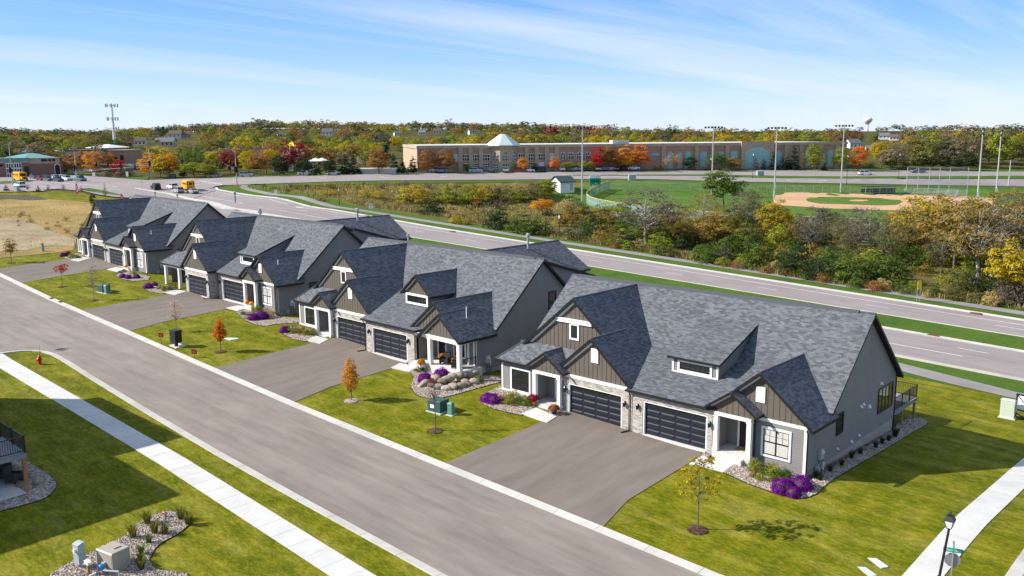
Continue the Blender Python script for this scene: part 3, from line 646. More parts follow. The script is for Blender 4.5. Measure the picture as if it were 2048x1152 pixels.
def window(root, x0, x1, z0, z1, y, n=2, trim=.13, axis='y', grid=False, blind=False, rail=True, dark_trim=False, grid_all=False, name='window'):
    """framed window facing the street (axis y) or the right-hand side (axis x)"""
    def bx(m, a0, d0, c0, a1, d1, c1, mi): m.box(a0, y+d0, c0, a1, y+d1, c1, mi) if axis == 'y' else m.box(y-d0, a0, c0, y-d1, a1, c1, mi)
    y = y-.022 if axis == 'y' else y+.022
    m = MB(); t = trim
    if t > 0:
        k = 1 if dark_trim else 0
        bx(m, x0, -.05, z1-t, x1, .02, z1, k); bx(m, x0, -.055, z0, x1, .02, z0+t, k); bx(m, x0+.001, -.048, z0+t, x0+t, .02, z1-t, k); bx(m, x1-t, -.048, z0+t, x1-.001, .02, z1-t, k)
    a, b, c, d = x0+t, x1-t, z0+t, z1-t; e = .05
    bx(m, a, -.03, d-e, b, .02, d, 1); bx(m, a, -.03, c, b, .02, c+e, 1)
    wdt = (b-a)/n; panes = []
    for i in range(n+1): xx = a+i*wdt; bx(m, max(a, xx-e*.8), -.032, c+.001, min(b, xx+e*.8), .02, d-.001, 1)
    zm = (c+d)/2
    if rail: bx(m, a+.001, -.028, zm-.03, b-.001, .02, zm+.03, 1)
    for i in range(n):
        p0, p1 = a+i*wdt+e*.8, a+(i+1)*wdt-e*.8
        for (q0, q1, up) in (((c+e, zm-.03, False), (zm+.03, d-e, True)) if rail else ((c+e, d-e, True),)):
            panes.append((p0, q0, p1, q1))
            if (grid and up) or grid_all:
                bx(m, (p0+p1)/2-.012, -.02, q0, (p0+p1)/2+.012, .0, q1, 1); bx(m, p0, -.019, (q0+q1)/2-.012, p1, .0, (q0+q1)/2+.012, 1)
    o = m.build(name, ['white_trim', 'dark_frame'], root)
    for p0, q0, p1, q1 in panes:
        g = MB(); bx(g, p0, -.006, q0, p1, .004, q1, 0); g.build('pane', 'glass', o, uv=False)
        if blind:
            g = MB(); zz = q0+.03
            while zz < q1-.03: bx(g, p0+.02, -.012, zz, p1-.02, -.008, zz+.055, 0); zz += .07
            g.build('blind', 'blind', o, uv=False)
    return o
def garage_door(root, x0, x1, y, z1=2.36):
    m = MB().box(x0, y, 0, x1, y+.05, z1).build('garage_door', 'door_navy', root); w_ = x1-x0; H_ = z1
    rows = 5; rh = H_/rows; cw = w_/4
    def pm():
        b = MB(); i, d = .075, .03; A = (cw-.1)/2; B = (rh-.09)/2
        b.hexa([(-A, 0, -B), (A, 0, -B), (A, 0, B), (-A, 0, B), (-A+i, -d, -B+i), (A-i, -d, -B+i), (A-i, -d, B-i), (-A+i, -d, B-i)]); return b.mesh('panel', 'door_navy', uv=False)
    for r in range(4):
        for c in range(4):
            o = obj('panel', share(('panel', round(cw, 2)), pm), m); o.location = (x0+cw*(c+.5), y-.001, rh*(r+.5))
    for c in range(4):
        o = MB().box(x0+cw*c+.09, y-.012, H_-rh+.1, x0+cw*(c+1)-.09, y-.002, H_-.09).build('pane', 'glass', m, uv=False)
    f = MB()
    for c in range(4):
        for k in range(1, 5): xx = x0+cw*c+.09+(cw-.18)*k/5; f.box(xx-.012, y-.024, H_-rh+.1, xx+.012, y-.0125, H_-.09)
        f.box(x0+cw*c+.06, y-.022, H_-rh+.07, x0+cw*(c+1)-.06, y-.0126, H_-rh+.1)
    for r in range(1, 5): f.box(x0, y-.008, rh*r-.008, x1, y-.003, rh*r+.008)
    f.build('glazing_bar', 'door_navy', m, uv=False)
    t = MB().box(x0-.1, y-.17, 0, x0, y+.02, z1+.09).box(x1, y-.17, 0, x1+.1, y+.02, z1+.09).box(x0-.001, y-.171, z1, x1+.001, y+.02, z1+.092)
    t.build('door_frame', 'white_trim', root); MB().box(x0-.05, y-.25, -.12, x1+.05, y+.1, .035).build('threshold', 'walk_concrete', root)
def lantern(root, x, y, z):
    m = MB().box(-.05, .1, -.1, .05, .14, .14).box(-.02, .0, .16, .02, .12, .19); m.lathe([(.02, .2), (.11, .1), (.115, .08)], n=4); m.lathe([(.1, .08), (.09, -.2), (.05, -.24)], n=4)
    o = m.build('wall_lantern', 'black_metal', root); o.location = (x, y-.14, z); g = MB().lathe([(.088, .06), (.08, -.17)], n=4).build('lamp_glass', 'lamp_glass', o); g.scale = (1.12, 1.12, .8)
def lap(root, name, polys, foundation=None):
    mb = MB()
    for p in polys: courses(mb, p, .18, .02)
    return mb.build(name, 'lap_siding', root)
def FY(x0, x1, z0, z1, y): return [(x0, y, z0), (x1, y, z0), (x1, y, z1), (x0, y, z1)]
def FX(y0, y1, z0, z1, x): return [(x, y0, z0), (x, y1, z0), (x, y1, z1), (x, y0, z1)]
def vent(root, x0, x1, z0, z1, y):
    o = MB().box(x0, y-.05, z0, x1, y, z1).build('gable_vent', 'white_trim', root); m = MB()
    for k in range(9): zz = z0+.09+k*(z1-z0-.18)/9; m.hexa([(x0+.08, y-.055, zz), (x1-.08, y-.055, zz), (x1-.08, y-.05, zz), (x0+.08, y-.05, zz), (x0+.08, y-.075, zz+.02), (x1-.08, y-.075, zz+.02), (x1-.08, y-.05, zz+.06), (x0+.08, y-.05, zz+.06)])
    m.build('louver', 'white_plastic', o, uv=False)
def stone_wall(root, x0, x1, y, dx0, dx1, ztop=2.95, dz=2.45, back=.3, side=None):
    m = MB().box(x0, y, -.1, dx0, y+back, ztop).box(dx1, y, -.1, x1, y+back, ztop).box(dx0, y+.001, dz, dx1, y+back, ztop)
    if side: m.box(side[0], y+.002, -.1, side[1], y+side[2], ztop)
    m.build('stone_wall', 'stone_veneer', root)
def downspout(root, x, y, z1, z0=.05, elbow=None, facing='y'):
    m = MB().tube([(x, y-.25, z1), (x, y-.2, z1-.12), (x, y-.05, z1-.3), (x, y-.05, z0)], .045, 4)
    if elbow: m.tube([(x, y-.05, z0+.04), (x+elbow[0], y-.05+elbow[1], .06)], .05, 4)
    m.build('downspout', 'black_metal', root)
def hood(root, x, y, z, r=.1): MB().box(x, y-r, z-r, x+.03, y+r, z+r*.9).hexa([(x+.03, y-r*.8, z-r*.7), (x+.15, y-r*.8, z-r*.7), (x+.15, y+r*.8, z-r*.7), (x+.03, y+r*.8, z-r*.7), (x+.03, y-r*.8, z+r*.8), (x+.06, y-r*.8, z+r*.7), (x+.06, y+r*.8, z+r*.7), (x+.03, y+r*.8, z+r*.8)]).build('vent_hood', 'white_plastic', root)
def entry_door(root, x0, x1, z0, y, label=None):
    m = MB().box(x0-.14, y-.04, z0, x0, y+.02, z0+2.2).box(x1, y-.04, z0, x1+.14, y+.02, z0+2.2).box(x0, y-.041, z0+2.06, x1, y+.02, z0+2.2); m.build('door_frame', 'white_trim', root)
    d = MB().box(x0, y-.02, z0+.02, x1, y+.02, z0+2.06).build('front_door', 'front_door', root)
    for k in range(3): MB().box(x0+.14, y-.034, z0+.2+k*.62, x1-.14, y-.019, z0+.68+k*.62).build('panel', 'front_door', d, uv=False)
    MB().tube([(x1-.1, y-.07, z0+.85), (x1-.1, y-.07, z0+1.2)], .018, 5).build('handle', 'grey_metal', d, uv=False)
def post(root, x, y, z0, z1, w_=.30): MB().box(x-w_/2, y-w_/2, z0, x+w_/2, y+w_/2, z1).box(x-w_/2-.03, y-w_/2-.03, z0, x+w_/2+.03, y+w_/2+.03, z0+.16).box(x-w_/2-.03, y-w_/2-.03, z1-.12, x+w_/2+.03, y+w_/2+.03, z1).build('post', 'white_trim', root)
def portico(root, xc, y, z_floor, zb, steps, door_x=None, depth=1.8, hw=1.35, zr=None):
    """small gabled entry: two square posts, beam, gable, recess with the front door"""
    for sx in (-1, 1): post(root, xc+sx*(hw-.16), y+.16, z_floor, zb-.24)
    MB().box(xc-hw, y-.02, zb-.25, xc+hw, y+.3, zb).build('beam', 'white_trim', root)
    zr = zr or zb+1.6; s = .70
    gable_roof('portico_roof', root, xc, zr, s, y-.34, y+2.1, xc-hw-.52, xc+hw+.52, .16)
    batten_gable(root, y+.0, xc, zr, s, zb+.01, xc-hw-.2, xc+hw+.2, frieze=.16, inset=.22)
    MB().box(xc-hw-.02, y-.03, -.35, xc+hw+.02, y+depth+.1, z_floor).build('porch_floor', 'walk_concrete', root)
    for k in range(steps): MB().box(xc-hw*.62+.1, y-.03-.34*(steps-k), -.35, xc+hw*.62+.1, y-.031-.34*(steps-k-1), z_floor*(k+1)/(steps+1)).build('step', 'walk_concrete', root)
    lap(root, 'porch_wall', [FY(xc-hw, xc+hw, z_floor, zb, y+depth), FX(y+.3, y+depth, z_floor, zb, xc-hw+.1), FX(y+depth, y+.3, z_floor, zb, xc+hw-.1)])
    MB().box(xc-hw+.02, y+.25, zb-.06, xc+hw-.02, y+depth, zb).build('porch_ceiling', 'white_trim', root)
    dx = door_x if door_x is not None else xc+.1; entry_door(root, dx-.46, dx+.46, z_floor, y+depth)
    MB().box(dx-.45, y+depth-.75, z_floor+.001, dx+.45, y+depth-.15, z_floor+.02).build('door_mat', 'door_mat', root, uv=False)
def utility_cluster(root, x, y, z, teal=False):
    m = MB().box(x, y-.24, z-.05, x+.2, y+.24, z+.62); o = m.build('electric_meter', 'utility_grey', root); MB().lathe([(.12, 0), (.11, .09), (.02, .1)], c=(x+.2, y, z+.4), n=12, axis='x').build('meter_dial', 'lamp_glass', o)
    MB().tube([(x+.08, y-.1, z), (x+.08, y-.1, z-1.0)], .035, 5).tube([(x+.08, y+.1, z), (x+.08, y+.1, z-1.0)], .03, 5).build('conduit', 'grey_metal', o)
    MB().tube([(x+.1, y+.34, z-1.0), (x+.1, y+.34, z+.3)], .05, 6).build('pipe', 'copper_pipe' if not teal else 'white_plastic', o)
    MB().tube([(x+.12, y+.34, z-1.1), (x+.12, y+.34, z-.35)], .075, 7).build('pipe_sleeve', 'teal_pipe' if teal else 'white_plastic', o)
    g = MB().box(x+.05, y-.72, z-.75, x+.3, y-.5, z-.4); g.tube([(x+.15, y-.6, z-1.1), (x+.15, y-.6, z-.7)], .03, 5).tube([(x+.15, y-.6, z-.45), (x+.15, y-.35, z-.3), (x+.02, y-.35, z-.3)], .03, 5); g.build('gas_meter', 'utility_grey', root)

def house(o, yaw, label, d1y=0., d2y=0., right='portico', left='portico', dormer='shed', near=False, teal=True, rear=True):
    r = thing('twin_house', label, 'house', o, yaw, 'twin homes along the street')
    # --- main roof and rear
    mb = MB(); xl, xr = -14.31, 11.92
    roof_plane(mb, [(xl, 3.36, 3.25), (xr, 3.36, 3.25), (xr, 9.6, 8.74), (xl, 9.6, 8.74)]); roof_plane(mb, [(xl, 9.6, 8.74), (xr, 9.6, 8.74), (xr, 15.98, 3.13), (xl, 15.98, 3.13)])
    ridge(mb, (xl, 9.6, 8.76), (xr, 9.6, 8.76)); mb.build('main_roof', SH, r)
    rv = MB(); rv.hexa([(xl+.8, 9.42, 8.56), (xr-1.1, 9.42, 8.56), (xr-1.1, 9.78, 8.56), (xl+.8, 9.78, 8.56), (xl+.8, 9.5, 8.84), (xr-1.1, 9.5, 8.84), (xr-1.1, 9.7, 8.84), (xl+.8, 9.7, 8.84)]); rv.build('ridge_vent', 'ridge_cap', r)
    X = 11.51
    if right == 'porch':
        lap(r, 'side_wall', [FX(1.2, 15.5, -.12, 2.9, X), [(X, 3.0, 2.9), (X, 15.5, 2.9), (X, 15.5, 3.35), (X, 9.6, 8.55)]])
    else:
        lap(r, 'side_wall', [FX(.55, 15.5, -.12, 2.9, X), [(X, 3.0, 2.9), (X, 15.5, 2.9), (X, 15.5, 3.35), (X, 9.6, 8.55)]])
    lap(r, 'side_wall', [[(-13.95, 15.5, -.12), (-13.95, .6, -.12), (-13.95, .6, 2.9), (-13.95, 15.5, 2.9)], [(-13.95, 15.5, 2.9), (-13.95, 3.0, 2.9), (-13.95, 9.6, 8.55), (-13.95, 15.5, 3.35)]])
    lap(r, 'back_wall', [[(X, 15.5, -1.6), (-13.95, 15.5, -1.6), (-13.95, 15.5, 3.3), (X, 15.5, 3.3)]])
    MB().box(X-.3, .6 if right != 'porch' else 1.25, -2.2, X-.02, 15.48, -.12).box(-13.93, .62, -2.2, -13.6, 15.48, -.12).box(-13.9, 15.2, -2.2, X-.3, 15.47, -.12).build('foundation', 'foundation_concrete', r)
    # rear wing with its own gable
    if rear:
        gable_roof('rear_roof', r, .3, 8.2, .6, 9.8, 24.8, -4.3, 4.9, .2); lap(r, 'rear_wall', [FX(15.4, 24.4, -2.2, 5.55, 4.6), [(4.6, 24.4, -2.2), (-4, 24.4, -2.2), (-4, 24.4, 5.55), (4.6, 24.4, 5.55)], FX(24.4, 15.4, -2.2, 5.55, -4)])
        mb = MB(); roof_plane(mb, [(4.0, 13.6, 7.85), (8.25, 13.6, 7.85), (8.25, 21.6, 5.45), (4.0, 21.6, 5.45)], .18); mb.build('rear_shed_roof', SH, r)
        lap(r, 'rear_wall', [[(8.0, 13.5, -1.8), (8.0, 21.2, -1.8), (8.0, 21.2, 5.35), (8.0, 13.5, 7.65)], FY(8, 4.6, -1.8, 5.3, 21.2)])
        MB().tube([(4.95, 22.6, 5.42), (4.95, 24.9, 5.42)], .07, 4).build('gutter', 'black_metal', r)
    # --- big cross gable
    XB, ZB = -7.47, 8.64; s = .843
    gable_roof('cross_gable_roof', r, XB, ZB, s, 1.1, 4.95, -13.05, -2.6, .22, yr=9.5)
    batten_gable(r, 1.4, XB, ZB, s, 4.35, -12.4, -3.2, frieze=.26, inset=.3)
    MB().box(-9.15, 1.26, 6.66, -5.8, 1.4, 6.94).box(-9.25, 1.2, 6.9, -5.7, 1.4, 6.99).build('gable_band', 'white_trim', r)
    window(r, -7.93, -7.02, 5.39, 6.66, 1.4, n=1, trim=.14, rail=False)
    # --- garage 1 and its gable
    XG, ZG = -4.6, 6.226; y1 = d1y
    gable_roof('garage_gable_roof', r, XG, ZG, s, y1-.35, 4.0, -8.1, -1.05, .22)
    batten_gable(r, y1-.07, XG, ZG, s, 3.14, -7.75, -1.35, frieze=.24, inset=.3)
    MB().box(-7.3, y1-.2, 2.92, -1.38, y1+.1, 3.14).build('band_board', 'white_trim', r)
    sd = None
    stone_wall(r, -7.3, -1.32, y1-.14, -6.85, -1.9, side=(-1.45, -1.319, 2.0) if d2y > .2 else None); garage_door(r, -6.74, -1.99, y1+.06); vent(r, -4.7, -4.06, 4.42, 5.47, y1-.1)
    lantern(r, -7.06, y1-.14, 1.98); lantern(r, -1.62, y1-.14, 1.95)
    # --- garage 2 under the low roof
    ye = -.4+d2y; zl = lambda y: 3.1+(4.92-3.1)*(y-ye)/(5.26-ye)
    mb = MB(); xe = 5.1 if right == 'portico' else 6.45
    roof_plane(mb, [(-1.38, ye, 3.1), (xe, ye, 3.1), (8.3, max(1.2, ye+1.3), zl(max(1.2, ye+1.3))), (8.3, 5.28, zl(5.28)), (-3.05, 5.28, zl(5.28))], .17); mb.build('lower_roof', SH, r)
    x2 = 5.38 if right == 'portico' else 5.95
    stone_wall(r, -1.0 if d2y > -.2 else -1.05, x2, d2y-.14, -.11, 4.99, ztop=3.0, side=(-1.05, -.9, .8) if d2y < -.2 else None); garage_door(r, 0, 4.88, d2y+.06)
    if d2y <= .2: MB().box(-1.33, y1-.1, -.1, -1.0, y1+.3, 3.0).build('stone_pier', 'stone_veneer', r)
    lantern(r, -.5, d2y-.14, 1.98); lantern(r, 5.2, d2y-.14, 1.96)
    MB().box(-1.42, ye-.11, 2.97, xe, ye+.02, 3.09).build('gutter', 'black_metal', r); downspout(r, -1.12, d2y-.16 if d2y < .3 else y1-.16, 2.95, elbow=(-.25, -.75))
    # --- dormer
    if dormer == 'shed':
        d = MB(); roof_plane(d, [(.1, 2.45, 5.25), (4.3, 2.45, 5.25), (4.3, 8.0, 7.28), (.1, 8.0, 7.28)], .14); d = d.build('dormer_roof', SH, r)
        lap(r, 'dormer_wall', [FY(.4, 4.05, zl(2.75)-.1, 5.18, 2.75), [(4.05, 2.75, zl(2.75)-.1), (4.05, 5.3, 4.85), (4.05, 8.0, 7.1), (4.05, 2.75, 5.2)], [(.4, 8.0, 7.1), (.4, 5.3, 4.85), (.4, 2.75, zl(2.75)-.1), (.4, 2.75, 5.2)]])
        window(r, .85, 3.6, 4.2, 5.06, 2.75, n=3, trim=.16, rail=False, grid_all=True); MB().box(.38, 2.70, zl(2.75)-.05, .52, 2.8, 5.18).box(3.93, 2.70, zl(2.75)-.05, 4.07, 2.8, 5.18).box(.52, 2.69, zl(2.75)-.05, 3.93, 2.75, 4.2).build('corner_board', 'white_trim', r)
    else:
        gable_roof('dormer_roof', r, 2.2, 7.1, .84, 2.4, 5.5, .05, 4.35, .16, yr=7.75)
        batten_gable(r, 2.7, 2.2, 7.1, .84, 5.2, .6, 3.8, frieze=.18, inset=.25)
        lap(r, 'dormer_wall', [FY(.6, 3.8, zl(2.75)-.1, 5.2, 2.72), FX(2.72, 6, zl(2.75)-.1, 5.3, 3.8)]); window(r, .62, 3.78, 4.28, 5.3, 2.69, n=3, trim=.2, rail=False, grid_all=True)
    # --- right unit
    if right == 'portico':
        yo = d2y*.5
        portico(r, 6.76, -.12+yo, .2, 2.9, 1)
        lap(r, 'front_wall', [FY(8.1, X, -.2, 2.76, .55+yo)]); MB().box(8.12, .5+yo, 2.75, X+.03, .6+yo, 2.96).build('band_board', 'white_trim', r)
        MB().box(X-.14, .50+yo, -.25, X+.035, .72+yo, 2.75).build('corner_board', 'white_trim', r); MB().box(8.05, .6+yo, -.8, X-.02, .8+yo, -.2).build('foundation', 'foundation_concrete', r)
        gable_roof('entry_gable_roof', r, 8.4, 5.95, .83, .15+yo, 3.5, 4.9, 12.06, .2, yr=6.5)
        batten_gable(r, .55+yo, 8.4, 5.95, .83, 2.97, 6.5, 11.5, frieze=.2, inset=.27); vent(r, 8.05, 8.68, 3.92, 4.94, .53+yo)
        window(r, 8.53, 10.55, .45, 2.44, .55+yo, n=2, trim=.14, grid=True, blind=True); MB().tube([(12.0, .2+yo, 2.84), (12.0, 3.5, 2.84)], .07, 4).build('gutter', 'black_metal', r)
        downspout(r, X+.07, .62+yo, 2.8, z0=-.3, elbow=(.5, -.9)); m = MB(); roof_plane(m, [(11.5, 3.4, 3.35), (12.08, 3.4, 2.88), (12.08, 4.0, 2.86), (11.5, 4.5, 3.35)], .12); m.build('roof_return', SH, r)
        window(r, 4.95, 6.02, 1.26, 2.7, X+.015, n=1, trim=.06, axis='x', dark_trim=True)
    else:   # deep corner porch with two nested gables
        yf = -1.0
        gable_roof('porch_roof', r, 9.5, 4.98, .8, yf-.2, 3.2, 6.7, 12.05, .2); gable_roof('entry_gable_roof', r, 8.45, 5.8, .8, -.75, 3.4, 5.0, 12.05, .2, yr=6.3)
        batten_gable(r, yf+.05, 9.5, 4.98, .8, 3.0, 7.4, 11.7, frieze=.18, inset=.24); batten_gable(r, -.5, 8.45, 5.8, .8, 3.3, 5.6, 9.6, frieze=.18, inset=.26)
        for px_ in (8.05, 11.75): post(r, px_, yf+.17, .35, 2.66, .34)
        MB().box(7.85, yf-.02, 2.64, 11.95, yf+.3, 3.0).box(11.62, yf+.3, 2.64, 11.95, 1.2, 3.0).build('beam', 'white_trim', r); MB().box(5.96, -1.12, -.7, 11.98, 1.6, .34).build('porch_floor', 'walk_concrete', r); MB().box(5.9, -1.5, -.4, 7.4, -1.12, .16).build('step', 'walk_concrete', r)
        lap(r, 'porch_wall', [FY(5.96, X, .34, 2.95, 1.3), [(5.97, 1.3, .34), (5.97, -.4, .34), (5.97, -.4, 2.95), (5.97, 1.3, 2.95)][::-1]]); MB().box(5.9, -1.0, 2.9, 11.9, 1.3, 2.96).build('porch_ceiling', 'white_trim', r)
        MB().box(5.9, d2y-.1, 2.6, 7.9, d2y+.2, 2.95).build('band_board', 'white_trim', r); entry_door(r, 6.75, 7.65, .36, 1.28); window(r, 8.75, 10.3, .75, 2.35, 1.28, n=2, trim=.12, rail=False)
        MB().box(X-.16, 1.14, .34, X+.05, 1.34, 2.95).box(X-.9, 1.13, .34, X-.78, 1.28, 2.95).build('corner_board', 'white_trim', r)
        MB().box(6.85, .5, .341, 7.75, 1.1, .36).build('door_mat', 'door_mat', r, uv=False)
        rl = MB(); rl.box(11.7, yf+.34, 1.25, 11.75, 1.15, 1.3).box(11.7, yf+.34, .45, 11.75, 1.15, .49).build('railing', 'black_metal', r)
        bal = MB().box(-.012, -.012, 0, .012, .012, .8).mesh('baluster', 'black_metal', uv=False)
        for k in range(15): obj('baluster', bal, r, (11.725, yf+.42+k*.12, .47))
        downspout(r, X+.07, 1.2, 2.8, z0=-.4); MB().tube([(12.02, -1.1, 2.9), (12.02, 3.3, 2.9)], .07, 4).build('gutter', 'black_metal', r)
        window(r, 10.55, 11.6, 3.9, 5.6, X+.015, n=1, trim=.06, axis='x', dark_trim=True)
    # --- left unit
    ex = -14.47; yw = -.05 if left == 'portico' else -.6
    mb = MB(); yt = 1.4; sl = (4.6-3.05)/(yt-yw); hx = ex+(4.6-3.05)/.78
    roof_plane(mb, [(ex, yw, 3.05), (-7.2, yw, 3.05), (-7.2, yt, 4.6), (hx, yt, 4.6)], .17); roof_plane(mb, [(ex, yw, 3.05), (hx, yt, 4.6), (hx, 5, 4.6), (ex, 5, 3.05)], .17); ridge(mb, (ex, yw, 3.06), (hx, yt, 4.61)); mb.build('wing_roof', SH, r)
    MB().box(ex, yw-.1, 2.93, -10.5 if left == 'portico' else -7.4, yw+.02, 3.04).build('gutter', 'black_metal', r)
    if left == 'portico':
        lap(r, 'front_wall', [FY(-14.1, -10.05, .55, 2.95, .35)]); MB().box(-14.1, .24, -.4, -10.05, .5, .5).build('stone_base', 'stone_veneer', r); MB().box(-14.14, .2, .5, -10.05, .4, .57).build('sill_board', 'white_trim', r)
        lap(r, 'side_wall', [[(-14.1, 4, -.2), (-14.1, .35, -.2), (-14.1, .35, 2.95), (-14.1, 4, 2.95)]])
        MB().box(-14.13, .30, .57, -13.96, .5, 2.95).build('corner_board', 'white_trim', r); window(r, -13.15, -11.0, .57, 2.55, .35, n=2, trim=.15); downspout(r, -14.2, .4, 2.9, z0=-.2)
        portico(r, -8.72, -.5, .42, 3.0, 2, hw=1.38, depth=1.7)
    else:
        for px_ in (-13.4, -9.55): post(r, px_, -.3, .12, 2.7, .34)
        MB().box(-13.6, -.45, 2.68, -7.4, -.15, 2.95).box(-13.6, -.15, 2.68, -13.3, 2.2, 2.95).build('beam', 'white_trim', r); MB().box(-13.7, -.6, -.4, -7.3, 2.3, .12).build('porch_floor', 'walk_concrete', r); MB().box(-9.4, -1.2, -.4, -7.5, -.6, .0).build('step', 'walk_concrete', r)
        lap(r, 'porch_wall', [FY(-13.0, -7.3, .12, 2.95, 2.2)]); window(r, -9.0, -8.0, .8, 2.4, 2.18, n=1, trim=.12); entry_door(r, -11.5, -10.6, .12, 2.18); MB().box(-13.6, -.1, 2.9, -7.4, 2.2, 2.96).build('porch_ceiling', 'white_trim', r)
    # --- right side wall: meters, vents, pipes
    utility_cluster(r, X+.03, 2.55, .45 if right == 'portico' else .5, teal=teal)
    if near:
        window(r, 12.15, 14.95, .98, 2.82, X+.015, n=4, trim=.06, axis='x', dark_trim=True)
        for y_, z_, q in ((9.0, 2.3, .1), (9.4, 2.38, .1), (10.5, 1.95, .13), (12.5, 3.2, .1), (7.6, .18, .1), (8.9, .28, .08), (5.3, .3, .07)): hood(r, X+.02, y_, z_, q)
        downspout(r, X-.1, 15.9, 3.1, z0=-.9); MB().tube([(X+.03, 15.6, 3.0), (X+.03, 15.6, -1.2)], .05, 4).build('downspout', 'black_metal', r)
        dk = MB().box(6.5, 15.55, .12, X, 20.7, .2).build('deck', 'grey_deck', r)
        for k in range(30): obj('deck_board', share('dkb', lambda: MB().box(6.5, 0, .21, 11.5, .16, .25).mesh('deck_board', 'grey_deck', uv=False)), dk, (0, 15.58+k*.171, 0))
        MB().box(X-.05, 15.6, -.02, X, 20.7, .3).box(6.5, 20.65, -.02, X, 20.7, .3).build('deck_beam', 'grey_deck', dk)
        for q in ((X-.09, 20.35), (X-.09, 17.6), (7.0, 20.35)): MB().box(q[0]-.08, q[1]-.08, -2.0, q[0]+.08, q[1]+.08, .1).build('deck_post', 'cedar', dk)
        rl = MB()
        for zz in (.36, 1.28): rl.box(X-.07, 15.7, zz, X-.02, 20.66, zz+.05).box(6.5, 20.61, zz, X-.02, 20.66, zz+.05)
        for q in (15.75, 17.4, 19.0, 20.6): rl.box(X-.09, q-.04, .25, X-.01, q+.04, 1.36)
        rl.build('railing', 'black_metal', dk); bal = MB().box(-.011, -.011, 0, .011, .011, .9).mesh('baluster', 'black_metal', uv=False)
        for k in range(38): obj('baluster', bal, dk, (X-.045, 15.85+k*.128, .38))
        for k in range(36): obj('baluster', bal, dk, (6.6+k*.132, 20.635, .38))
    else:
        hood(r, X+.02, 6.9, 1.6, .1); downspout(r, X-.1, 15.9, 3.1, z0=-.9)
        MB().tube([(9.8 if right != 'porch' else 10.3, 2.2 if right != 'porch' else 1.4, 4.2), (9.8 if right != 'porch' else 10.3, 2.2 if right != 'porch' else 1.4, 5.35)], .045, 6).build('vent_pipe', 'white_plastic', r)
        MB().tube([(.9, 19.2, 7.7), (.9, 19.2, 9.2)], .13, 8).lathe([(.2, 9.05), (.22, 9.2), (.22, 9.4), (.1, 9.5)], c=(.9, 19.2, 0), n=10).build('chimney_pipe', 'galvanised', r)
        MB().tube([(-8.6, 10.6, 7.7), (-8.6, 10.6, 9.25)], .1, 7).lathe([(.17, 9.2), (.17, 9.45)], c=(-8.6, 10.6, 0), n=8).build('chimney_pipe', 'galvanised', r)
    return r
H1 = house(*HOUSES[0], 'nearest twin home, grey siding and dark shingles, with a rear deck railing on its right', near=True, teal=False, rear=False)
H2h = house(*HOUSES[1], 'second twin home from the right, with a corner porch holding chairs behind the boulder wall', d2y=-.75, right='porch', dormer='gable')
H3h = house(*HOUSES[2], 'third twin home from the right, with an open post porch at its left end', d1y=-.45, d2y=.6, left='porch')
H4h = house(*HOUSES[3], 'farthest twin home, beside the dry field at the end of the row', rear=False)
# ================================================================== plants
def quads_mesh(name, V, matnames, extra=None, shade=None):
    """V: (n,4,3) leaf quads; extra: MB with the woody parts (second material)"""
    n = len(V); v = V.reshape(-1, 3); f = np.arange(4*n).reshape(n, 4)
    me = bpy.data.meshes.new(name)
    vv = v.tolist(); ff = f.tolist()
    if extra is not None:
        k = len(vv); vv += extra.v; ff += [tuple(i+k for i in q) for q in extra.f]
    me.from_pydata(vv, [], ff)
    for m in matnames: me.materials.append(MATS[m])
    if extra is not None:
        mi = np.zeros(len(ff), int); mi[n:] = 1; me.polygons.foreach_set('material_index', mi)
    me.update(); return me
def leaves(rng, C, out, size, asp=1.5, rnd=.9):
    """leaf quads at points C, roughly facing direction out"""
    n = len(C); d = out+rng.normal(0, rnd, (n, 3)); d /= np.linalg.norm(d, axis=1, keepdims=True)+1e-9
    a = np.cross(d, rng.normal(0, 1, (n, 3))); a /= np.linalg.norm(a, axis=1, keepdims=True)+1e-9; b = np.cross(d, a)
    s = size*rng.uniform(.6, 1.25, (n, 1)); a = a*s*asp/2; b = b*s/2
    return np.stack([C-a, C-b*.9+a*.1, C+a, C+b*.9+a*.1], 1)
def crown_points(rng, n, nclump, shape, R, H, z0, cr, hollow=.55):
    """points gathered in clumps that fill a crown; returns points and outward directions"""
    cs = []
    while len(cs) < nclump:
        p = rng.uniform(-1, 1, 3)
        r2 = math.hypot(p[0], p[1]); t = (p[2]+1)/2
        if shape == 'round': lim = math.sqrt(max(0, 1-p[2]**2))
        elif shape == 'egg': lim = math.sqrt(max(0, 1-p[2]**2))*(1.12-.45*t)
        elif shape == 'column': lim = min(1, 2.6*min(t, 1-t)+.12)*.95
        elif shape == 'cone': lim = (1-t)*1.02+.03
        elif shape == 'flame': lim = (math.sin(math.pi*min(1, t**.75))**.8)*(1-.35*t)
        elif shape == 'bush': lim = math.sqrt(max(0, 1-t**2))
        else: lim = 1
        if r2 > lim or (r2 < lim*hollow*rng.uniform(0, 1) and abs(p[2]) < .7): continue
        cs.append((p[0]*R, p[1]*R, z0+t*H))
    cs = np.array(cs); k = rng.integers(0, nclump, n); rad = cr*rng.uniform(.65, 1.3, nclump)
    d = rng.normal(0, 1, (n, 3)); d /= np.linalg.norm(d, axis=1, keepdims=True); d[:, 2] = np.where(d[:, 2] < -.3, -d[:, 2]*.5, d[:, 2])
    P = cs[k]+d*(rad[k]*rng.uniform(.55, 1, n)**.5)[:, None]*np.array([1, 1, .75])
    c0 = np.array([0, 0, z0+H*.4]); o = P-c0; o /= np.linalg.norm(o, axis=1, keepdims=True)+1e-9
    return P, d*.8+o*.6+np.array([0, 0, .35]), cs
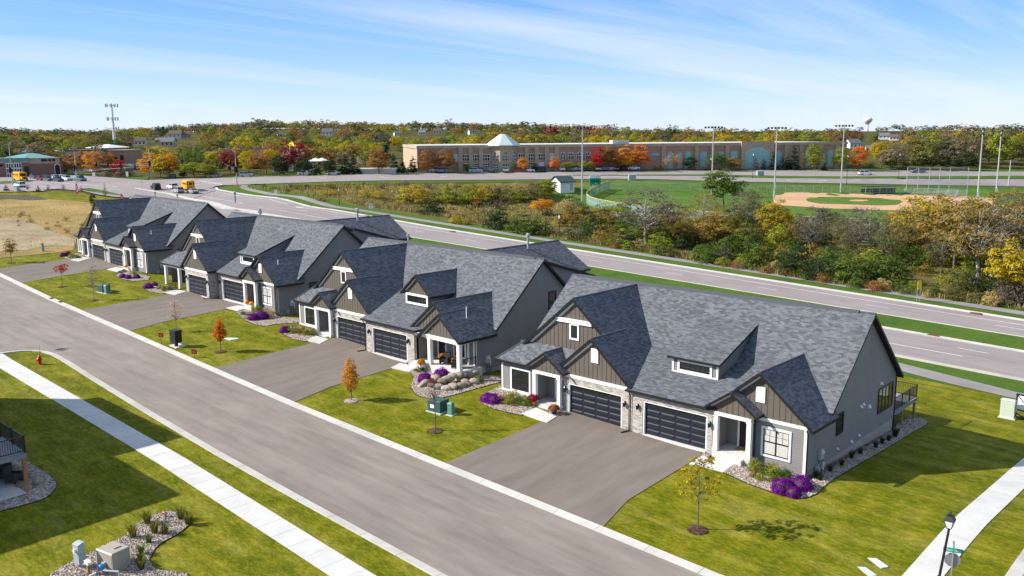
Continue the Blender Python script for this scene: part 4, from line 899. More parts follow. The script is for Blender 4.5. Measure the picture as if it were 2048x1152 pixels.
def wood_mb(rng, h, r0, cs, nb=8, top=.8, zfork=.35, lean=.03):
    m = MB(); pts = [np.array([0, 0, -.15])]; 
    for i in range(1, 6): pts.append(np.array([rng.normal(0, lean*h*.3), rng.normal(0, lean*h*.3), h*top*i/5]))
    m.tube(pts, [r0*(1-.82*i/5) for i in range(6)], 6)
    if len(cs):
        for c in cs[rng.permutation(len(cs))[:nb]]:
            t = min(.95, max(zfork, (c[2]/h-.18)))/top; t = min(.98, t); i = min(4, int(t*5)); p = pts[i]+(pts[i+1]-pts[i])*(t*5-i)
            mid = (p+c)/2+np.array([0, 0, -.04*h]); rr = r0*(1-.8*t)*.55; m.tube([p, mid, c], [rr, rr*.6, rr*.2], 4)
    return m
PROTO = {}
def proto(kind, seed):
    key = (kind, seed)
    if key in PROTO: return PROTO[key]
    rng = np.random.default_rng(1000+seed*17+sum(map(ord, kind)))
    asp = 1.4
    if kind == 'broad': h, n, nc, sh, R, H, z0, cr, ls, r0 = 10, 5200, 90, 'round', 3.3, 7.2, 2.4, .95, .25, .17
    elif kind == 'egg': h, n, nc, sh, R, H, z0, cr, ls, r0 = 10, 4600, 80, 'egg', 2.9, 8.2, 1.5, .85, .24, .15
    elif kind == 'sparse': h, n, nc, sh, R, H, z0, cr, ls, r0 = 10, 1900, 70, 'round', 3.5, 6.8, 2.9, .85, .19, .18
    elif kind == 'bush': h, n, nc, sh, R, H, z0, cr, ls, r0 = 3, 1900, 46, 'bush', 1.55, 2.5, .15, .5, .145, .04
    elif kind == 'scrub': h, n, nc, sh, R, H, z0, cr, ls, r0 = 3, 900, 36, 'bush', 1.5, 2.4, .2, .5, .12, .04
    elif kind == 'poplar': h, n, nc, sh, R, H, z0, cr, ls, r0 = 10, 2600, 60, 'flame', 2.0, 9, .9, .7, .32, .13
    elif kind == 'conifer': h, n, nc, sh, R, H, z0, cr, ls, r0 = 10, 4200, 120, 'cone', 3.0, 9.6, .4, .5, .27, .16
    elif kind == 'far': h, n, nc, sh, R, H, z0, cr, ls, r0 = 12, 1300, 44, 'round', 6.0, 9.5, 1.6, 1.75, .60, .2
    elif kind == 'farcone': h, n, nc, sh, R, H, z0, cr, ls, r0 = 12, 600, 44, 'cone', 3.2, 11.5, .3, .9, .7, .2
    P, o, cs = crown_points(rng, n, nc, sh, R, H, z0, cr)
    if kind in ('conifer', 'farcone'):
        q = P.copy(); q[:, 2] = 0; q /= np.linalg.norm(q, axis=1, keepdims=True)+1e-6; o = q*.5+np.array([0, 0, .8]); V = leaves(rng, P, o, ls, 2.2, .35)
    else: V = leaves(rng, P, o, ls, asp, .45 if kind == 'far' else .6)
    if kind in ('sparse', 'scrub'):
        wd = wood_mb(rng, h, r0, cs, 55 if kind == 'sparse' else 24, .85)
        if kind == 'sparse':      # fine twigs around the bare ends
            for c in cs[:48]:
                for _ in range(5):
                    d = rng.normal(0, 1, 3); d[2] = abs(d[2]); d = nrm(d)*rng.uniform(.6, 1.3); wd.tube([c, c+d*.5+[0, 0, .1], c+d], [.022, .016, .006], 3, cap=False)
    else: wd = wood_mb(rng, h, r0, cs, 10 if h > 5 else 6, .8)
    PROTO[key] = (h, R, V, wd, {}); return PROTO[key]
def crown_mesh(kind, seed):
    h, R, V, wd, d = proto(kind, seed)
    if 'c' not in d: d['c'] = quads_mesh('crown', V, ['leaf_olive']); d['t'] = wd.mesh('trunk', 'bark', uv=False)
    return h, R, d['c'], d['t']
def one_mesh(kind, seed):
    h, R, V, wd, d = proto(kind, seed)
    if 'o' not in d: d['o'] = quads_mesh('tree', V, ['leaf_olive', 'bark'], wd)
    return h, R, d['o']
def setmat(o, m): o.material_slots[0].link = 'OBJECT'; o.material_slots[0].material = MATS[m]
def plant(kind, seed, loc, h, wid, color, name, label, cat, group=None, rz=None, pale=False, parts=True):
    """a tree or bush as crown + trunk under one Empty"""
    H0, R0, cm, tm = crown_mesh(kind, seed); r = thing(name, label, cat, loc, rz if rz is not None else random.uniform(0, 6.28), group)
    r.scale = (wid/(2*R0), wid/(2*R0), h/H0)
    c = obj('crown', cm, r); setmat(c, 'leaf_'+color); t = obj('trunk', tm, r)
    if pale: setmat(t, 'bark_pale')
    return r
SEED = [0]
def tree(px, yb, yt, wpx, color, label, kind='broad', name='tree', cat='tree', group=None, pale=False, nseed=3):
    b = W(px, yb); h = HT(px, yb, yt); SEED[0] += 1
    return plant(kind, SEED[0] % nseed, tuple(b), h, wpx/PXM(px, yb)*1.06, color, name, label, cat, group, pale=pale)
# ---------------------------------------------------------------- young street trees on the lawns
def young_tree(px, yb, yt, color, shape, label, n=900, ls=.11, wpx=60, crown_from=.35, mulch='mulch', ring=.62, trunk='bark', branchy=10, seed=1, clump=.28, nc=60):
    b = W(px, yb); h = HT(px, yb, yt); rng = np.random.default_rng(seed); R = wpx/PXM(px, yb)/2
    r = thing('young_tree', label, 'tree', tuple(b), 0, 'young trees on the front lawns')
    P, o, cs = crown_points(rng, n, nc, shape, R, h*(1-crown_from)*.97, h*crown_from, clump, hollow=.2)
    c = obj('crown', quads_mesh('crown', leaves(rng, P, o, ls, 1.5), ['leaf_'+color]), r)
    m = MB(); r0 = .045; m.tube([(0, 0, -.1), (.01, 0, h*.3), (0, .01, h*.6), (.01, 0, h*.93)], [r0, r0*.8, r0*.5, r0*.15], 7)
    for k in range(branchy*3):
        c_ = cs[rng.integers(0, len(cs))]; z = max(h*crown_from*.95, c_[2]-rng.uniform(.3, .9)*min(1, h*.2)); z = min(z, h*.85)
        m.tube([(0, 0, z), ((c_[0])*.5, c_[1]*.5, (z+c_[2])/2-.05), tuple(c_)], [.018, .011, .004], 4, cap=False)
    m.build('trunk', trunk, r, uv=False)
    mm = MB(); mm.lathe([(ring, -.02), (ring*.95, .05), (ring*.5, .09), (.06, .10)], n=18); q = mm.build('mulch_ring', mulch, r, uv=False)
    for v in q.data.vertices: v.co.x *= rng.uniform(.93, 1.07); v.co.y *= rng.uniform(.93, 1.07)
    return r
young_tree(1395, 1060, 900, 'yellow', 'egg', 'thin young tree with sparse yellow leaves on the nearest lawn', n=1000, ls=.12, wpx=100, crown_from=.33, seed=3, clump=.2)
young_tree(703, 802, 706, 'orange', 'flame', 'narrow orange-gold young tree beside the wide driveway', n=3200, ls=.085, nc=150, wpx=36, crown_from=.18, mulch='river_rock', seed=5, clump=.2)
young_tree(442, 704, 628, 'fire', 'flame', 'narrow deep orange young tree beside the box on a post', n=2800, ls=.095, nc=140, wpx=28, crown_from=.28, seed=6, clump=.2)
young_tree(353, 664, 594, 'pink', 'egg', 'bare pinkish young tree behind the black cluster mailbox', n=330, ls=.09, wpx=34, crown_from=.35, seed=7, trunk='bark_pale', branchy=26)
young_tree(188, 601, 527, 'brown', 'egg', 'bare young tree left of the green utility boxes', n=260, ls=.1, wpx=30, crown_from=.3, seed=8, trunk='bark_pale', branchy=24)
young_tree(125, 574, 528, 'red', 'round', 'young tree with thin red leaves near the farthest driveway', n=300, ls=.14, wpx=28, crown_from=.6, seed=9)
young_tree(23, 526, 472, 'gold', 'egg', 'young tree with golden leaves at the edge of the dry field', n=620, ls=.16, wpx=26, crown_from=.3, seed=10)
young_tree(871, 862, 748, 'brown', 'egg', 'bare thin young tree in front of the green transformer box', n=70, ls=.08, wpx=46, crown_from=.5, seed=11, branchy=22)
# ---------------------------------------------------------------- rock beds and their plants
def bed(px, name='rock_bed', n=700, edging=True, seed=0):
    q = [WX(*p) for p in px]; o = drape(name, q, .075, 'river_rock', step=2.0)
    rng = np.random.default_rng(seed+5); A = np.array(q); lo, hi = A.min(0), A.max(0)
    def inside(p):
        c = False
        for i in range(len(A)):
            a, b = A[i], A[i-1]
            if (a[1] > p[1]) != (b[1] > p[1]) and p[0] < (b[0]-a[0])*(p[1]-a[1])/(b[1]-a[1])+a[0]: c = not c
        return c
    m = MB(); k = 0; tries = 0
    while k < n and tries < n*12:
        tries += 1; p = rng.uniform(lo, hi)
        if not inside(p): continue
        r = rng.uniform(.035, .085); z = tz(*p)+.075; a = rng.uniform(0, 6.28); ca, sa = math.cos(a), math.sin(a); e = rng.uniform(.6, 1.4)
        pt = [(p[0]+r*e*ca, p[1]+r*e*sa, z), (p[0]-r*sa, p[1]+r*ca, z), (p[0]-r*e*ca, p[1]-r*e*sa, z), (p[0]+r*sa, p[1]-r*ca, z)]; t = (p[0], p[1], z+r*.8)
        for i in range(4): m.poly([pt[i], pt[(i+1) % 4], t])
        k += 1
    # each pebble is one island: join its four faces by shared points
    me = bpy.data.meshes.new('pebbles'); V = []; F = []
    for i in range(0, len(m.f), 4):
        b0 = len(V); ids = m.f[i]; V += [m.v[m.f[i+j][0]] for j in range(4)]+[m.v[ids[2]]]
        F += [(b0+j, b0+(j+1) % 4, b0+4) for j in range(4)]
    me.from_pydata(V, [], F); me.materials.append(MATS['pebbles']); tag(obj('pebbles', me), kind='stuff')
    if edging:
        pl = [(*p, tz(*p)+.05) for p in q]+[(*q[0], tz(*q[0])+.05)]; tag(MB().tube(pl, .035, 4, cap=False).build('bed_edging', 'black_trim', None, uv=False), kind='structure')
    return o
bed([(962, 802), (969, 811), (990, 820), (1012, 825), (1043, 832), (1052, 828), (1074, 812), (1062, 800), (1030, 782), (1003, 772), (976, 785)], n=900, seed=1)
bed([(1095, 829), (1128, 834), (1135, 822), (1131, 812), (1112, 815)], n=160, seed=2, edging=False)
bed([(1447, 946), (1494, 968), (1544, 986), (1590, 998), (1612, 997), (1632, 990), (1648, 974), (1700, 940), (1780, 893), (1815, 872), (1850, 852), (1855, 845), (1842, 838), (1820, 834), (1800, 845), (1785, 862), (1700, 915), (1618, 965), (1606, 960), (1560, 945), (1500, 925), (1478, 925)], n=2300, seed=3)
bed([(1403, 912), (1416, 917), (1431, 905), (1427, 896), (1410, 903)], n=120, seed=4, edging=False)
bed([(820, 745), (828, 755), (822, 772), (826, 783), (838, 793), (863, 800), (897, 794), (947, 780), (1003, 765), (1006, 755), (985, 752), (945, 756), (921, 749), (888, 738), (850, 728), (832, 732)], n=1300, seed=5)
bed([(565, 668), (585, 679), (612, 684), (636, 671), (632, 662), (600, 654), (572, 655), (562, 660)], n=420, seed=6)
bed([(472, 625), (489, 641), (510, 650), (530, 653), (556, 649), (599, 646), (602, 639), (570, 636), (548, 632), (520, 618), (490, 620)], n=500, seed=7)
bed([(286, 577), (301, 585), (326, 588), (356, 581), (350, 574), (330, 571), (299, 569)], n=260, seed=8)
bed([(232, 552), (243, 559), (267, 563), (297, 561), (300, 554), (280, 549), (262, 540), (240, 543)], n=260, seed=9)
bed([(121, 513), (136, 519), (152, 521), (171, 516), (163, 509), (140, 505), (128, 507)], n=200, seed=10)
bed([(95, 1165), (101, 1151), (127, 1134), (190, 1103), (251, 1073), (274, 1050), (305, 1033), (334, 1024), (360, 1026), (376, 1034), (383, 1048), (354, 1071), (330, 1083), (311, 1097), (298, 1120), (303, 1133), (316, 1142), (374, 1149), (384, 1165)], n=2600, seed=11)
bed([(-40, 1030), (0, 1024), (43, 1013), (80, 1002), (99, 992), (113, 975), (111, 965), (98, 952), (58, 927), (26, 916), (0, 914), (-40, 912)], n=1300, seed=12)
# front walks
def walk(px, label=None):
    q = [WX(*p) for p in px]; r = tag(thing('front_walk', None, None), kind='structure'); a, b, c, d = [np.array(p) for p in q]
    for t0, t1 in ((0, .495), (.505, 1)):
        R4 = [a+(b-a)*t0, a+(b-a)*t1, d+(c-d)*t1, d+(c-d)*t0]
        if np.cross(R4[1]-R4[0], R4[2]-R4[1]) < 0: R4 = R4[::-1]
        MB().hexa([(p[0], p[1], tz(*p)-.1) for p in R4]+[(p[0], p[1], tz(*p)+.095) for p in R4]).build('slab', 'walk_concrete', r, uv=False)
walk([(1043, 829), (1094, 847), (1113, 835), (1072, 817)]); walk([(1403, 934), (1447, 946), (1473, 927), (1440, 914)]); walk([(1378, 930), (1403, 934), (1420, 921), (1405, 913)])
walk([(782, 737), (819, 745), (833, 734), (800, 728)]); walk([(612, 682), (640, 689), (657, 680), (632, 673)]); walk([(452, 617), (475, 623), (498, 616), (478, 612)]); walk([(328, 586), (350, 591), (372, 584), (352, 580)]); walk([(214, 540), (236, 545), (250, 538), (232, 535)]); walk([(140, 521), (158, 524), (182, 517), (168, 515)]); walk([(338, 692), (352, 698), (372, 693), (358, 688)])
# mums, shrubs, grasses
def flowerpuff(seed, R=.55, Hh=.62, n=1500, ls=.055):
    rng = np.random.default_rng(seed); d = rng.normal(0, 1, (n, 3)); d /= np.linalg.norm(d, axis=1, keepdims=True); d[:, 2] = np.abs(d[:, 2])
    lump = 1+.12*np.sin(d[:, 0]*5+seed)*np.cos(d[:, 1]*6)
    P = d*np.array([R, R, Hh])*(rng.uniform(.82, 1.02, n)*lump)[:, None]; return P, d
MUM = {}
def mum(px, py, r, color, label, pot=None, h=None, group='flowering mums by the houses', dz=0.06, pos=None):
    b = np.array(pos) if pos is not None else W(px, py); k = random.randrange(3)
    if k not in MUM:
        P, d = flowerpuff(k+40); rng = np.random.default_rng(k); MUM[k] = (quads_mesh('blossoms', leaves(rng, P, d*1.4, .075, 1.1, .5), ['leaf_purple']), MB().ell((0, 0, .22), (.44, .44, .3), 12, 7).mesh('foliage', 'leaf_green', smooth=True, uv=False))
    t = thing('flower_mum', label, 'flowers', (b[0], b[1], b[2]+dz), random.uniform(0, 6), group)
    zz = 0
    if pot:
        MB().lathe([(.17, 0), (.24, .3), (.27, .32), (.27, .36), (.2, .36)], n=14).build('pot', pot, t, smooth=False, uv=False); zz = .3
    s = r/.55; hh = (h or r*1.05)/.62
    o = obj('blossoms', MUM[k][0], t, (0, 0, zz)); o.scale = (s, s, hh); setmat(o, 'leaf_'+color); f = obj('foliage', MUM[k][1], t, (0, 0, zz)); f.scale = (s, s, hh)
    return t
mum(976, 803, .62, 'purple', 'purple mum mound at the left end of the nearest home\'s left bed'); mum(988, 806, .66, 'purple', 'bigger purple mum mound touching the one at the bed\'s left end')
mum(1566, 983, .72, 'purple', 'wide purple mum left of its twin at the nearest house corner'); mum(1602, 978, .74, 'purple', 'purple mum at the nearest house corner, right of its twin'); mum(1586, 992, .5, 'purple', 'low purple mum in front of the two large ones at the house corner')
mum(851, 764, .72, 'purple', 'purple mum at the left end of the bed above the boulders'); mum(884, 758, .82, 'purple', 'largest purple mum above the boulder wall, by the porch post'); mum(868, 767, .5, 'magenta', 'pinkish purple mum squeezed between two purple mums over the boulders')
mum(571, 665, .62, 'purple', 'purple mum in the small bed left of the second home\'s window'); mum(508, 640, .66, 'purple', 'left one of two purple mums in the third home\'s right bed'); mum(524, 638, .8, 'purple', 'right larger one of two purple mums in the third home\'s right bed')
mum(297, 577, .62, 'purple', 'purple mum by the open post porch of the third home'); mum(310, 572, .42, 'purple', 'small purple mum beside the open post porch')
for i, (a, b) in enumerate(((246, 556), (257, 558), (273.5, 557))): mum(a, b, .5, 'purple', ('leftmost', 'middle', 'rightmost')[i]+' of three purple mums in a row by the farthest home')
mum(127, 513.5, .55, 'purple', 'dark purple mum at the left bed of the farthest home'); mum(137, 511, .55, 'crimson', 'dark red-purple mum next to the purple one at the farthest home')
mum(1066, 808, .5, 'magenta', 'crimson mum in a blue pot beside the orange pumpkin', pot='blue_pot', h=.45); mum(1108, 829, .48, 'mum_rust', 'rust pink mum in a dark blue pot by the left garage door', pot='blue_pot', h=.42)
def H2p(x, y, z): return (*H(HOUSES[1][0], HOUSES[1][1], x, y), HOUSES[1][0][2]+z)
mum(0, 0, .34, 'mum_orange', 'yellow-orange mum on the corner porch left of the chairs', pot='white_plastic', pos=H2p(7.9, .6, .34), dz=0); mum(0, 0, .34, 'mum_orange', 'orange mum between the two porch chairs', pot='white_plastic', pos=H2p(9.6, .55, .34), dz=0); mum(0, 0, .4, 'mum_orange', 'orange mum on the porch step by the left post', pot='white_plastic', pos=H2p(7.55, -1.45, .1), dz=0)
def shrub(px, py, r, h, color, label, kind='bush', grp='low shrubs in the rock beds', cat='shrub', name='garden_shrub'):
    b = W(px, py); SEED[0] += 1
    return plant(kind, SEED[0] % 3, (b[0], b[1], b[2]+.04), h, 2*r, color, name, label, cat, grp)
k = 0
SHR = [(1005, 806, .5, .9, 'straw'), (1028, 803, .6, 1.0, 'lime'), (1020, 811, .45, .7, 'lime'), (1045, 810, .55, .8, 'green'), (1052, 813, .4, .7, 'lime'), (1510, 945, .5, .95, 'lime'), (1530, 949, .5, .85, 'olive'), (1548, 954, .6, 1.0, 'lime'), (1565, 962, .6, .9, 'green'), (1520, 962, .35, .5, 'lime'), (1508, 955, .3, .45, 'gold'), (1548, 966, .35, .5, 'olive'),
 (838, 744, .45, .5, 'olive'), (862, 742, .6, .85, 'lime'), (878, 744, .45, .7, 'straw'), (896, 747, .4, .6, 'lime'), (955, 765, .5, .6, 'lime'), (588, 666, .6, .9, 'lime'), (604, 668, .7, .9, 'gold'), (618, 671, .6, .9, 'lime'), (626, 668, .4, .7, 'straw'), (487, 630, .4, .45, 'green'), (499, 632, .4, .45, 'olive'), (494, 639, .35, .4, 'lime'), (512, 625, .6, .9, 'lime'), (530, 628, .5, .8, 'straw'), (541, 636, .6, .9, 'straw'), (322, 578, .5, .6, 'lime'), (333, 580, .6, .8, 'lime'), (346, 580, .6, .8, 'olive'), (328, 583, .3, .4, 'green'),
 (239, 547, .35, .4, 'green'), (248, 545, .35, .4, 'green'), (266, 549, .5, .6, 'lime'), (146, 514, .6, .7, 'lime'), (155, 517, .5, .5, 'green'), (142, 517, .4, .4, 'lime')]
for a, b, r, h, c in SHR: shrub(a, b, r, h, c, {'lime': 'yellow-green leafy shrub', 'straw': 'straw coloured fading hydrangea', 'green': 'dark green leafy shrub', 'olive': 'olive green low shrub', 'gold': 'golden leaved low shrub'}[c]+' in a pebble bed by a house front', grp='low shrubs in the rock beds, '+c)
def tuftmesh(seed, n=150, h=.8):
    rng = np.random.default_rng(seed); V = []
    for i in range(n):
        a = rng.uniform(0, 6.28); r = rng.uniform(0, .16); l = rng.uniform(.6, 1)*h; t = rng.uniform(.15, .55); b = np.array([r*math.cos(a), r*math.sin(a), 0]); d = np.array([math.cos(a), math.sin(a), 0]); s = np.array([-d[1], d[0], 0])*.014
        m = b+d*l*t*.35+[0, 0, l*.6]; e = b+d*l*t+[0, 0, l*.95]; V += [[b-s, b+s, m+s, m-s], [m-s, m+s, e+s*.3, e-s*.3]]
    return quads_mesh('blades', np.array(V), ['leaf_tuft'])
TUF = [share(('tuft', i), lambda i=i: tuftmesh(i)) for i in range(2)]
def tuft(px, py, r, label, color='tuft', grp='ornamental grass clumps'):
    b = W(px, py); t = tag(obj('grass_clump', TUF[random.randrange(2)], None, (b[0], b[1], b[2]+.05), random.uniform(0, 6)), label, 'grass clump', grp); t.scale = (r/.62,)*3; setmat(t, 'leaf_'+color); return t
for a, b, r in ((266, 1077, .62), (295, 1049, .6), (310, 1068, .62), (330, 1070, .55), (362, 1040, .6), (377, 1050, .62), (283, 1140, .55)): tuft(a, b, r, 'reddish tipped grass clump in the pebble bed by the tan pump box', 'tuft', 'grass clumps round the pump box')
for a, b, r in ((298, 1088, .4), (283, 1110, .45), (282, 1124, .4)): tuft(a, b, r, 'small green clump in the pebble bed by the tan pump box', 'green', 'green clumps round the pump box')
for a, b, r in ((1660, 945, .4), (1683, 933, .4), (1703, 918, .42), (1720, 910, .42), (1751, 897, .42), (1764, 889, .42), (1777, 883, .4), (1790, 875, .6), (1632, 957, .4), (1640, 962, .45)): tuft(a, b, r, 'dark green clump at the foot of the nearest home\'s right wall', 'dark_green', 'green clumps along the right wall')
# pumpkins
def pumpkin(pos, r, label):
    t = thing('pumpkin', label, 'pumpkin', pos, 0, 'pumpkins at the front doors'); m = MB(); n = 20; k = 0
    for i in range(8):
        ph = math.pi*i/7-math.pi/2
        for j in range(n): a = 2*math.pi*j/n; q = (1+.08*math.cos(a*8))*r*math.cos(ph); m.v.append((q*math.cos(a), q*math.sin(a), r*.78*(1+math.sin(ph))))
    for i in range(7):
        for j in range(n): m.f.append((i*n+j, i*n+(j+1) % n, (i+1)*n+(j+1) % n, (i+1)*n+j)); m.m.append(0)
    m.build('fruit', 'pumpkin', t, smooth=True, uv=False); MB().tube([(0, 0, r*1.5), (.02, 0, r*1.85)], [.03, .02], 5).build('stem', 'stem_green', t, uv=False)
def Hk(k, x, y, z): return (*H(HOUSES[k][0], HOUSES[k][1], x, y), HOUSES[k][0][2]+z)
pumpkin(Hk(0, -9.75, -.72, .18), .24, 'orange pumpkin beside the crimson mum on the nearest home\'s left step')
pumpkin(Hk(2, 6.1, .2, .2), .3, 'left orange pumpkin at the third home\'s right door'); pumpkin(Hk(2, 7.3, .1, .2), .3, 'right orange pumpkin at the third home\'s right door')
pumpkin(Hk(3, 6.9, -.4, .2), .3, 'orange pumpkin on the right step of the farthest home'); pumpkin(Hk(3, -9.6, -1.3, .1), .28, 'orange pumpkin left of the farthest home\'s left walk'); pumpkin(Hk(3, -7.9, -1.5, .05), .3, 'orange pumpkin near the farthest home\'s left garage door')
# ---------------------------------------------------------------- boulder wall
def bould(seed):
    rng = np.random.default_rng(seed); bm = bmesh.new(); bmesh.ops.create_icosphere(bm, subdivisions=2, radius=1)
    ax = [nrm(rng.normal(0, 1, 3)) for _ in range(9)]; off = rng.uniform(.5, .86, 9)
    for v in bm.verts:
        p = np.array(v.co)
        for a, o in zip(ax, off):
            d = p@a
            if d > o: p = p-a*(d-o)*.85
        v.co = p*rng.uniform(.97, 1.03)
    me = bpy.data.meshes.new('boulder'); bm.to_mesh(me); bm.free(); me.materials.append(MATS['boulder_rock']); me.polygons.foreach_set('use_smooth', [True]*len(me.polygons)); return me
BM = [bould(i) for i in range(5)]
def boulder(px, py, sx, sy, sz, label, dz=0.0, grp='boulders of the low wall'):
    b = W(px, py); o = tag(obj('boulder', BM[random.randrange(5)], None, (b[0], b[1], b[2]+sz*.45+dz), random.uniform(0, 6)), label, 'boulder', grp); o.scale = (sx, sy, sz); return o
for i, (a, b, s, z) in enumerate(((850, 771, .55, 0), (862, 775, .42, 0), (877, 778, .5, 0), (893, 780, .52, 0), (907, 778, .55, 0), (921, 776, .52, 0), (936, 772, .4, 0), (948, 768, .55, 0), (871, 767, .5, .35), (894, 768, .55, .3), (905, 766, .5, .4), (918, 764, .48, .45), (928, 762, .42, .4), (940, 760, .5, .3), (951, 757, .4, .4), (884, 772, .4, .3), (840, 775, .28, 0), (930, 769, .42, .1))):
    boulder(a, b, s*random.uniform(.95, 1.3), s*.85, s*.66, 'rounded tan boulder in the low stacked wall below the corner porch', z)
# ---------------------------------------------------------------- porch furniture (second home)
def armchair(pos, rz, label):
    t = thing('armchair', label, 'armchair', pos, rz, 'wicker armchairs on the corner porch'); MB().box(-.33, -.33, .18, .33, .33, .36).build('seat', 'wicker', t, uv=False); MB().hexa([(-.36, .22, .2), (.36, .22, .2), (.36, .34, .2), (-.36, .34, .2), (-.34, .34, .95), (.34, .34, .95), (.34, .46, .95), (-.34, .46, .95)]).build('backrest', 'wicker', t, uv=False)
    for s in (-1, 1): MB().box(s*.29, -.36, .1, s*.40, .3, .62).build('armrest', 'wicker', t, uv=False)
    MB().box(-.27, -.34, .36, .27, .2, .48).build('cushion', 'cushion', t, uv=False)
    for a in (-.3, .3):
        for b in (-.3, .3): obj('leg', share('chl', lambda: MB().box(-.03, -.03, 0, .03, .03, .2).mesh('leg', 'wicker', uv=False)), t, (a, b, 0))
armchair(H2p(8.9, .1, .34), R_(20), 'dark wicker armchair on the corner porch nearer the door'); armchair(H2p(10.6, -.2, .34), R_(-50), 'dark wicker armchair by the railing of the corner porch')
# ---------------------------------------------------------------- boxes, posts and signs in the yards
def gbox(nm, px, py, sx, sy, sz, mt, label, cat, rz=0, grp=None, base=True, top=.06):
    b = W(px, py); t = thing(nm, label, cat, tuple(b), rz, grp)
    m = MB().box(-sx/2, -sy/2, .05, sx/2, sy/2, sz-top); m.build('cabinet', mt, t, uv=False)
    MB().hexa([(-sx/2-.03, -sy/2-.03, sz-top), (sx/2+.03, -sy/2-.03, sz-top), (sx/2+.03, sy/2+.03, sz-top), (-sx/2-.03, sy/2+.03, sz-top), (-sx/2+.04, -sy/2+.04, sz), (sx/2-.04, -sy/2+.04, sz), (sx/2-.04, sy/2-.04, sz), (-sx/2+.04, sy/2-.04, sz)]).build('lid', mt, t, uv=False)
    if base: MB().box(-sx/2-.12, -sy/2-.12, -.1, sx/2+.12, sy/2+.12, .055).build('base', 'utility_pale', t, uv=False)
    return t
t = gbox('transformer_box', 877, 822, 1.25, 1.05, .95, 'utility_green', 'dark green transformer box on the lawn beside the slim pedestal', 'utility box', .1); MB().box(-.35, -.54, .35, .05, -.527, .62).build('sticker', 'sign_white', t, uv=False); MB().box(.02, -.54, .1, .05, -.527, .85).build('door_seam', 'black_trim', t, uv=False)
t = gbox('utility_pedestal', 902, 830, .38, .38, 1.0, 'pedestal_green', 'slim pale green pedestal right of the dark green transformer box', 'utility box', .2, top=.12)
for k in range(5): MB().box(-.2, -.2, .2+k*.14, .2, .2, .22+k*.14).build('rib', 'pedestal_green', t, uv=False)
gbox('transformer_box', 208, 584, 1.2, 1.0, .95, 'utility_green', 'dark green transformer box on the far lawn behind a pale pedestal', 'utility box', .1); gbox('utility_pedestal', 213.5, 587, .42, .42, 1.05, 'pedestal_green', 'pale green pedestal in front of the far transformer box', 'utility box', .2, top=.12)
t = gbox('utility_cabinet', 2014, 836, 1.0, .55, 1.55, 'utility_pale', 'pale grey-green utility cabinet on the grass near the right edge', 'utility cabinet', .05)
for k in range(9): MB().box(-.4, -.29, .3+k*.12, .4, -.276, .33+k*.12).build('louver', 'utility_pale', t, uv=False)
MB().box(.5, -.15, .6, .62, .15, 1.2).build('meter', 'utility_grey', t, uv=False)
b = W(86, 503); t = thing('utility_marker', 'green utility marker posts at the edge of the dry field', 'marker post', tuple(b)); MB().tube([(0, 0, -.1), (0, 0, 1.3)], .16, 8).build('post', 'pedestal_green', t, uv=False); MB().tube([(.35, 0, -.1), (.35, 0, 1.0)], .1, 8).build('post', 'pedestal_green', t, uv=False)
def lid(px, py, sx, sy, rz, mt, label):
    b = W(px, py); t = thing('valve_box_lid', label, 'ground lid', (b[0], b[1], b[2]+.02), rz); m = MB(); pts = [(sx/2*(.88*math.copysign(1, math.cos(a))+.12*math.cos(a)), sy/2*(.7*math.copysign(1, math.sin(a))+.3*math.sin(a)), 0) for a in np.linspace(.1, 2*math.pi+.1, 20, endpoint=False)]
    m.prism([(p[0], p[1], -.03) for p in pts], (0, 0, .05)); m.build('lid', mt, t, uv=False); MB().prism([(p[0]*1.06, p[1]*1.12, -.05) for p in pts], (0, 0, .055)).build('rim', 'utility_grey', t, uv=False)
lid(1753, 1124, 1.25, .42, -.55, 'white_trim', 'white oblong ground lid in the lawn near the lamp post'); lid(1732, 1142, 1.15, .4, -.55, 'utility_pale', 'pale green oblong ground lid just below the white one')
lid(463, 677.5, 1.2, 1.0, 0, 'utility_pale', 'pale green round lid in the lawn right of the deep orange tree')
# cluster mailbox
b = W(353, 694); t = thing('cluster_mailbox', 'black cluster mailbox on a pedestal by the kerb', 'mailbox', tuple(b), R_(8)); MB().box(-.12, -.12, 0, .12, .12, .5).build('pedestal', 'black_metal', t, uv=False)
MB().box(-.45, -.36, .48, .45, .36, 1.62).box(-.48, -.39, 1.62, .48, .39, 1.68).build('cabinet', 'black_metal', t, uv=False)
fm = MB().box(-.09, -.012, -.075, .09, .0, .075).mesh('mail_door', 'dark_frame', uv=False); lm = MB().box(-.03, -.016, -.012, .03, -.0125, .012).mesh('number_plate', 'grey_metal', uv=False)
for i in range(4):
    for j in range(7): d = obj('mail_door', fm, t, (-.325+i*.215, -.361, .58+j*.155)); obj('number_plate', lm, d, (0, 0, .03))
# small red lawn signs
for a, yb, yt, lb, dx in ((323, 688, 666, 'small red and black sign on a thin stake left of the mailbox', 0), (389, 716, 699, 'small red and black lawn sign right of the mailbox', 0)):
    b = W(a, yb); h = HT(a, yb, yt); t = thing('lawn_sign', lb, 'sign', tuple(b), R_(20), 'red lawn signs by the mailbox'); MB().tube([(0, 0, -.1), (0, 0, h)], .015, 4).build('stake', 'black_metal', t, uv=False); MB().box(-.3, -.02, h-.42, .3, .02, h).build('board', 'black_trim', t, uv=False); MB().box(-.2, -.025, h-.33, .22, -.0205, h-.1).build('panel', 'sign_red', t, uv=False)
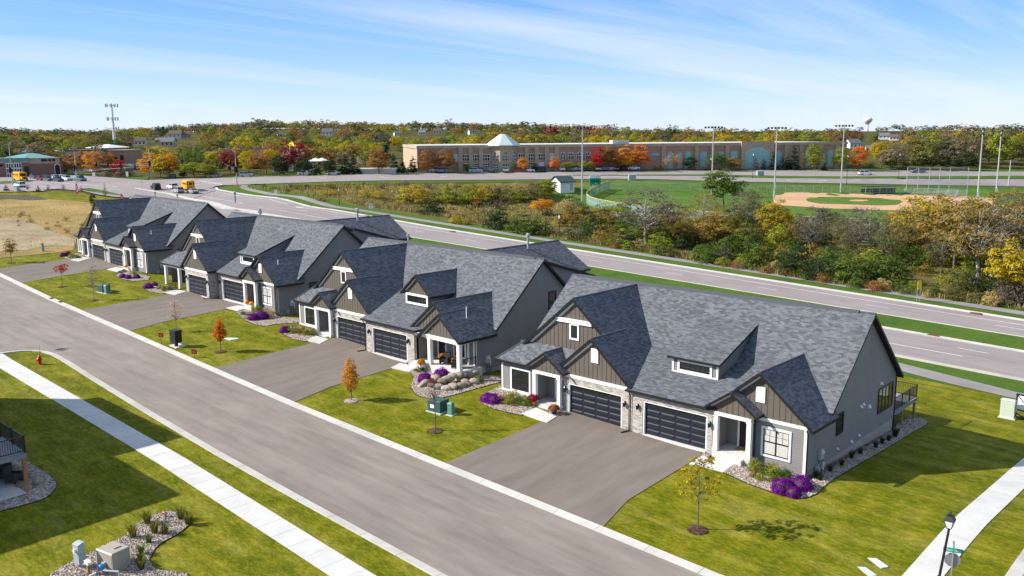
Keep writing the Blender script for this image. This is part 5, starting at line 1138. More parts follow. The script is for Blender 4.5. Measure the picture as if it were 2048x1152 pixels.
# hydrant
b = W(80, 729); t = thing('fire_hydrant', 'red fire hydrant on the grass at the street corner', 'hydrant', tuple(b), .4); MB().lathe([(.2, 0), (.2, .06), (.13, .08), (.13, .55), (.17, .57), (.17, .62), (.14, .66), (.12, .76), (.05, .84), (.03, .9)], n=12).build('barrel', 'red_paint', t, smooth=False, uv=False)
MB().lathe([(.08, -.26), (.08, .26)], c=(0, 0, .47), n=10, axis='x').build('nozzle', 'red_paint', t, uv=False); MB().lathe([(.1, 0), (.1, -.26)], c=(0, 0, .42), n=10, axis='y').build('nozzle', 'red_paint', t, uv=False)
MB().tube([(.1, 0, .6), (.12, 0, 1.7)], .012, 4).build('marker_rod', 'red_paint', t, uv=False)
# lamp posts
def lamp_post(pos, h, label, grp='black lamp posts', lean=(0, 0), s=1.0):
    t = thing('street_lamp', label, 'street lamp', tuple(pos), 0, grp); MB().tube([(0, 0, -.2), (0, 0, .9), (lean[0]*.25, lean[1]*.25, 1), (lean[0], lean[1], h-.85*s)], [.1*s, .1*s, .065*s, .055*s], 10).build('post', 'black_metal', t, uv=False)
    l = MB(); c = (lean[0], lean[1], h-.9*s); l.lathe([(.06*s, 0), (.15*s, .06*s), (.16*s, .09*s)], c, 4); l.lathe([(.30*s, .46*s), (.31*s, .5*s), (.20*s, .68*s), (.1*s, .72*s), (.1*s, .8*s), (.05*s, .88*s)], c, 4)
    for sx in (-1, 1):
        for sy in (-1, 1): l.tube([(c[0]+sx*.105*s, c[1]+sy*.105*s, c[2]+.08*s), (c[0]+sx*.205*s, c[1]+sy*.205*s, c[2]+.47*s)], .014*s, 4)
    q = l.build('lantern', 'black_metal', t, uv=False); MB().lathe([(.135*s, .09*s), (.275*s, .46*s)], c, 4).build('lamp_glass', 'lamp_glass', q, uv=False); return t
b = W(1872, 1190); hh = HT(1872, 1190, 1020); lamp_post(b, hh, 'near black lamp post with frosted lantern beside the right footpath', lean=(.28, .20))
# stop sign with street names (seen from behind)
b = W(1901, 1170); t = thing('street_sign', 'stop sign seen from behind with green street name blades on its post', 'street sign', tuple(b), 0); d = np.array([math.cos(R_(43)), math.sin(R_(43))])
hT = HT(1901, 1170, 1083); MB().box(-.03, -.03, -.2, .03, .03, hT+.05).build('post', 'grey_metal', t, uv=False)
zc = HT(1901, 1170, 1120); oc = [(.38*math.cos(math.pi/8+k*math.pi/4), .05, zc+.38*math.sin(math.pi/8+k*math.pi/4)) for k in range(8)]
so_ = MB().prism([(p[0], .05, p[2]) for p in oc], (0, .01, 0)).build('stop_plate', 'grey_metal', t, uv=False); so_.rotation_euler = (0, 0, R_(20)); MB().prism([(p[0]*.94, .062, zc+(p[2]-zc)*.94) for p in oc], (0, .004, 0)).build('stop_face', 'sign_red', so_, uv=False)
z1 = HT(1901, 1170, 1099); bl = MB().box(-.45, -.04, z1-.11, .45, -.025, z1+.11).build('name_blade', 'sign_green', t, uv=False); bl.rotation_euler = (0, 0, R_(20)); bl2 = MB().box(-.42, -.01, z1+.13, .42, .005, z1+.33).build('name_blade', 'sign_green', t, uv=False); bl2.rotation_euler = (0, 0, R_(112))
def text(body, size, mt, parent, loc, rot, name='lettering', ext=.003):
    c = bpy.data.curves.new(name, 'FONT'); c.body = body; c.size = size; c.extrude = ext; c.align_x = 'CENTER'; c.align_y = 'CENTER'; c.resolution_u = 2
    o = bpy.data.objects.new(name, c); COL.objects.link(o); dg = bpy.context.evaluated_depsgraph_get(); me = bpy.data.meshes.new_from_object(o.evaluated_get(dg)); bpy.data.objects.remove(o)
    me.materials.clear(); me.materials.append(MATS[mt]); q = obj(name, me, parent, loc); q.rotation_euler = rot; return q
text('lfton Way', .17, 'sign_white', bl, (0, -.043, z1), (R_(90), 0, 0))
# white framed board at the right edge
b = W(2046, 838); t = thing('framed_board', 'white board in a dark braced frame, cut by the right edge', 'sign board', tuple(b), R_(-8)); MB().box(-.6, -.03, .7, 2.0, .02, 1.9).build('board', 'sign_white', t, uv=False)
m = MB()
for x_ in (-.62, 2.0): m.box(x_, -.07, -.1, x_+.1, .05, 2.0)
m.box(-.62, -.07, .62, 2.1, .05, .72).box(-.62, -.07, 1.88, 2.1, .05, 1.98).tube([(-.55, -.08, 1.9), (.7, -.08, .7)], .04, 4).tube([(-.6, -.1, .1), (.8, -.5, .1)], .05, 4).tube([(-.5, 0, .35), (.9, -.5, -.05)], .05, 4); m.build('frame', 'black_trim', t, uv=False)
# ---------------------------------------------------------------- bottom left: pump station and the neighbour's house
b = W(229, 1134); t = thing('pump_cabinet', 'tan irrigation pump cabinet with blue pipework in the pebble bed', 'utility box', tuple(b), R_(12)); MB().box(-.62, -.5, 0, .62, .5, 1.0).build('cabinet', 'pump_tan', t, uv=False); MB().hexa([(-.66, -.54, 1.0), (.66, -.54, 1.0), (.66, .54, 1.0), (-.66, .54, 1.0), (-.6, -.48, 1.05), (.6, -.48, 1.05), (.6, .48, 1.05), (-.6, .48, 1.05)]).box(-.2, -.1, 1.05, .25, .3, 1.1).build('lid', 'pump_tan', t, uv=False); MB().box(.621, -.46, .52, .63, .46, .56).box(-.56, -.51, .1, .56, -.501, .9).build('door_seam', 'pump_tan', t, uv=False)
MB().tube([(.1, -.95, .1), (.1, -.95, .42), (.1, -.6, .42)], .07, 8).tube([(-.15, -1.25, 0), (.05, -1.0, .12)], .1, 8).build('pipe', 'grey_metal', t, uv=False); MB().ell((.15, -.8, .38), (.17, .17, .17), 10, 7).build('valve', 'pipe_blue', t, smooth=True, uv=False); MB().tube([(.4, -.85, .3), (1.15, -.55, .3), (1.2, -.55, .05)], .055, 7).build('pipe', 'utility_grey', t, uv=False); MB().box(-.1, -.62, .28, .12, -.52, .52).build('control_box', 'utility_grey', t, uv=False)
MB().box(-.95, -.35, 0, -.66, .3, .72).build('side_box', 'utility_grey', t, uv=False)
b = W(161, 1136); t = thing('power_pedestal', 'pale blue-grey meter pedestal left of the tan pump cabinet', 'utility box', tuple(b), R_(12)); MB().box(-.22, -.18, .3, .22, .18, 1.3).box(-.24, -.2, .78, .24, .2, .82).build('cabinet', 'utility_grey', t, uv=False); MB().lathe([(.1, 0), (.09, -.1)], c=(0, -.18, 1.02), n=12, axis='y').build('meter_dial', 'lamp_glass', t, uv=False); MB().tube([(0, 0, -.1), (0, 0, .35)], .1, 7).tube([(.1, 0, .3), (.18, 0, .05), (.5, .1, .03)], .035, 6).build('conduit', 'grey_metal', t, uv=False); MB().hexa([(-.24, -.2, 1.3), (.24, -.2, 1.3), (.24, .2, 1.3), (-.24, .2, 1.3), (-.24, .05, 1.38), (.24, .05, 1.38), (.24, .2, 1.38), (-.24, .2, 1.38)]).build('cap', 'utility_grey', t, uv=False)
b = W(178, 1150); t = thing('cedar_post', 'short timber post with a white box on top by the meter pedestal', 'post', tuple(b), 0); MB().box(-.06, -.06, -.2, .06, .06, .62).build('post', 'cedar', t, uv=False); MB().box(-.22, -.1, .6, .22, .1, .74).build('box', 'white_plastic', t, uv=False)
b = W(330, 1036); t = thing('garden_valve', 'orange-red pipe fitting in the pebble bed behind the grass clumps', 'pipe', tuple(b), 0); MB().tube([(0, 0, 0), (0, 0, .3)], .06, 6).ell((0, 0, .3), (.14, .1, .1), 8, 6).build('fitting', 'red_paint', t, uv=False); MB().tube([(.2, 0, .05), (.7, -.1, .05)], .05, 6).build('pipe', 'grey_metal', t, uv=False); MB().tube([(.75, -.3, 0), (.75, -.3, .6)], .05, 6).build('riser', 'pedestal_green', t, uv=False)
# neighbour house (only its deck reaches into the picture, its shadow lies on the lawn)
nb = thing('neighbour_house', 'grey house at the left edge of which only the rear deck and timber posts show', 'house', (-21.45, -33.0, 0), 0)
dz_ = HT(60, 985, 905); 
dk = MB().box(-11.7, -3.8, dz_-.32, .08, .08, dz_-.06).build('deck', 'grey_deck', nb, uv=False)
db = MB().box(0, 0, 0, 11.7, .15, .04).mesh('deck_board', 'grey_deck', uv=False)
for k in range(25): obj('deck_board', db, dk, (-11.65, -3.78+k*.155, dz_-.05))
rl = MB()
for zz in (.1, .98): rl.box(-11.7, .0, dz_+zz, .04, .05, dz_+zz+.05).box(-.01, -3.8, dz_+zz, .04, .05, dz_+zz+.05)
for xx in (0, -2.1, -4.2, -6.3, -8.4, -11.6): rl.box(xx-.05, -.02, dz_-.2, xx+.05, .07, dz_+1.08)
rl.box(-.03, -2.1, dz_-.2, .06, -2.0, dz_+1.08).build('railing', 'black_metal', dk, uv=False); bal = MB().box(-.012, -.012, 0, .012, .012, .9).mesh('baluster', 'black_metal', uv=False)
for k in range(88): obj('baluster', bal, dk, (-.12-k*.13, .025, dz_+.1))
for k in range(28): obj('baluster', bal, dk, (.015, -.1-k*.13, dz_+.1))
for q in ((-.05, -.05), (-3.4, -.05), (-7, -.05)): MB().box(q[0]-.1, q[1]-.1, -.3, q[0]+.1, q[1]+.1, dz_-.3).build('deck_post', 'cedar', dk, uv=False)
def hipblock(x0, x1, y0, y1, hz, k=.5):
    lap(nb, 'wall', [FX(y0, y1, -.2, hz, x1), [(x1, y1, -.2), (x0, y1, -.2), (x0, y1, hz), (x1, y1, hz)], FY(x0, x1, -.2, hz, y0), [(x0, y1, -.2), (x0, y0, -.2), (x0, y0, hz), (x0, y1, hz)]])
    X0, X1, Y0, Y1 = x0-.4, x1+.4, y0-.4, y1+.4; hw = min(X1-X0, Y1-Y0)/2; zr = hz+hw*k
    A_, B_ = ((X0+hw, (Y0+Y1)/2, zr), (X1-hw, (Y0+Y1)/2, zr)) if X1-X0 > Y1-Y0 else (((X0+X1)/2, Y0+hw, zr), ((X0+X1)/2, Y1-hw, zr)); m = MB(); c = [(X0, Y0, hz), (X1, Y0, hz), (X1, Y1, hz), (X0, Y1, hz)]
    if X1-X0 > Y1-Y0: F = [(c[0], c[1], B_, A_), (c[1], c[2], B_), (c[2], c[3], A_, B_), (c[3], c[0], A_)]
    else: F = [(c[0], c[1], A_), (c[1], c[2], B_, A_), (c[2], c[3], B_), (c[3], c[0], A_, B_)]
    for P in F: roof_plane(m, P)
    m.build('roof', SH, nb)
hipblock(-24, -12.6, -17, 1.05, 9.3); hipblock(-12.6, -4.0, -17.3, -3.6, 9.1)
pt = [WX(*p) for p in ((-40, 1012), (0, 1007), (55, 990), (17, 964), (-40, 955))]; drape('patio', pt, .12, 'walk_concrete', step=3)
for i, (a, b_, rz_) in enumerate(((28, 968, 2.2), (10, 963, 1.0))):
    p = W(a, b_); armchair((p[0], p[1], p[2]+.12), rz_, ('dark chair under the left deck nearer the timber post', 'dark chair under the left deck at the picture edge')[i])
for a, b_, s in ((50, 958, .42), (42, 975, .3), (52, 981, .3), (75, 968, .35), (34, 938, .35)): boulder(a, b_, s*1.2, s, s*.8, 'rounded garden stone under the left deck', 0, 'garden stones under the left deck')
# ================================================================== middle distance: vehicles
def car_proto(kind):
    """side profile extruded and narrowed; x forward, origin on the ground"""
    L, Wd, Hh, prof, cab = {
     'sedan': (4.7, 1.8, 1.45, [(-2.35, .45), (-2.35, .85), (-1.9, 1.0), (.9, .98), (2.2, .78), (2.35, .6), (2.35, .35)], [(-1.75, .98), (-1.05, 1.43), (.25, 1.43), (1.1, .97)]),
     'suv': (4.7, 1.9, 1.7, [(-2.3, .5), (-2.35, 1.0), (-2.2, 1.1), (.85, 1.1), (2.15, .98), (2.33, .75), (2.33, .4)], [(-2.25, 1.08), (-1.95, 1.68), (.2, 1.7), (1.0, 1.08)]),
     'jeep': (4.2, 1.85, 1.85, [(-2.0, .55), (-2.0, 1.15), (.7, 1.15), (2.0, 1.1), (2.1, .9), (2.1, .5)], [(-1.95, 1.13), (-1.9, 1.83), (.35, 1.85), (.75, 1.13)]),
     'pickup': (5.6, 2.0, 1.85, [(-2.8, .6), (-2.8, 1.12), (.95, 1.15), (2.5, 1.08), (2.75, .85), (2.75, .5)], [(-.95, 1.13), (-.8, 1.83), (.6, 1.85), (1.35, 1.13)])}[kind]
    r = thing('parked_car', '-', 'car'); hw = Wd/2; m = MB(); k = len(prof)
    P = [(x, z) for x, z in prof]
    base = [(2.3 if kind == 'sedan' else P[-1][0]-.05, .25), (P[0][0]+.05, .25)]
    ring = P+base; n = len(ring)
    R_1 = [(x, hw-(.06 if z > .9 else 0), z) for x, z in ring]; L_1 = [(x, -y, z) for x, y, z in R_1]
    m.poly(R_1); m.poly(L_1[::-1])
    for i in range(n): j = (i+1) % n; m.poly([R_1[j], R_1[i], L_1[i], L_1[j]])
    (a, b, c, d) = cab; t = hw-.24; q = hw-.08
    top = [(b[0], t, b[1]), (c[0], t, c[1]), (c[0], -t, c[1]), (b[0], -t, b[1])]; m.prism([(x, y, z-.05) for x, y, z in top], (0, 0, .06))
    for s in (1, -1):
        for u0, u1 in ((a, b), (d, c)): m.tube([(u0[0], s*q, u0[1]), (u1[0], s*t, u1[1])], .05, 4)
        m.tube([((a[0]+d[0])/2, s*q, a[1]), ((b[0]+c[0])/2, s*t, b[1])], .05, 4)
    m.build('body', 'white_trim', r, uv=False)
    g = MB(); e = .02; A0, B0, C0, D0 = [(p[0], q-e, p[1]) for p in (a,)]+[(b[0], t-e, b[1]-.03), (c[0], t-e, c[1]-.03), (d[0], q-e, d[1])]
    mir = lambda p: (p[0], -p[1], p[2])
    for f in ([A0, D0, C0, B0], [mir(A0), mir(B0), mir(C0), mir(D0)], [A0, B0, mir(B0), mir(A0)], [D0, mir(D0), mir(C0), C0]): g.poly(f)
    g.build('window', 'glass', r, uv=False)
    wr = .33 if kind != 'jeep' else .4
    wm = MB().lathe([(wr*.9, -.11), (wr, -.09), (wr, .09), (wr*.9, .11)], n=14, axis='y').lathe([(wr*.55, -.118), (wr*.5, .118)], n=10, axis='y', mi=1).mesh('wheel', ['rubber', 'grey_metal'], uv=False)
    for x in (-L*.29, L*.31):
        for s in (-1, 1): obj('wheel', wm, r, (x, s*(hw-.1), wr))
    hl = MB().box(-.03, -.16, -.07, .03, .16, .07).mesh('headlight', 'lamp_glass', uv=False); tl = MB().box(-.03, -.13, -.1, .03, .13, .1).mesh('tail_light', 'red_paint', uv=False)
    fx = P[-2][0]; bx_ = P[0][0]
    for s in (-1, 1): obj('headlight', hl, r, (fx, s*(hw-.28), .72 if kind == 'sedan' else .88)); obj('tail_light', tl, r, (bx_, s*(hw-.22), .85 if kind == 'sedan' else 1.0))
    MB().box(fx-.03, -hw+.1, .3, fx+.06, hw-.1, .5).box(bx_-.06, -hw+.1, .3, bx_+.03, hw-.1, .5).build('bumper', 'black_trim', r, uv=False)
    if kind == 'jeep': MB().lathe([(.38, -.1), (.4, -.08), (.4, .06), (.3, .08)], c=(bx_-.08, 0, 1.0), n=14, axis='x').build('spare_wheel', 'rubber', r, uv=False)
    return r
for nm, c in (('car_white', (.72, .72, .72)), ('car_black', (.012, .012, .014)), ('car_silver', (.36, .38, .40)), ('car_grey', (.13, .14, .155)), ('car_blue', (.045, .065, .11)), ('car_red', (.22, .018, .018)), ('car_teal', (.10, .16, .19))): mat(nm, c, .25, .5, .1)
CARP = {}
def car(kind, color, px, py, heading, label, group='cars on the road', dz=.2, name=None):
    b = W(px, py)
    if kind not in CARP: CARP[kind] = r = car_proto(kind); r.location = (b[0], b[1], b[2]+dz); r.rotation_euler = (0, 0, heading); tag(r, label, 'car', group)
    else: r = dup(CARP[kind], (b[0], b[1], b[2]+dz), heading, label, group)
    r.name = name or {'sedan': 'sedan_car', 'suv': 'suv_car', 'jeep': 'off_road_car', 'pickup': 'pickup_truck'}[kind]; r['category'] = 'pickup truck' if kind == 'pickup' else 'car'
    for ch in r.children:
        if ch.name.startswith('body'): setmat(ch, color)
    return r
WEST = R_(172); XD = math.atan2(*(np.array(WX(900, 352))-np.array(WX(500, 360)))[::-1])
car('jeep', 'car_black', 312, 380, WEST, 'black off-road car with a spare wheel, leftmost of the waiting group'); car('suv', 'car_white', 345, 379, WEST, 'white car waiting just left of the yellow school bus'); car('suv', 'car_silver', 357, 387, WEST, 'silver car in front of the yellow school bus, left of the silver sedan'); car('sedan', 'car_silver', 386, 388, WEST, 'silver sedan, rightmost of the cars waiting at the junction')
_q0, _q1 = np.array(WX(50, 357)), np.array(WX(165, 366)); QD = math.atan2(*(_q1-_q0)[::-1])
for i, (k, c, a, b_, lb) in enumerate((('suv', 'car_blue', 69, 358, 'dark blue car at the head of the queue beside the left school bus'), ('suv', 'car_red', 83, 362, 'dark red car in the queue on the left road'), ('suv', 'car_grey', 97, 363.5, 'dark grey car right of the red one in the queue'), ('sedan', 'car_grey', 92, 359, 'grey car half hidden behind the red one'), ('suv', 'car_blue', 117, 364.5, 'dark blue-grey car in the middle of the queue'), ('suv', 'car_white', 113, 360.5, 'white car behind the middle of the queue'), ('pickup', 'car_white', 134, 362.5, 'white pickup with a dark front near the signal pole'), ('suv', 'car_white', 127, 360, 'white car behind the white pickup'), ('pickup', 'car_teal', 161, 363.5, 'pale teal pickup right of the signal pole'))):
    car(k, c, a, b_, QD, lb, 'cars queueing on the left road')
car('suv', 'car_white', 40, 376, QD+math.pi, 'white car passing behind the small fir trees on the left', dz=.2)
car('suv', 'car_white', 1731, 351.5, XD, 'white car driving on the far cross road'); car('suv', 'car_grey', 1836, 347, XD+math.pi, 'dark grey car on the far cross road, behind the backstop')
# parked cars before the long brick building
PC = [(837, 345.5), (872, 345.5), (882, 346), (927, 343.5), (952, 346), (962, 346), (983, 346), (1012, 346), (1040, 345.5), (1056, 345), (1078, 343.5), (1097, 343), (1125, 343), (1148, 342.5), (1160, 342), (1196, 342), (1205, 342), (1218, 342), (1232, 342), (1247, 341.5), (1268, 341), (430, 356), (494, 354.5), (610, 351.5), (668, 351)]
cc = ['car_black', 'car_white', 'car_silver', 'car_grey', 'car_silver', 'car_blue', 'car_grey', 'car_silver', 'car_red', 'car_white', 'car_black', 'car_grey', 'car_white', 'car_silver', 'car_black', 'car_white', 'car_grey', 'car_silver', 'car_teal', 'car_black', 'car_white', 'car_silver', 'car_silver', 'car_white', 'car_white']
for i, ((a, b_), c) in enumerate(zip(PC, cc)):
    nm_ = {'car_black': 'black', 'car_white': 'white', 'car_silver': 'silver', 'car_grey': 'grey', 'car_blue': 'dark blue', 'car_red': 'dark red', 'car_teal': 'teal'}[c]
    lb = f'{nm_} car parked before the long brick building' if i < 21 else ['silver car parked under the yellow-green trees behind the school bus', 'white-silver car right of the arching mast on the verge', 'white car roof showing by the dark round tree', 'white car roof showing left of the tall spruces'][i-21]
    car('suv' if i % 3 else 'sedan', c, a, b_, XD+random.choice((0, math.pi, math.pi/2, -math.pi/2)) if i < 21 else XD, lb, 'cars parked along the brick building' if i < 21 else 'cars parked along the far verge', dz=.2)
def school_bus(px, py, heading, label, L=7.2):
    b = W(px, py); r = thing('school_bus', label, 'bus', (b[0], b[1], b[2]+.2), heading, 'yellow school buses'); m = MB(); hw = 1.15
    m.box(-L/2, -hw, .55, L/2-1.5, hw, 2.75).hexa([(-L/2+.05, -hw+.05, 2.75), (L/2-1.55, -hw+.05, 2.75), (L/2-1.55, hw-.05, 2.75), (-L/2+.05, hw-.05, 2.75), (-L/2+.15, -hw+.35, 2.95), (L/2-1.7, -hw+.35, 2.95), (L/2-1.7, hw-.35, 2.95), (-L/2+.15, hw-.35, 2.95)]); m.box(L/2-1.5, -hw+.12, .55, L/2, hw-.12, 1.5); m.build('body', 'school_yellow', r, uv=False)
    n = 5; wm = MB().box(0, -.01, 0, .75, .01, .62).mesh('window', 'glass', uv=False)
    for i in range(n):
        for s in (-1, 1): obj('window', wm, r, (-L/2+.35+i*(L-2.3)/n, s*(hw+.006), 1.75))
    MB().box(L/2-1.5, -.95, 1.65, L/2-1.48, .95, 2.45).build('windscreen', 'glass', r, uv=False); 
    for y0, y1 in ((-1.0, -.7), (-.45, .45), (.7, 1.0)): MB().box(-L/2-.015, y0, 1.7, -L/2, y1, 2.35).build('rear_window', 'glass', r, uv=False)
    MB().box(-L/2-.02, -.5, .95, -L/2, .5, 1.15).box(-L/2-.1, -hw, .5, -L/2, hw, .72).box(L/2, -1, .5, L/2+.1, 1, .72).box(L/2, -.5, .8, L/2+.02, .5, 1.35).box(-L/2, -hw-.012, 1.3, L/2-1.5, hw+.012, 1.36).build('bumper', 'black_trim', r, uv=False)
    for s in (-1, 1):
        for z in (1.25, 2.55): MB().box(-L/2-.03, s*.95-.12, z-.08, -L/2, s*.95+.12, z+.08).build('tail_light', 'red_paint', r, uv=False)
        MB().box(L/2-.01, s*.8-.14, .9, L/2+.02, s*.8+.14, 1.12).build('headlight', 'lamp_glass', r, uv=False)
    wh = MB().lathe([(.42, -.14), (.46, -.1), (.46, .1), (.42, .14)], n=14, axis='y').mesh('wheel', 'rubber', uv=False)
    for x in (-L*.28, L*.36):
        for s in (-1, 1): obj('wheel', wh, r, (x, s*(hw-.12), .46))
    text('SCHOOL BUS', .3, 'black_trim', r, (-L/2-.012, 0, 2.55), (R_(90), 0, R_(-90)))
    return r
school_bus(376, 382, WEST-R_(6), 'yellow school bus seen from behind among the waiting cars'); school_bus(41, 362.5, QD, 'yellow school bus facing us on the left road', 8.5)
# ------------------------------------------------------------------ traffic signals, lamps and signs
def signal_head(root, x, y, z, face, n=3, lit=None, s=1.0):
    m = MB().box(-.2*s, -.16*s, -.55*s, .2*s, .12*s, .55*s).box(-.42*s, .12*s, -.75*s, .42*s, .14*s, .75*s); o = m.build('signal_head', 'black_trim', root, uv=False); o.location = (x, y, z); o.rotation_euler = (0, 0, face)
    for k, c in enumerate(('signal_red', 'dark_frame', 'dark_frame')): 
        q = MB().lathe([(.14*s, 0), (.12*s, -.05*s)], n=10, axis='y').build('lamp', c if (k == 0 and lit) else 'dark_frame', o, uv=False); q.location = (0, -.16*s, (.34-.34*k)*s)
def red(t, b): b.inputs['Emission Color'].default_value = (1, .03, .02, 1); b.inputs['Emission Strength'].default_value = .7
mat('signal_red', (.6, .02, .02), build=red)
def mast(px, yb, yt, end_px, end_py, label, heads, arm_py, face, lum=None, blade=None, lit=False):
    b = W(px, yb); h = HT(px, yb, yt); t = thing('traffic_signal', label, 'traffic signal', tuple(b), 0, 'traffic signal masts at the junction')
    MB().tube([(0, 0, -.2), (0, 0, 5), (0, 0, h)], [.2, .16, .09], 8).build('pole', 'galvanised', t, uv=False)
    sc_ = PXM(px, yb); za = HT(px, yb, arm_py); ze = za+(arm_py-end_py)/sc_
    d = (end_px-px)/sc_; v = CRT.copy(); v[2] = 0; v = nrm(v); e = v*d
    MB().tube([(0, 0, za-.5), (e[0], e[1], ze)], [.12, .06], 6).tube([(0, 0, za+.1), (e[0]*.55, e[1]*.55, (za+ze)/2+.1)], [.05, .05], 5).build('mast_arm', 'galvanised', t, uv=False)
    if lum: q = v*((lum[0]-px)/sc_); MB().tube([(0, 0, h-.6), (q[0]*.35, q[1]*.35, h+.35), (q[0], q[1], h+.5)], [.07, .05, .04], 5).box(q[0]-.35, q[1]-.15, h+.42, q[0]+.35, q[1]+.15, h+.56).build('luminaire', 'galvanised', t, uv=False)
    for k, f in enumerate(heads): signal_head(t, e[0]*f, e[1]*f-.15, za-.5+(ze-za+.5)*f-.1, face, lit=lit, s=1.15)
    signal_head(t, .3, -.3, HT(px, yb, yb-32), face, s=1.2); signal_head(t, -.35, .1, HT(px, yb, yb-28), face+math.pi/2, s=1.2)
    if blade: MB().box(-1.2, -.04, -.22, 1.2, .0, .22).build('name_blade', blade[1], t, uv=False).location = (e[0]*blade[0], e[1]*blade[0]-.1, za-.5+(ze-za+.5)*blade[0]+.1)
    return t
mast(154, 366, 302, 276, 334, 'signal mast with a long arm to the right, behind the red feather flag', (.75, .98), 341, R_(150), blade=(.25, 'utility_grey'), lum=(146, 0))
mast(302, 358.5, 297, 194, 327, 'signal mast with a long arm to the left carrying three red signal heads', (.55, .78, .99), 329, R_(30), blade=(.36, 'sign_green'), lit=True)
mast(474, 371, 300, 449, 326, 'signal mast with an arching lamp and short arm right of the school bus', (.5, .98), 337, R_(40), lum=(444, 0), lit=True)
t_ = mast(26, 372, 289, 24, 345, 'leaning looking signal mast at the far left edge', (), 330, R_(120), lum=(30, 0))
def simple_sign(px, yb, yt, wd, hh, mt, label, txt=None, post='galvanised', shape='box', twin=False, rz=R_(42), tsize=.2, name='road_sign'):
    b = W(px, yb); h = HT(px, yb, yt); t = thing(name, label, 'road sign', tuple(b), rz); 
    for x in ((-.25, .25) if twin else (0,)): MB().tube([(x, 0, -.1), (x, 0, h)], .035, 5).build('post', post, t, uv=False)
    if shape == 'box': MB().box(-wd/2, -.06, h-hh, wd/2, -.04, h).build('plate', mt, t, uv=False)
    elif shape == 'diamond': MB().prism([(0, -.06, h-hh), (wd/2, -.06, h-hh/2), (0, -.06, h), (-wd/2, -.06, h-hh/2)], (0, .02, 0)).build('plate', mt, t, uv=False)
    elif shape == 'pent': MB().prism([(-wd/2, -.06, h-hh), (wd/2, -.06, h-hh), (wd/2, -.06, h-hh*.45), (0, -.06, h), (-wd/2, -.06, h-hh*.45)], (0, .02, 0)).build('plate', mt, t, uv=False)
    if txt:
        for k, (s, z) in enumerate(txt): text(s, tsize, 'black_trim', t, (0, -.065, h-z), (R_(90), 0, 0))
    return t
simple_sign(742, 427, 407, .9, 1.2, 'sign_white', 'white speed limit sign on the far verge above the second home', [('SPEED', .25), ('LIMIT', .5), ('50', .85)], tsize=.28)
simple_sign(552, 396, 379, .75, 1.0, 'sign_white', 'small white sign on the verge left of the black lamp post', [('SPEED', .2), ('LIMIT', .4)], tsize=.2)
simple_sign(429, 395, 377, .8, 1.1, 'sign_white', 'white lane use sign at the edge of the turn lane', [('ONLY', .75)], tsize=.25)
t = simple_sign(1836, 604, 560, .75, .85, 'sign_yellow', 'yellow pedestrian crossing sign on twin posts by the far verge', shape='pent', twin=True, rz=R_(62)); h_ = HT(1836, 604, 560); MB().box(-.32, -.07, h_-1.25, .32, -.05, h_-.95).build('arrow_plate', 'sign_yellow', t, uv=False)
simple_sign(521, 432, 419, 1.2, 1.2, 'utility_grey', 'grey diamond sign seen from behind over the third home\'s ridge', shape='diamond', rz=R_(230))
simple_sign(52, 349, 334, 1.5, 1.5, 'orange_paint', 'orange diamond warning sign beside the fire station', shape='diamond', rz=R_(30)); simple_sign(188, 354, 345, 1.1, 1.3, 'sign_white', 'white route sign above a yellow plate on the far verge', rz=R_(40)); simple_sign(255, 358, 343, .9, 1.7, 'sign_white', 'tall white notice sign on the verge left of the middle mast', rz=R_(40)); simple_sign(209, 383, 365, .9, 1.5, 'utility_grey', 'grey sign back by the path left of the farthest home', rz=R_(200)); simple_sign(150, 352, 337, 1.3, 1.0, 'sign_blue', 'blue and white sign on the left signal mast', rz=R_(40))
simple_sign(285, 386, 359, .9, 1.0, 'utility_grey', 'thin grey sign on a pole at the median nose', rz=R_(200))
for a, yb, yt, lb in ((1978, 607, 541, 'black lamp post before the shrubs near the right edge'), (1119, 477, 429, 'black lamp post before the dark green shrubs'), (679, 410, 375, 'black lamp post in the left part of the wild meadow'), (355, 398, 388, 'black lamp head showing over the farthest home\'s ridge'), (1421, 365, 315, 'dark post by the cross road left of the first light mast'), (1505, 358, 306, 'dark lamp post in the cross road median before the arched panel'), (1693, 371, 309, 'dark lamp post at the cross road by the pitch mast'), (1797, 359, 306, 'dark lamp post in the cross road median near the dark car')):
    lamp_post(W(a, yb), HT(a, yb, yt), lb, 'black lamp posts along the roads')
p_ = W(505, 438); lamp_post(np.array([*H(HOUSES[1][0], HOUSES[1][1], -11, 36), 0.3]), 6.0, 'black lamp head beside a vent behind the second home\'s roof', 'black lamp posts along the roads')
def feather(px, yb, yt, label, wd=.75):
    b = W(px, yb); h = HT(px, yb, yt); t = thing('feather_flag', label, 'flag', tuple(b), R_(30), 'red feather flags'); MB().tube([(0, 0, -.1), (0, 0, h*.8), (.25, 0, h)], .025, 5).build('pole', 'grey_metal', t, uv=False)
    MB().prism([(.03, 0, h*.16), (wd*.9, .05, h*.2), (wd, .03, h*.7), (wd*.65, 0, h*.92), (.25, 0, h), (.03, 0, h*.8)], (0, .015, 0)).build('banner', 'flag_red', t, uv=False); o = text('HOMES', h*.14, 'sign_white', t, (wd*.5, -.012, h*.55), (R_(90), R_(90), 0)); return t
feather(153, 393, 366, 'tall red feather flag by the path at the junction'); feather(242, 402, 387, 'shorter red feather flag behind the farthest home\'s roof')
b = W(34, 384); t = thing('hydrant_box', 'grey control cabinet by the small firs at the junction', 'utility box', tuple(b), .4); MB().box(-.6, -.5, 0, .6, .5, 1.7).box(-.65, -.55, 1.65, .65, .55, 1.75).build('cabinet', 'utility_grey', t, uv=False); t.name = 'control_cabinet'
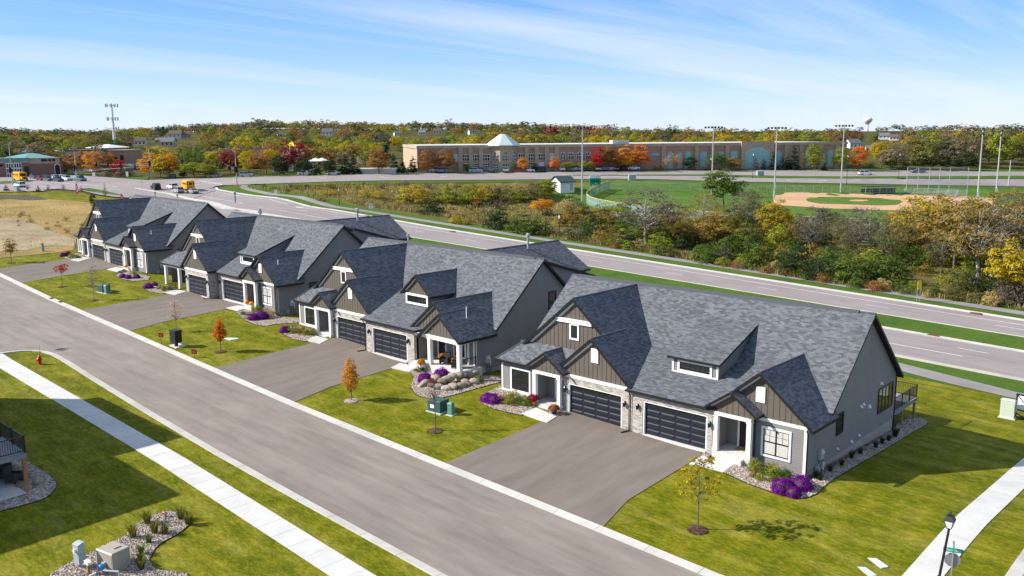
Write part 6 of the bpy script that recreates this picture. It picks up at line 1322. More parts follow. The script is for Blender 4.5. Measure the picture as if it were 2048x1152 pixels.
for i, (a, b_, c, lb) in enumerate(((345, 358, 'utility_green', 'green utility box by the middle signal mast'), (1264, 361, 'utility_grey', 'grey utility box on the bank above the outfield'), (1520, 353, 'utility_grey', 'grey utility box in the cross road median'))): gbox('utility_cabinet', a, b_, 2.2, 1.4, 1.9, c, lb, 'utility box', .8)
# ------------------------------------------------------------------ ball park
def chain_fence(pts, h, label, capmat=None, infill='chain_mesh', step=3.0, name='ball_park_fence', group=None):
    pl = resample(pts, step); r = thing(name, label, 'fence', (pl[0][0], pl[0][1], tz(*pl[0]))); o = np.array([pl[0][0], pl[0][1], tz(*pl[0])]); P = [np.array([p[0], p[1], tz(*p)])-o for p in pl]
    pm = MB().tube([(0, 0, -.2), (0, 0, 1)], .045, 5).mesh('fence_post', 'galvanised', uv=False)
    for p in P[:280]: q = obj('fence_post', pm, r, tuple(p)); q.scale = (1, 1, h)
    MB().tube([p+[0, 0, h] for p in P], .09 if capmat else .035, 5, cap=False).tube([p+[0, 0, h*.5] for p in P], .03, 4, cap=False).build('top_rail', capmat or 'galvanised', r, uv=False)
    m = MB()
    for a, b in zip(P[:-1], P[1:]): m.poly([a+[0, 0, .05], b+[0, 0, .05], b+[0, 0, h-.05], a+[0, 0, h-.05]])
    m.build('mesh_panel', infill, r); return r
def chain(alpha, col):
    def f(t, b):
        uv = uvco(t); b.inputs['Base Color'].default_value = (*col, 1); b.inputs['Alpha'].default_value = alpha
    return f
mat('chain_mesh', rough=.5, build=chain(.16, (.35, .42, .40))); mat('windscreen_mesh', rough=.7, build=chain(.62, (.22, .36, .35)))
chain_fence([WX(*p) for p in ((1219, 379), (1205, 383), (1193, 389), (1181, 395), (1174, 401), (1173, 406), (1180, 412), (1195, 417), (1225, 423), (1270, 430), (1340, 438), (1450, 447), (1560, 453), (1700, 459), (1850, 464), (2000, 468))], 2.4, 'curved outfield fence with a bright yellow top rail and grey-green screen', 'yellow_paint', 'windscreen_mesh')
chain_fence([WX(*p) for p in ((1219, 379), (1280, 381), (1400, 384), (1552, 385), (1700, 387.5), (1800, 389))], 2.2, 'plain wire fence along the far side of the ball field')
# backstop, dugout, bleachers
a_, b_ = W(1812, 387.5), W(1897, 388); h_ = HT(1812, 387.5, 334); t = thing('backstop', 'tall wire backstop behind home plate', 'backstop', tuple(a_)); dv_ = b_-a_; m = MB(); pm = MB()
P = [a_*0, dv_*.26, dv_*.52, dv_*.76, dv_, dv_+np.array([4, 9, 0])*.8]
for k, q in enumerate(P): obj('post', share('bkp', lambda: MB().tube([(0, 0, -.3), (0, 0, 1)], .09, 6).mesh('post', 'galvanised', uv=False)), t, tuple(q)).scale = (1, 1, h_)
for q0, q1 in zip(P[:-1], P[1:]): m.poly([q0+[0, 0, .1], q1+[0, 0, .1], q1+[0, 0, h_-.1], q0+[0, 0, h_-.1]]); pm.tube([q0+[0, 0, h_], q1+[0, 0, h_]], .05, 5)
m.build('mesh_panel', 'chain_mesh', t); pm.build('top_rail', 'galvanised', t, uv=False)
def bench_roof(px0, px1, yb, label):
    a, b = W(px0, yb), W(px1, yb); L = np.linalg.norm((b-a)[:2]); t = thing('dugout', label, 'dugout', tuple(a), math.atan2(b[1]-a[1], b[0]-a[0])); MB().box(0, 0, 2.3, L, 2.6, 2.42).build('roof', 'dark_frame', t, uv=False); MB().box(0, 2.4, 0, L, 2.5, 1.6).build('wall', 'utility_green', t, uv=False); MB().box(1, 1.4, .4, L-1, 1.8, .5).build('bench', 'galvanised', t, uv=False)
    for k in range(6): obj('post', share('dgp', lambda: MB().tube([(0, 0, 0), (0, 0, 2.35)], .06, 5).mesh('post', 'galvanised', uv=False)), t, (L*k/5, .1, 0))
bench_roof(1731, 1800, 389, 'low covered dugout with a bench beside the dirt infield')
def bleachers(px, py, label):
    b = W(px, py); t = thing('bleachers', label, 'bleachers', tuple(b), R_(10))
    for k in range(5): obj('seat_plank', share('blp', lambda: MB().box(-4.5, -.15, 0, 4.5, .15, .06).mesh('seat_plank', 'galvanised', uv=False)), t, (0, k*.62, .45+k*.38))
    m = MB()
    for x in (-4.2, -1.4, 1.4, 4.2): m.tube([(x, -.1, 0), (x, 2.6, 0)], .05, 4).tube([(x, -.1, .4), (x, 2.6, 2.0)], .05, 4).tube([(x, 2.6, 0), (x, 2.6, 2.0)], .05, 4)
    m.build('frame', 'galvanised', t, uv=False)
bleachers(1836, 391, 'left silver bleachers behind the backstop'); bleachers(1882, 392, 'middle silver bleachers behind the backstop'); bleachers(1900, 395, 'right silver bleachers half hidden by gold branches')
def light_mast(px, yb, yt, label, n=6, two=False):
    b = W(px, yb); h = HT(px, yb, yt); t = thing('floodlight_mast', label, 'floodlight', tuple(b), R_(25), 'ball park floodlight masts'); MB().tube([(0, 0, -.3), (0, 0, h*.5), (0, 0, h)], [.26, .19, .12], 8).build('pole', 'galvanised', t, uv=False); MB().box(-.25, -.35, 3.2, .25, -.1, 4.8).build('control_box', 'utility_grey', t, uv=False)
    for z in ((h-.3, h-1.6) if two else (h-.2,)): MB().box(-2.4, -.05, z-.05, 2.4, .05, z+.05).build('crossarm', 'grey_metal', t, uv=False)
    lm = MB().lathe([(.1, .25), (.36, -.1), (.33, -.2)], n=8).mesh('floodlight', 'dark_frame', uv=False)
    for k in range(n):
        q = obj('floodlight', lm, t, (-2.3+4.6*(k % (n//2 if two else n))/((n//2 if two else n)-1), 0, (h-.25 if k < n//2 or not two else h-1.5)-.1)); q.rotation_euler = (R_(35), 0, 0)
    return t
light_mast(1164, 404, 252, 'slim floodlight mast at the outfield corner by the white shed'); light_mast(1423, 391, 252, 'floodlight mast rising behind the broad green tree'); light_mast(1548, 400, 253, 'floodlight mast at the left end of the dirt infield'); light_mast(1681, 386, 249, 'floodlight mast behind the infield fence'); light_mast(1953, 420, 254, 'left one of two tall floodlight masts at the right', 6, True); light_mast(1990, 412, 258, 'right one of two tall floodlight masts at the right', 6, True); light_mast(2017, 372, 320, 'short pale lamp mast at the right edge of the road', 2)
# scoreboard, foul pole, shed
b = W(1190, 386); h_ = HT(1190, 386, 350); t = thing('scoreboard', 'green scoreboard on two posts behind the outfield fence', 'scoreboard', tuple(b), R_(52)); MB().box(-1.6, -.1, h_*.42, 1.6, .1, h_-.9).build('board', 'sign_green', t, uv=False); MB().box(-1.6, -.12, h_-.9, 1.6, .1, h_).build('header', 'sign_white', t, uv=False)
for x in (-1.2, 1.2): MB().tube([(x, .1, -.2), (x, .1, h_)], .08, 5).build('post', 'galvanised', t, uv=False)
for x in (-.9, -.3, .3, .9): MB().box(x-.18, -.13, h_-2.1, x+.18, -.101, h_-1.4).build('number_panel', 'dark_frame', t, uv=False)
for x, z in ((-.7, -3.0), (-.7, -3.6), (.2, -2.6)): MB().box(x-.15, -.13, h_+z, x+.15, -.101, h_+z+.3).build('lamp', 'lamp_glass', t, uv=False)
b = W(1197, 386); t = tag(MB().tube([(0, 0, -.2), (0, 0, HT(1197, 386, 352))], .09, 6).build('foul_pole', 'yellow_paint', None, uv=False), 'tall yellow foul pole at the outfield corner', 'pole'); t.location = tuple(b)
def small_house(px, yb, wd, dp, hh, rh, wallm, roofm, label, rz, name='house', cat='house', win=3, group=None):
    b = W(px, yb); t = thing(name, label, cat, (b[0], b[1], b[2]), rz, group); m = MB().box(-wd/2, -dp/2, -1, wd/2, dp/2, hh); m.prism([(-wd/2, -dp/2, hh), (-wd/2, dp/2, hh), (-wd/2, 0, hh+rh)], (wd, 0, 0)); m.build('wall', wallm, t)
    r_ = MB()
    for s in (-1, 1): r_.prism([(-wd/2-.4, s*(dp/2+.5), hh-.15), (wd/2+.4, s*(dp/2+.5), hh-.15), (wd/2+.4, 0, hh+rh+.12), (-wd/2-.4, 0, hh+rh+.12)], (0, 0, .2))
    r_.build('roof', roofm, t); wm = MB().box(-.6, -.03, 0, .6, .03, 1.4).mesh('window', 'glass', uv=False)
    for k in range(win):
        x = -wd/2+wd*(k+.5)/win
        for z in ([hh-2.2] if hh < 4.5 else [1.0, hh-2.1]): obj('window', wm, t, (x, -dp/2-.02, z))
    return t
mat('green_metal', (.030, .060, .050), .5); mat('roof_brown', (.13, .10, .085), .9); mat('roof_grey', (.15, .155, .165), .9); mat('cream_wall', (.62, .58, .50), .8); mat('white_wall', (.72, .71, .69), .8); mat('tan_wall', (.46, .37, .26), .8); mat('teal_roof', (.13, .27, .25), .5); mat('pale_copper', (.52, .60, .56), .45); mat('teal_panel', (.25, .47, .46), .35)
t = small_house(1125, 381, 4.4, 6.2, 2.6, 1.3, 'white_wall', 'green_metal', 'small white shed with a green roof by the ball field', R_(66), 'garden_shed', 'shed', win=0); MB().box(.8, -3.13, .2, 1.7, -3.1, 2.1).build('door', 'utility_grey', t, uv=False)
# ------------------------------------------------------------------ long brick building
def brickm(c0, c1, c2, sx=.9, sy=.4):
    def f(t, b):
        uv = uvco(t); br = N(t, 'ShaderNodeTexBrick'); br.inputs['Scale'].default_value = 1; br.inputs['Brick Width'].default_value = sx; br.inputs['Row Height'].default_value = sy; br.inputs['Mortar Size'].default_value = .02
        br.inputs['Color1'].default_value = (*c0, 1); br.inputs['Color2'].default_value = (*c1, 1); br.inputs['Mortar'].default_value = (*c2, 1); lnk(t, uv, br.inputs[0]); n = noise(t, uv, .3, 4)
        lnk(t, mixc(t, .25, br.outputs[0], ramp(t, n.outputs[0], [(.3, (.35, .35, .35)), (.7, (.65, .65, .65))]).outputs[0], 'OVERLAY'), b.inputs['Base Color'])
    return f
mat('red_brick', rough=.9, build=brickm((.34, .20, .135), (.40, .25, .17), (.38, .28, .21))); mat('tan_stone', rough=.9, build=brickm((.38, .285, .19), (.46, .355, .25), (.40, .32, .23), 1.2, .6)); mat('roof_membrane', (.55, .54, .51), .8); mat('dark_brick', rough=.9, build=brickm((.22, .115, .085), (.27, .15, .11), (.26, .19, .15)))
L0, L1 = W(836, 346), W(1650, 336.5); DV = nrm([L1[0]-L0[0], L1[1]-L0[1], 0]); NB = np.array([DV[1], -DV[0], 0])    # NB points to the street
zb0 = float(min(L0[2], L1[2]))-.6
cb = thing('community_building', 'long brick community building with stone piers, arched openings and a glazed tower', 'building', (L0[0], L0[1], zb0), math.atan2(DV[1], DV[0]))
def fac(px, py=325):    # distance along the facade of a pixel column
    d = ray(px, py); n = NB; t = ((L0-CAM)@n)/(d@n); p = CAM+d*t; return float((p-L0)@DV)
def fz(px, py): d = ray(px, py); t = ((L0-CAM)@NB)/(d@NB); return float((CAM+d*t)[2]-zb0)
HT_ = fz(900, 291.5); HT2 = fz(1500, 286)
S_end = fac(1692); D_ = 55
m = MB().box(0, 0, -2, fac(1480), D_, HT_).box(fac(1480)+.002, .002, -2, S_end, D_, HT2); m.build('wall', 'red_brick', cb)
MB().box(.02, -.15, -1.5, fac(905), 0, 2.2).box(-.14, .0, -1.5, 0, D_, HT_-1.2).build('stone_base', 'tan_stone', cb)
m = MB().box(-.25, -.25, HT_-.9, fac(1480), .05, HT_+.15).box(-.25, .05, HT_-.9, .1, D_, HT_+.15).box(fac(1480), -.25, HT2-.8, S_end+.2, .05, HT2+.15); m.build('cornice', 'tan_stone', cb); MB().box(.2, .2, HT_-.1, fac(1480), D_-.2, HT_+.02).box(fac(1480), .2, HT2-.1, S_end-.2, D_-.2, HT2+.02).build('roof', 'roof_membrane', cb)
for a in (921, 941.7, 962, 1053, 1073, 1093, 1113, 1326, 1392, 1423, 1453, 1571, 1601, 1640, 1672):
    s0 = fac(a); MB().box(s0-.75, -.55, -1.5, s0+.75, .05, (HT_ if a < 1480 else HT2)-.9 if a < 1300 else HT_-.9).build('pier', 'tan_stone', cb)
def arch_pts(x0, x1, z0, z1, rise, n=8): return [(x0, z0), (x1, z0)]+[(x1+(x0-x1)*k/n, z1-rise+rise*math.sin(math.pi*k/n)) for k in range(n+1)]
def bwindow(s0, s1, z0, z1, y=-.04, rise=0, mt='glass', cols=3, rows=2, frame='white_trim', nm='window'):
    P = arch_pts(s0, s1, z0, z1, rise) if rise else [(s0, z0), (s1, z0), (s1, z1), (s0, z1)]
    o = MB().prism([(a-(.12 if a < (s0+s1)/2 else -.12), y, b_+(.12 if b_ > z0 else -.12)) for a, b_ in P], (0, .06, 0)).build(nm, frame, cb, uv=False); MB().prism([(a, y-.05, b_) for a, b_ in P], (0, .05, 0)).build('pane', mt, o, uv=False)
    g = MB()
    for k in range(1, cols): x = s0+(s1-s0)*k/cols; g.box(x-.06, y-.09, z0, x+.06, y-.051, z1-(rise*.3))
    for k in range(1, rows): z = z0+(z1-z0)*k/rows; g.box(s0, y-.088, z-.06, s1, y-.0512, z+.06)
    if cols > 1 or rows > 1: g.build('mullion', frame, o, uv=False)
    return o
zu0, zu1 = fz(940, 321.5), fz(940, 309.5); zl0, zl1 = fz(940, 341), fz(940, 327)
for a, b_ in ((925, 938), (945, 958.5), (965, 979), (1037, 1050), (1057, 1070), (1077, 1090), (1097, 1110)):
    bwindow(fac(a), fac(b_), zu0, zu1, mt='glass' if a < 1095 else 'teal_panel'); bwindow(fac(a), fac(b_), zl0, zl1, mt='glass' if a not in (1077, 1097) else 'white_plastic', cols=3, rows=3 if a < 1060 else 1)
bwindow(fac(908), fac(917), zu0, zu1, mt='teal_panel', cols=2); 
for a, b_ in ((1121, 1130), (1137, 1147), (1154, 1163), (1172, 1181), (1188, 1197), (1205, 1214)): bwindow(fac(a), fac(b_), fz(1125, 318.5), fz(1125, 305), rise=.55)
for a, b_, y0, y1 in ((1335, 1346, 336, 304), (1355, 1364, 336, 304), (1370, 1382, 336, 303.5), (1400, 1413, 334, 304), (1461, 1474, 316, 303), (1437, 1447, 330, 304), (1550, 1562, 334, 302), (1610, 1620, 332, 301), (1641, 1649, 332, 301.5), (1655, 1665, 332, 300)): bwindow(fac(a), fac(b_), fz(a, y0), fz(a, y1), rise=.8 if a not in (1400, 1437, 1461) else 0, mt='teal_panel', cols=1, rows=1, frame='tan_stone')
sA, sB = fac(1480), fac(1545); MB().box(sA, -.9, -1.5, sB, .05, HT2+.6).build('arch_block', 'tan_stone', cb); bwindow(fac(1489), fac(1535), fz(1510, 336), fz(1510, 295.5), y=-.95, rise=1.9, mt='teal_panel', cols=5, rows=3, frame='pale_copper', nm='arched_panel')
lg = MB(); sx = fac(1300); zc = fz(1308, 312); sy = fac(1319)-sx
for k, (a, b_, c) in enumerate(((0, -.2, .9), (.1, .35, .6))): lg.prism([(sx+sy*(a+(1-a)*u*.98), -.1-.02*k, zc+b_+(c*math.sin(math.pi*u))) for u in np.linspace(0, 1, 9)]+[(sx+sy*(a+(1-a)*u*.98), -.1-.02*k, zc+b_-.3+.4*c*math.sin(math.pi*u)) for u in np.linspace(1, 0, 9)], (0, .02, 0), k)
lg.build('wave_logo', ['pipe_blue', 'teal_panel'], cb, uv=False)
# octagonal glazed tower
s0, s1 = fac(981), fac(1036); cx = (s0+s1)/2; R0 = (s1-s0)/2; ht = fz(1000, 289.5); zt = fz(1002, 268)
oc = [(cx+R0*1.02*math.cos(math.pi/8+k*math.pi/4), 2.0+R0*.95*math.sin(math.pi/8+k*math.pi/4)) for k in range(8)]
MB().prism([(a, b_, -1.5) for a, b_ in oc], (0, 0, ht+1.5)).build('tower_wall', 'tan_stone', cb); rr = [(cx+(a-cx)*1.3, 2+(b_-2)*1.25) for a, b_ in oc]; cap = [(cx+(a-cx)*.2, 2+(b_-2)*.2) for a, b_ in oc]
m = MB()
for k in range(8): j = (k+1) % 8; m.poly([(*rr[k], ht-.1), (*rr[j], ht-.1), (*cap[j], zt), (*cap[k], zt)])
m.poly([(*c, zt) for c in cap]); m.prism([(*c, ht-.4) for c in rr], (0, 0, .3)); m.build('tower_roof', 'pale_copper', cb, uv=False)
for k in (4, 5, 6):       # the faces that look towards the street
    a, b_ = np.array(oc[k]), np.array(oc[k+1]); mid = (a+b_)/2; ang = math.atan2(b_[1]-a[1], b_[0]-a[0]); wl = np.linalg.norm(b_-a)*.6
    for z0, z1, rs in ((fz(1000, 341), fz(1000, 328), 0), (fz(1000, 321.5), fz(1000, 304), .9)):
        o = MB().prism([(x, -.14, z) for x, z in (arch_pts(-wl/2, wl/2, z0, z1, rs) if rs else [(-wl/2, z0), (wl/2, z0), (wl/2, z1), (-wl/2, z1)])], (0, .1, 0)).build('window', 'white_trim', cb, uv=False); o.location = (mid[0], mid[1], 0); o.rotation_euler = (0, 0, ang)
        MB().prism([(x*.92, -.2, z0+.1+(z-z0)*.95) for x, z in (arch_pts(-wl/2, wl/2, z0, z1, rs) if rs else [(-wl/2, z0), (wl/2, z0), (wl/2, z1), (-wl/2, z1)])], (0, .06, 0)).build('pane', 'glass', o, uv=False); g = MB()
        for q in (-.5, 0, .5): g.box(q*wl*.5-.06, -.24, z0, q*wl*.5+.06, -.201, z1-rs*.4)
        for q in (.33, .66): g.box(-wl/2, -.238, z0+(z1-z0)*q-.06, wl/2, -.2012, z0+(z1-z0)*q+.06)
        g.build('mullion', 'white_trim', o, uv=False)
for a, sz in ((1250, 6), (1262, 4)): q = fac(a); MB().box(q, 14, HT_, q+sz, 18, HT_+1.3).build('roof_unit', 'utility_grey', cb, uv=False)
# ------------------------------------------------------------------ fire station group on the left
A0 = W(-20, 356); B0 = W(148, 350); dvs = nrm([B0[0]-A0[0], B0[1]-A0[1], 0]); fs = thing('fire_station', 'tan and brick station with teal roofs and tall glazed bay doors', 'building', (A0[0], A0[1], A0[2]-.5), math.atan2(dvs[1], dvs[0])); NF = np.array([dvs[1], -dvs[0], 0])
def fs_s(px): d = ray(px, 340); t = ((A0-CAM)@NF)/(d@NF); return float((CAM+d*t-A0)@dvs)
def fs_z(px, py): d = ray(px, py); t = ((A0-CAM)@NF)/(d@NF); return float((CAM+d*t)[2]-A0[2]+.5)
zt1, zt2 = fs_z(30, 318), fs_z(100, 318)
MB().box(fs_s(-20), 0, -1, fs_s(59), 26, zt1).build('wall', 'tan_wall', fs); MB().box(fs_s(59), .6, -1, fs_s(128), 30, fs_z(90, 327)).build('wall', 'dark_brick', fs); MB().box(fs_s(59)+.1, .75, fs_z(90, 327), fs_s(122), 28, fs_z(90, 316)).build('upper_wall', 'tan_wall', fs)
MB().box(fs_s(-20)-.5, -.4, zt1-.9, fs_s(60), .02, zt1+.4).build('fascia', 'teal_roof', fs, uv=False); m = MB(); q0, q1 = fs_s(50), fs_s(120); ze, zr = fs_z(90, 316), fs_z(90, 307); mid0, mid1 = q0+(q1-q0)*.42, q0+(q1-q0)*.6
for P in ([(q0, 0, ze), (q1, 0, ze), (mid1, 14, zr), (mid0, 14, zr)], [(q1, 0, ze), (q1, 29, ze), (mid1, 14, zr)], [(q0, 29, ze), (q0, 0, ze), (mid0, 14, zr)], [(q1, 29, ze), (q0, 29, ze), (mid0, 14, zr), (mid1, 14, zr)]): m.poly(P)
m.build('roof', 'teal_roof', fs, uv=False)
MB().box(fs_s(-20), -.12, fs_z(20, 325), fs_s(11), -.001, zt1-.9).box(fs_s(45), -.12, fs_z(20, 325), fs_s(59), -.001, zt1-.9).build('wall_band', 'cream_wall', fs, uv=False); MB().box(fs_s(-20), -.14, -1, fs_s(11), -.001, fs_z(10, 325)).box(fs_s(45), -.13, -1, fs_s(59), -.001, fs_z(50, 325)).build('brick_base', 'dark_brick', fs)
for a, b_ in ((13, 27), (29, 43)):
    o = MB().box(fs_s(a), -.1, 0, fs_s(b_), -.002, fs_z(30, 326)).build('bay_door', 'white_trim', fs, uv=False)
    for i in range(3):
        for j in range(3): x0 = fs_s(a)+(fs_s(b_)-fs_s(a))*(i+.18)/3; x1 = fs_s(a)+(fs_s(b_)-fs_s(a))*(i+.82)/3; zz = fs_z(30, 326); MB().box(x0, -.16, zz*(j+.12)/3, x1, -.101, zz*(j+.88)/3).build('pane', 'glass', o, uv=False)
MB().box(fs_s(48), -.2, 0, fs_s(58), -.131, fs_z(50, 333)).build('garage_opening', 'dark_frame', fs, uv=False); MB().box(fs_s(-20), -.2, fs_z(0, 333), fs_s(7), -.141, fs_z(0, 329)).build('window', 'glass', fs, uv=False)
for a in (88, 94, 102, 110): MB().lathe([(.55, -.12), (.55, .02)], c=(fs_s(a), .7, fs_z(95, 320.5)), n=12, axis='y').build('round_window', 'dark_frame', fs, uv=False)
o = MB().prism([(x, .45, z) for x, z in arch_pts(fs_s(110), fs_s(122), -.5, fs_z(115, 327), .7)], (0, .1, 0)).build('archway', 'white_trim', fs, uv=False); MB().prism([(x, .4, z) for x, z in arch_pts(fs_s(111), fs_s(121), -.5, fs_z(115, 328.5), .7)], (0, .12, 0)).build('arch_opening', 'dark_frame', o, uv=False)
def block(px0, px1, yb, yt, depth, wallm, roofm, label, name='building', flat=True, rh=3, dd=0, wins=0):
    a, b_ = W(px0, yb), W(px1, yb); d = nrm([b_[0]-a[0], b_[1]-a[1], 0]); 
    v = CRT.copy(); v[2] = 0; v = nrm(v); L = (px1-px0)/PXM((px0+px1)/2, yb); c = (a+b_)/2; t = thing(name, label, 'building', tuple(c), math.atan2(v[1], v[0])); h = HT((px0+px1)/2, yb, yt)
    MB().box(-L/2, 0, -3, L/2, depth, h).build('wall', wallm, t)
    if flat: MB().box(-L/2-.2, -.2, h-.5, L/2+.2, depth+.2, h+.15).build('parapet', roofm, t, uv=False)
    else:
        m = MB(); q = [(-L/2-.6, -.6, h), (L/2+.6, -.6, h), (L/2+.6, depth+.6, h), (-L/2-.6, depth+.6, h)]; r0, r1 = (-L/2+min(L, depth)*.4, depth/2, h+rh), (L/2-min(L, depth)*.4, depth/2, h+rh)
        for P in ([q[0], q[1], r1, r0], [q[1], q[2], r1], [q[2], q[3], r0, r1], [q[3], q[0], r0]): m.poly(P)
        m.poly(q[::-1]); m.build('roof', roofm, t, uv=False)
    for k in range(wins): x = -L/2+L*(k+.5)/wins; MB().box(x-L/wins*.25, -.1, h*.35, x+L/wins*.25, .0, h*.75).build('window', 'glass', t, uv=False)
    return t
block(32, 52, 330, 306, 12, 'dark_brick', 'teal_roof', 'small brick block with a teal hip roof behind the fire station', flat=False, rh=2.5); block(100, 140, 332, 302, 18, 'tan_wall', 'cream_wall', 'tan flat roofed block right of the teal roof', wins=3); block(135, 172, 345, 300.5, 22, 'tan_wall', 'roof_brown', 'tan flat block half hidden by the rust trees', wins=2); block(172, 218, 335, 296, 24, 'red_brick', 'white_wall', 'red brick block with a pale roof beside the cell tower', flat=False, rh=1.5); block(215, 252, 340, 300.5, 18, 'red_brick', 'red_brick', 'red brick wing right of the cell tower', wins=3)
block(257, 280, 318, 310, 8, 'white_wall', 'white_wall', 'low white trailer block right of the cell tower', wins=0)
# white play building with a tower, and parasols
b = W(582, 343); t = thing('play_house', 'white pavilion with a small yellow roofed lookout among the trees', 'building', tuple(b), R_(40)); MB().box(-7, 0, -1, 7, 6, 5).box(-4, 1, 5, 4, 5, 7).build('wall', 'white_wall', t); m = MB(); 
for x in (-1.4, 1.4):
    for y in (1.6, 4.4): m.box(x-.15, y-.15, 7, x+.15, y+.15, 9.4)
m.build('post', 'cream_wall', t, uv=False); MB().lathe([(2.6, 9.3), (.1, 11)], c=(0, 3, 0), n=4).build('roof', 'sign_yellow', t, uv=False); MB().box(-6.5, -.05, 0, -1, -.01, 3.6).box(1, -.05, 0, 6.5, -.01, 3.6).build('window', 'glass', t, uv=False)
for i, a in enumerate((632, 645)): b = W(a, 344); t = thing('parasol', ('left white parasol among the far trees', 'right white parasol among the far trees')[i], 'parasol', tuple(b)); MB().tube([(0, 0, 0), (0, 0, 4.6)], .08, 6).build('pole', 'galvanised', t, uv=False); MB().lathe([(2.6, 3.9), (2.5, 4.0), (.1, 5.0)], n=8).build('canopy', 'white_trim', t, uv=False)
block(715, 790, 349, 338, 6, 'cream_wall', 'cream_wall', 'long cream wall behind the rust tree and spruces')
# ------------------------------------------------------------------ towers
b = CAM+ray(232, 318)*560; b[2] = tz(b[0], b[1]); d = ray(222, 207); th = math.hypot(b[0]-CAM[0], b[1]-CAM[1])/math.hypot(d[0], d[1]); h = CAM[2]+d[2]*th-b[2]
t = thing('cell_tower', 'tall white cell tower with three rings of antennas on the hillside', 'tower', tuple(b)); MB().tube([(0, 0, -1), (0, 0, h*.5), (0, 0, h)], [.95, .75, .5], 10).build('pole', 'white_plastic', t, uv=False)
am = MB().box(-.25, -.15, -1.1, .25, .15, 1.1).mesh('antenna', 'utility_grey', uv=False)
for z in (h-1.2, h-9.5, h-15.5):
    R = 3.2 if z < h-3 else 3.6; MB().tube([(R*math.cos(a), R*math.sin(a), z) for a in np.linspace(0, 2*math.pi, 4)], .14, 4).build('platform', 'grey_metal', t, uv=False)
    for k in range(9 if z > h-12 else 5): a = 2*math.pi*k/9+.2; obj('antenna', am, t, (R*math.cos(a), R*math.sin(a), z)).rotation_euler = (0, 0, a)
b = CAM+ray(1734, 262)*2300; b[2] = tz(b[0], b[1]); sc_ = CF/2300.0; z0 = CAM[2]+ray(1734, 240.5)[2]*2300-b[2]; R = 9.4/sc_
t = thing('water_tower', 'white water tower with a bulbous tank on the horizon', 'water tower', tuple(b)); MB().lathe([(R*.55, -5), (R*.25, z0*.4), (R*.22, z0-.9*R)], n=16).build('stem', 'white_wall', t, smooth=True, uv=False); MB().lathe([(R*.22, z0-.95*R), (R*.75, z0-.35*R), (R, z0+.05*R), (R*.95, z0+.3*R), (R*.6, z0+.58*R), (R*.05, z0+.68*R)], n=24).build('tank', 'white_wall', t, smooth=True, uv=False)
# ------------------------------------------------------------------ houses on the far slopes
HS = [(282, 290, 22, 'cream_wall', 'roof_brown'), (338, 293, 26, 'tan_wall', 'roof_grey'), (352, 277, 24, 'cream_wall', 'roof_brown'), (318, 284, 12, 'white_wall', 'roof_grey'), (560, 272, 10, 'white_wall', 'roof_grey'), (655, 271, 20, 'white_wall', 'roof_grey'), (372, 276, 18, 'tan_wall', 'roof_brown'), (795, 272, 14, 'white_wall', 'roof_grey'), (845, 270, 14, 'cream_wall', 'roof_grey'), (875, 268, 16, 'cream_wall', 'roof_brown'), (945, 269, 16, 'white_wall', 'roof_brown'), (1705, 296, 26, 'white_wall', 'roof_grey'), (1768, 279, 20, 'white_wall', 'roof_grey'), (1788, 281, 18, 'cream_wall', 'roof_brown'), (1738, 301, 14, 'white_wall', 'roof_grey')]
HL = ['cream house with a brown roof low on the left hillside', 'wide tan house with a grey roof on the left hillside', 'cream house higher up on the left hillside', 'small white gabled house on the left hillside', 'tiny white gable among the olive trees left of centre', 'white house with several gables in the distant trees', 'tan brown-roofed house behind the highest left houses', 'small white house left of the brick building', 'cream house among crimson trees above the brick building', 'brown roofed cream house above the brick building', 'white house just left of the tower roof', 'white house with a grey gable at the right end of the brick building', 'white gabled house under the crimson trees at the right', 'cream house beside the white gabled one at the right', 'low white gable peeping out below the right hand houses']
for (a, b_, wp, wm_, rm_), lb in zip(HS, HL):
    p = W(a, b_); wd = wp/PXM(a, b_); p2 = p; small_house(a, b_, wd, wd*.7, wd*.36, wd*.3, wm_, rm_, lb, R_(43+random.uniform(-25, 25)), group='houses on the far slopes')
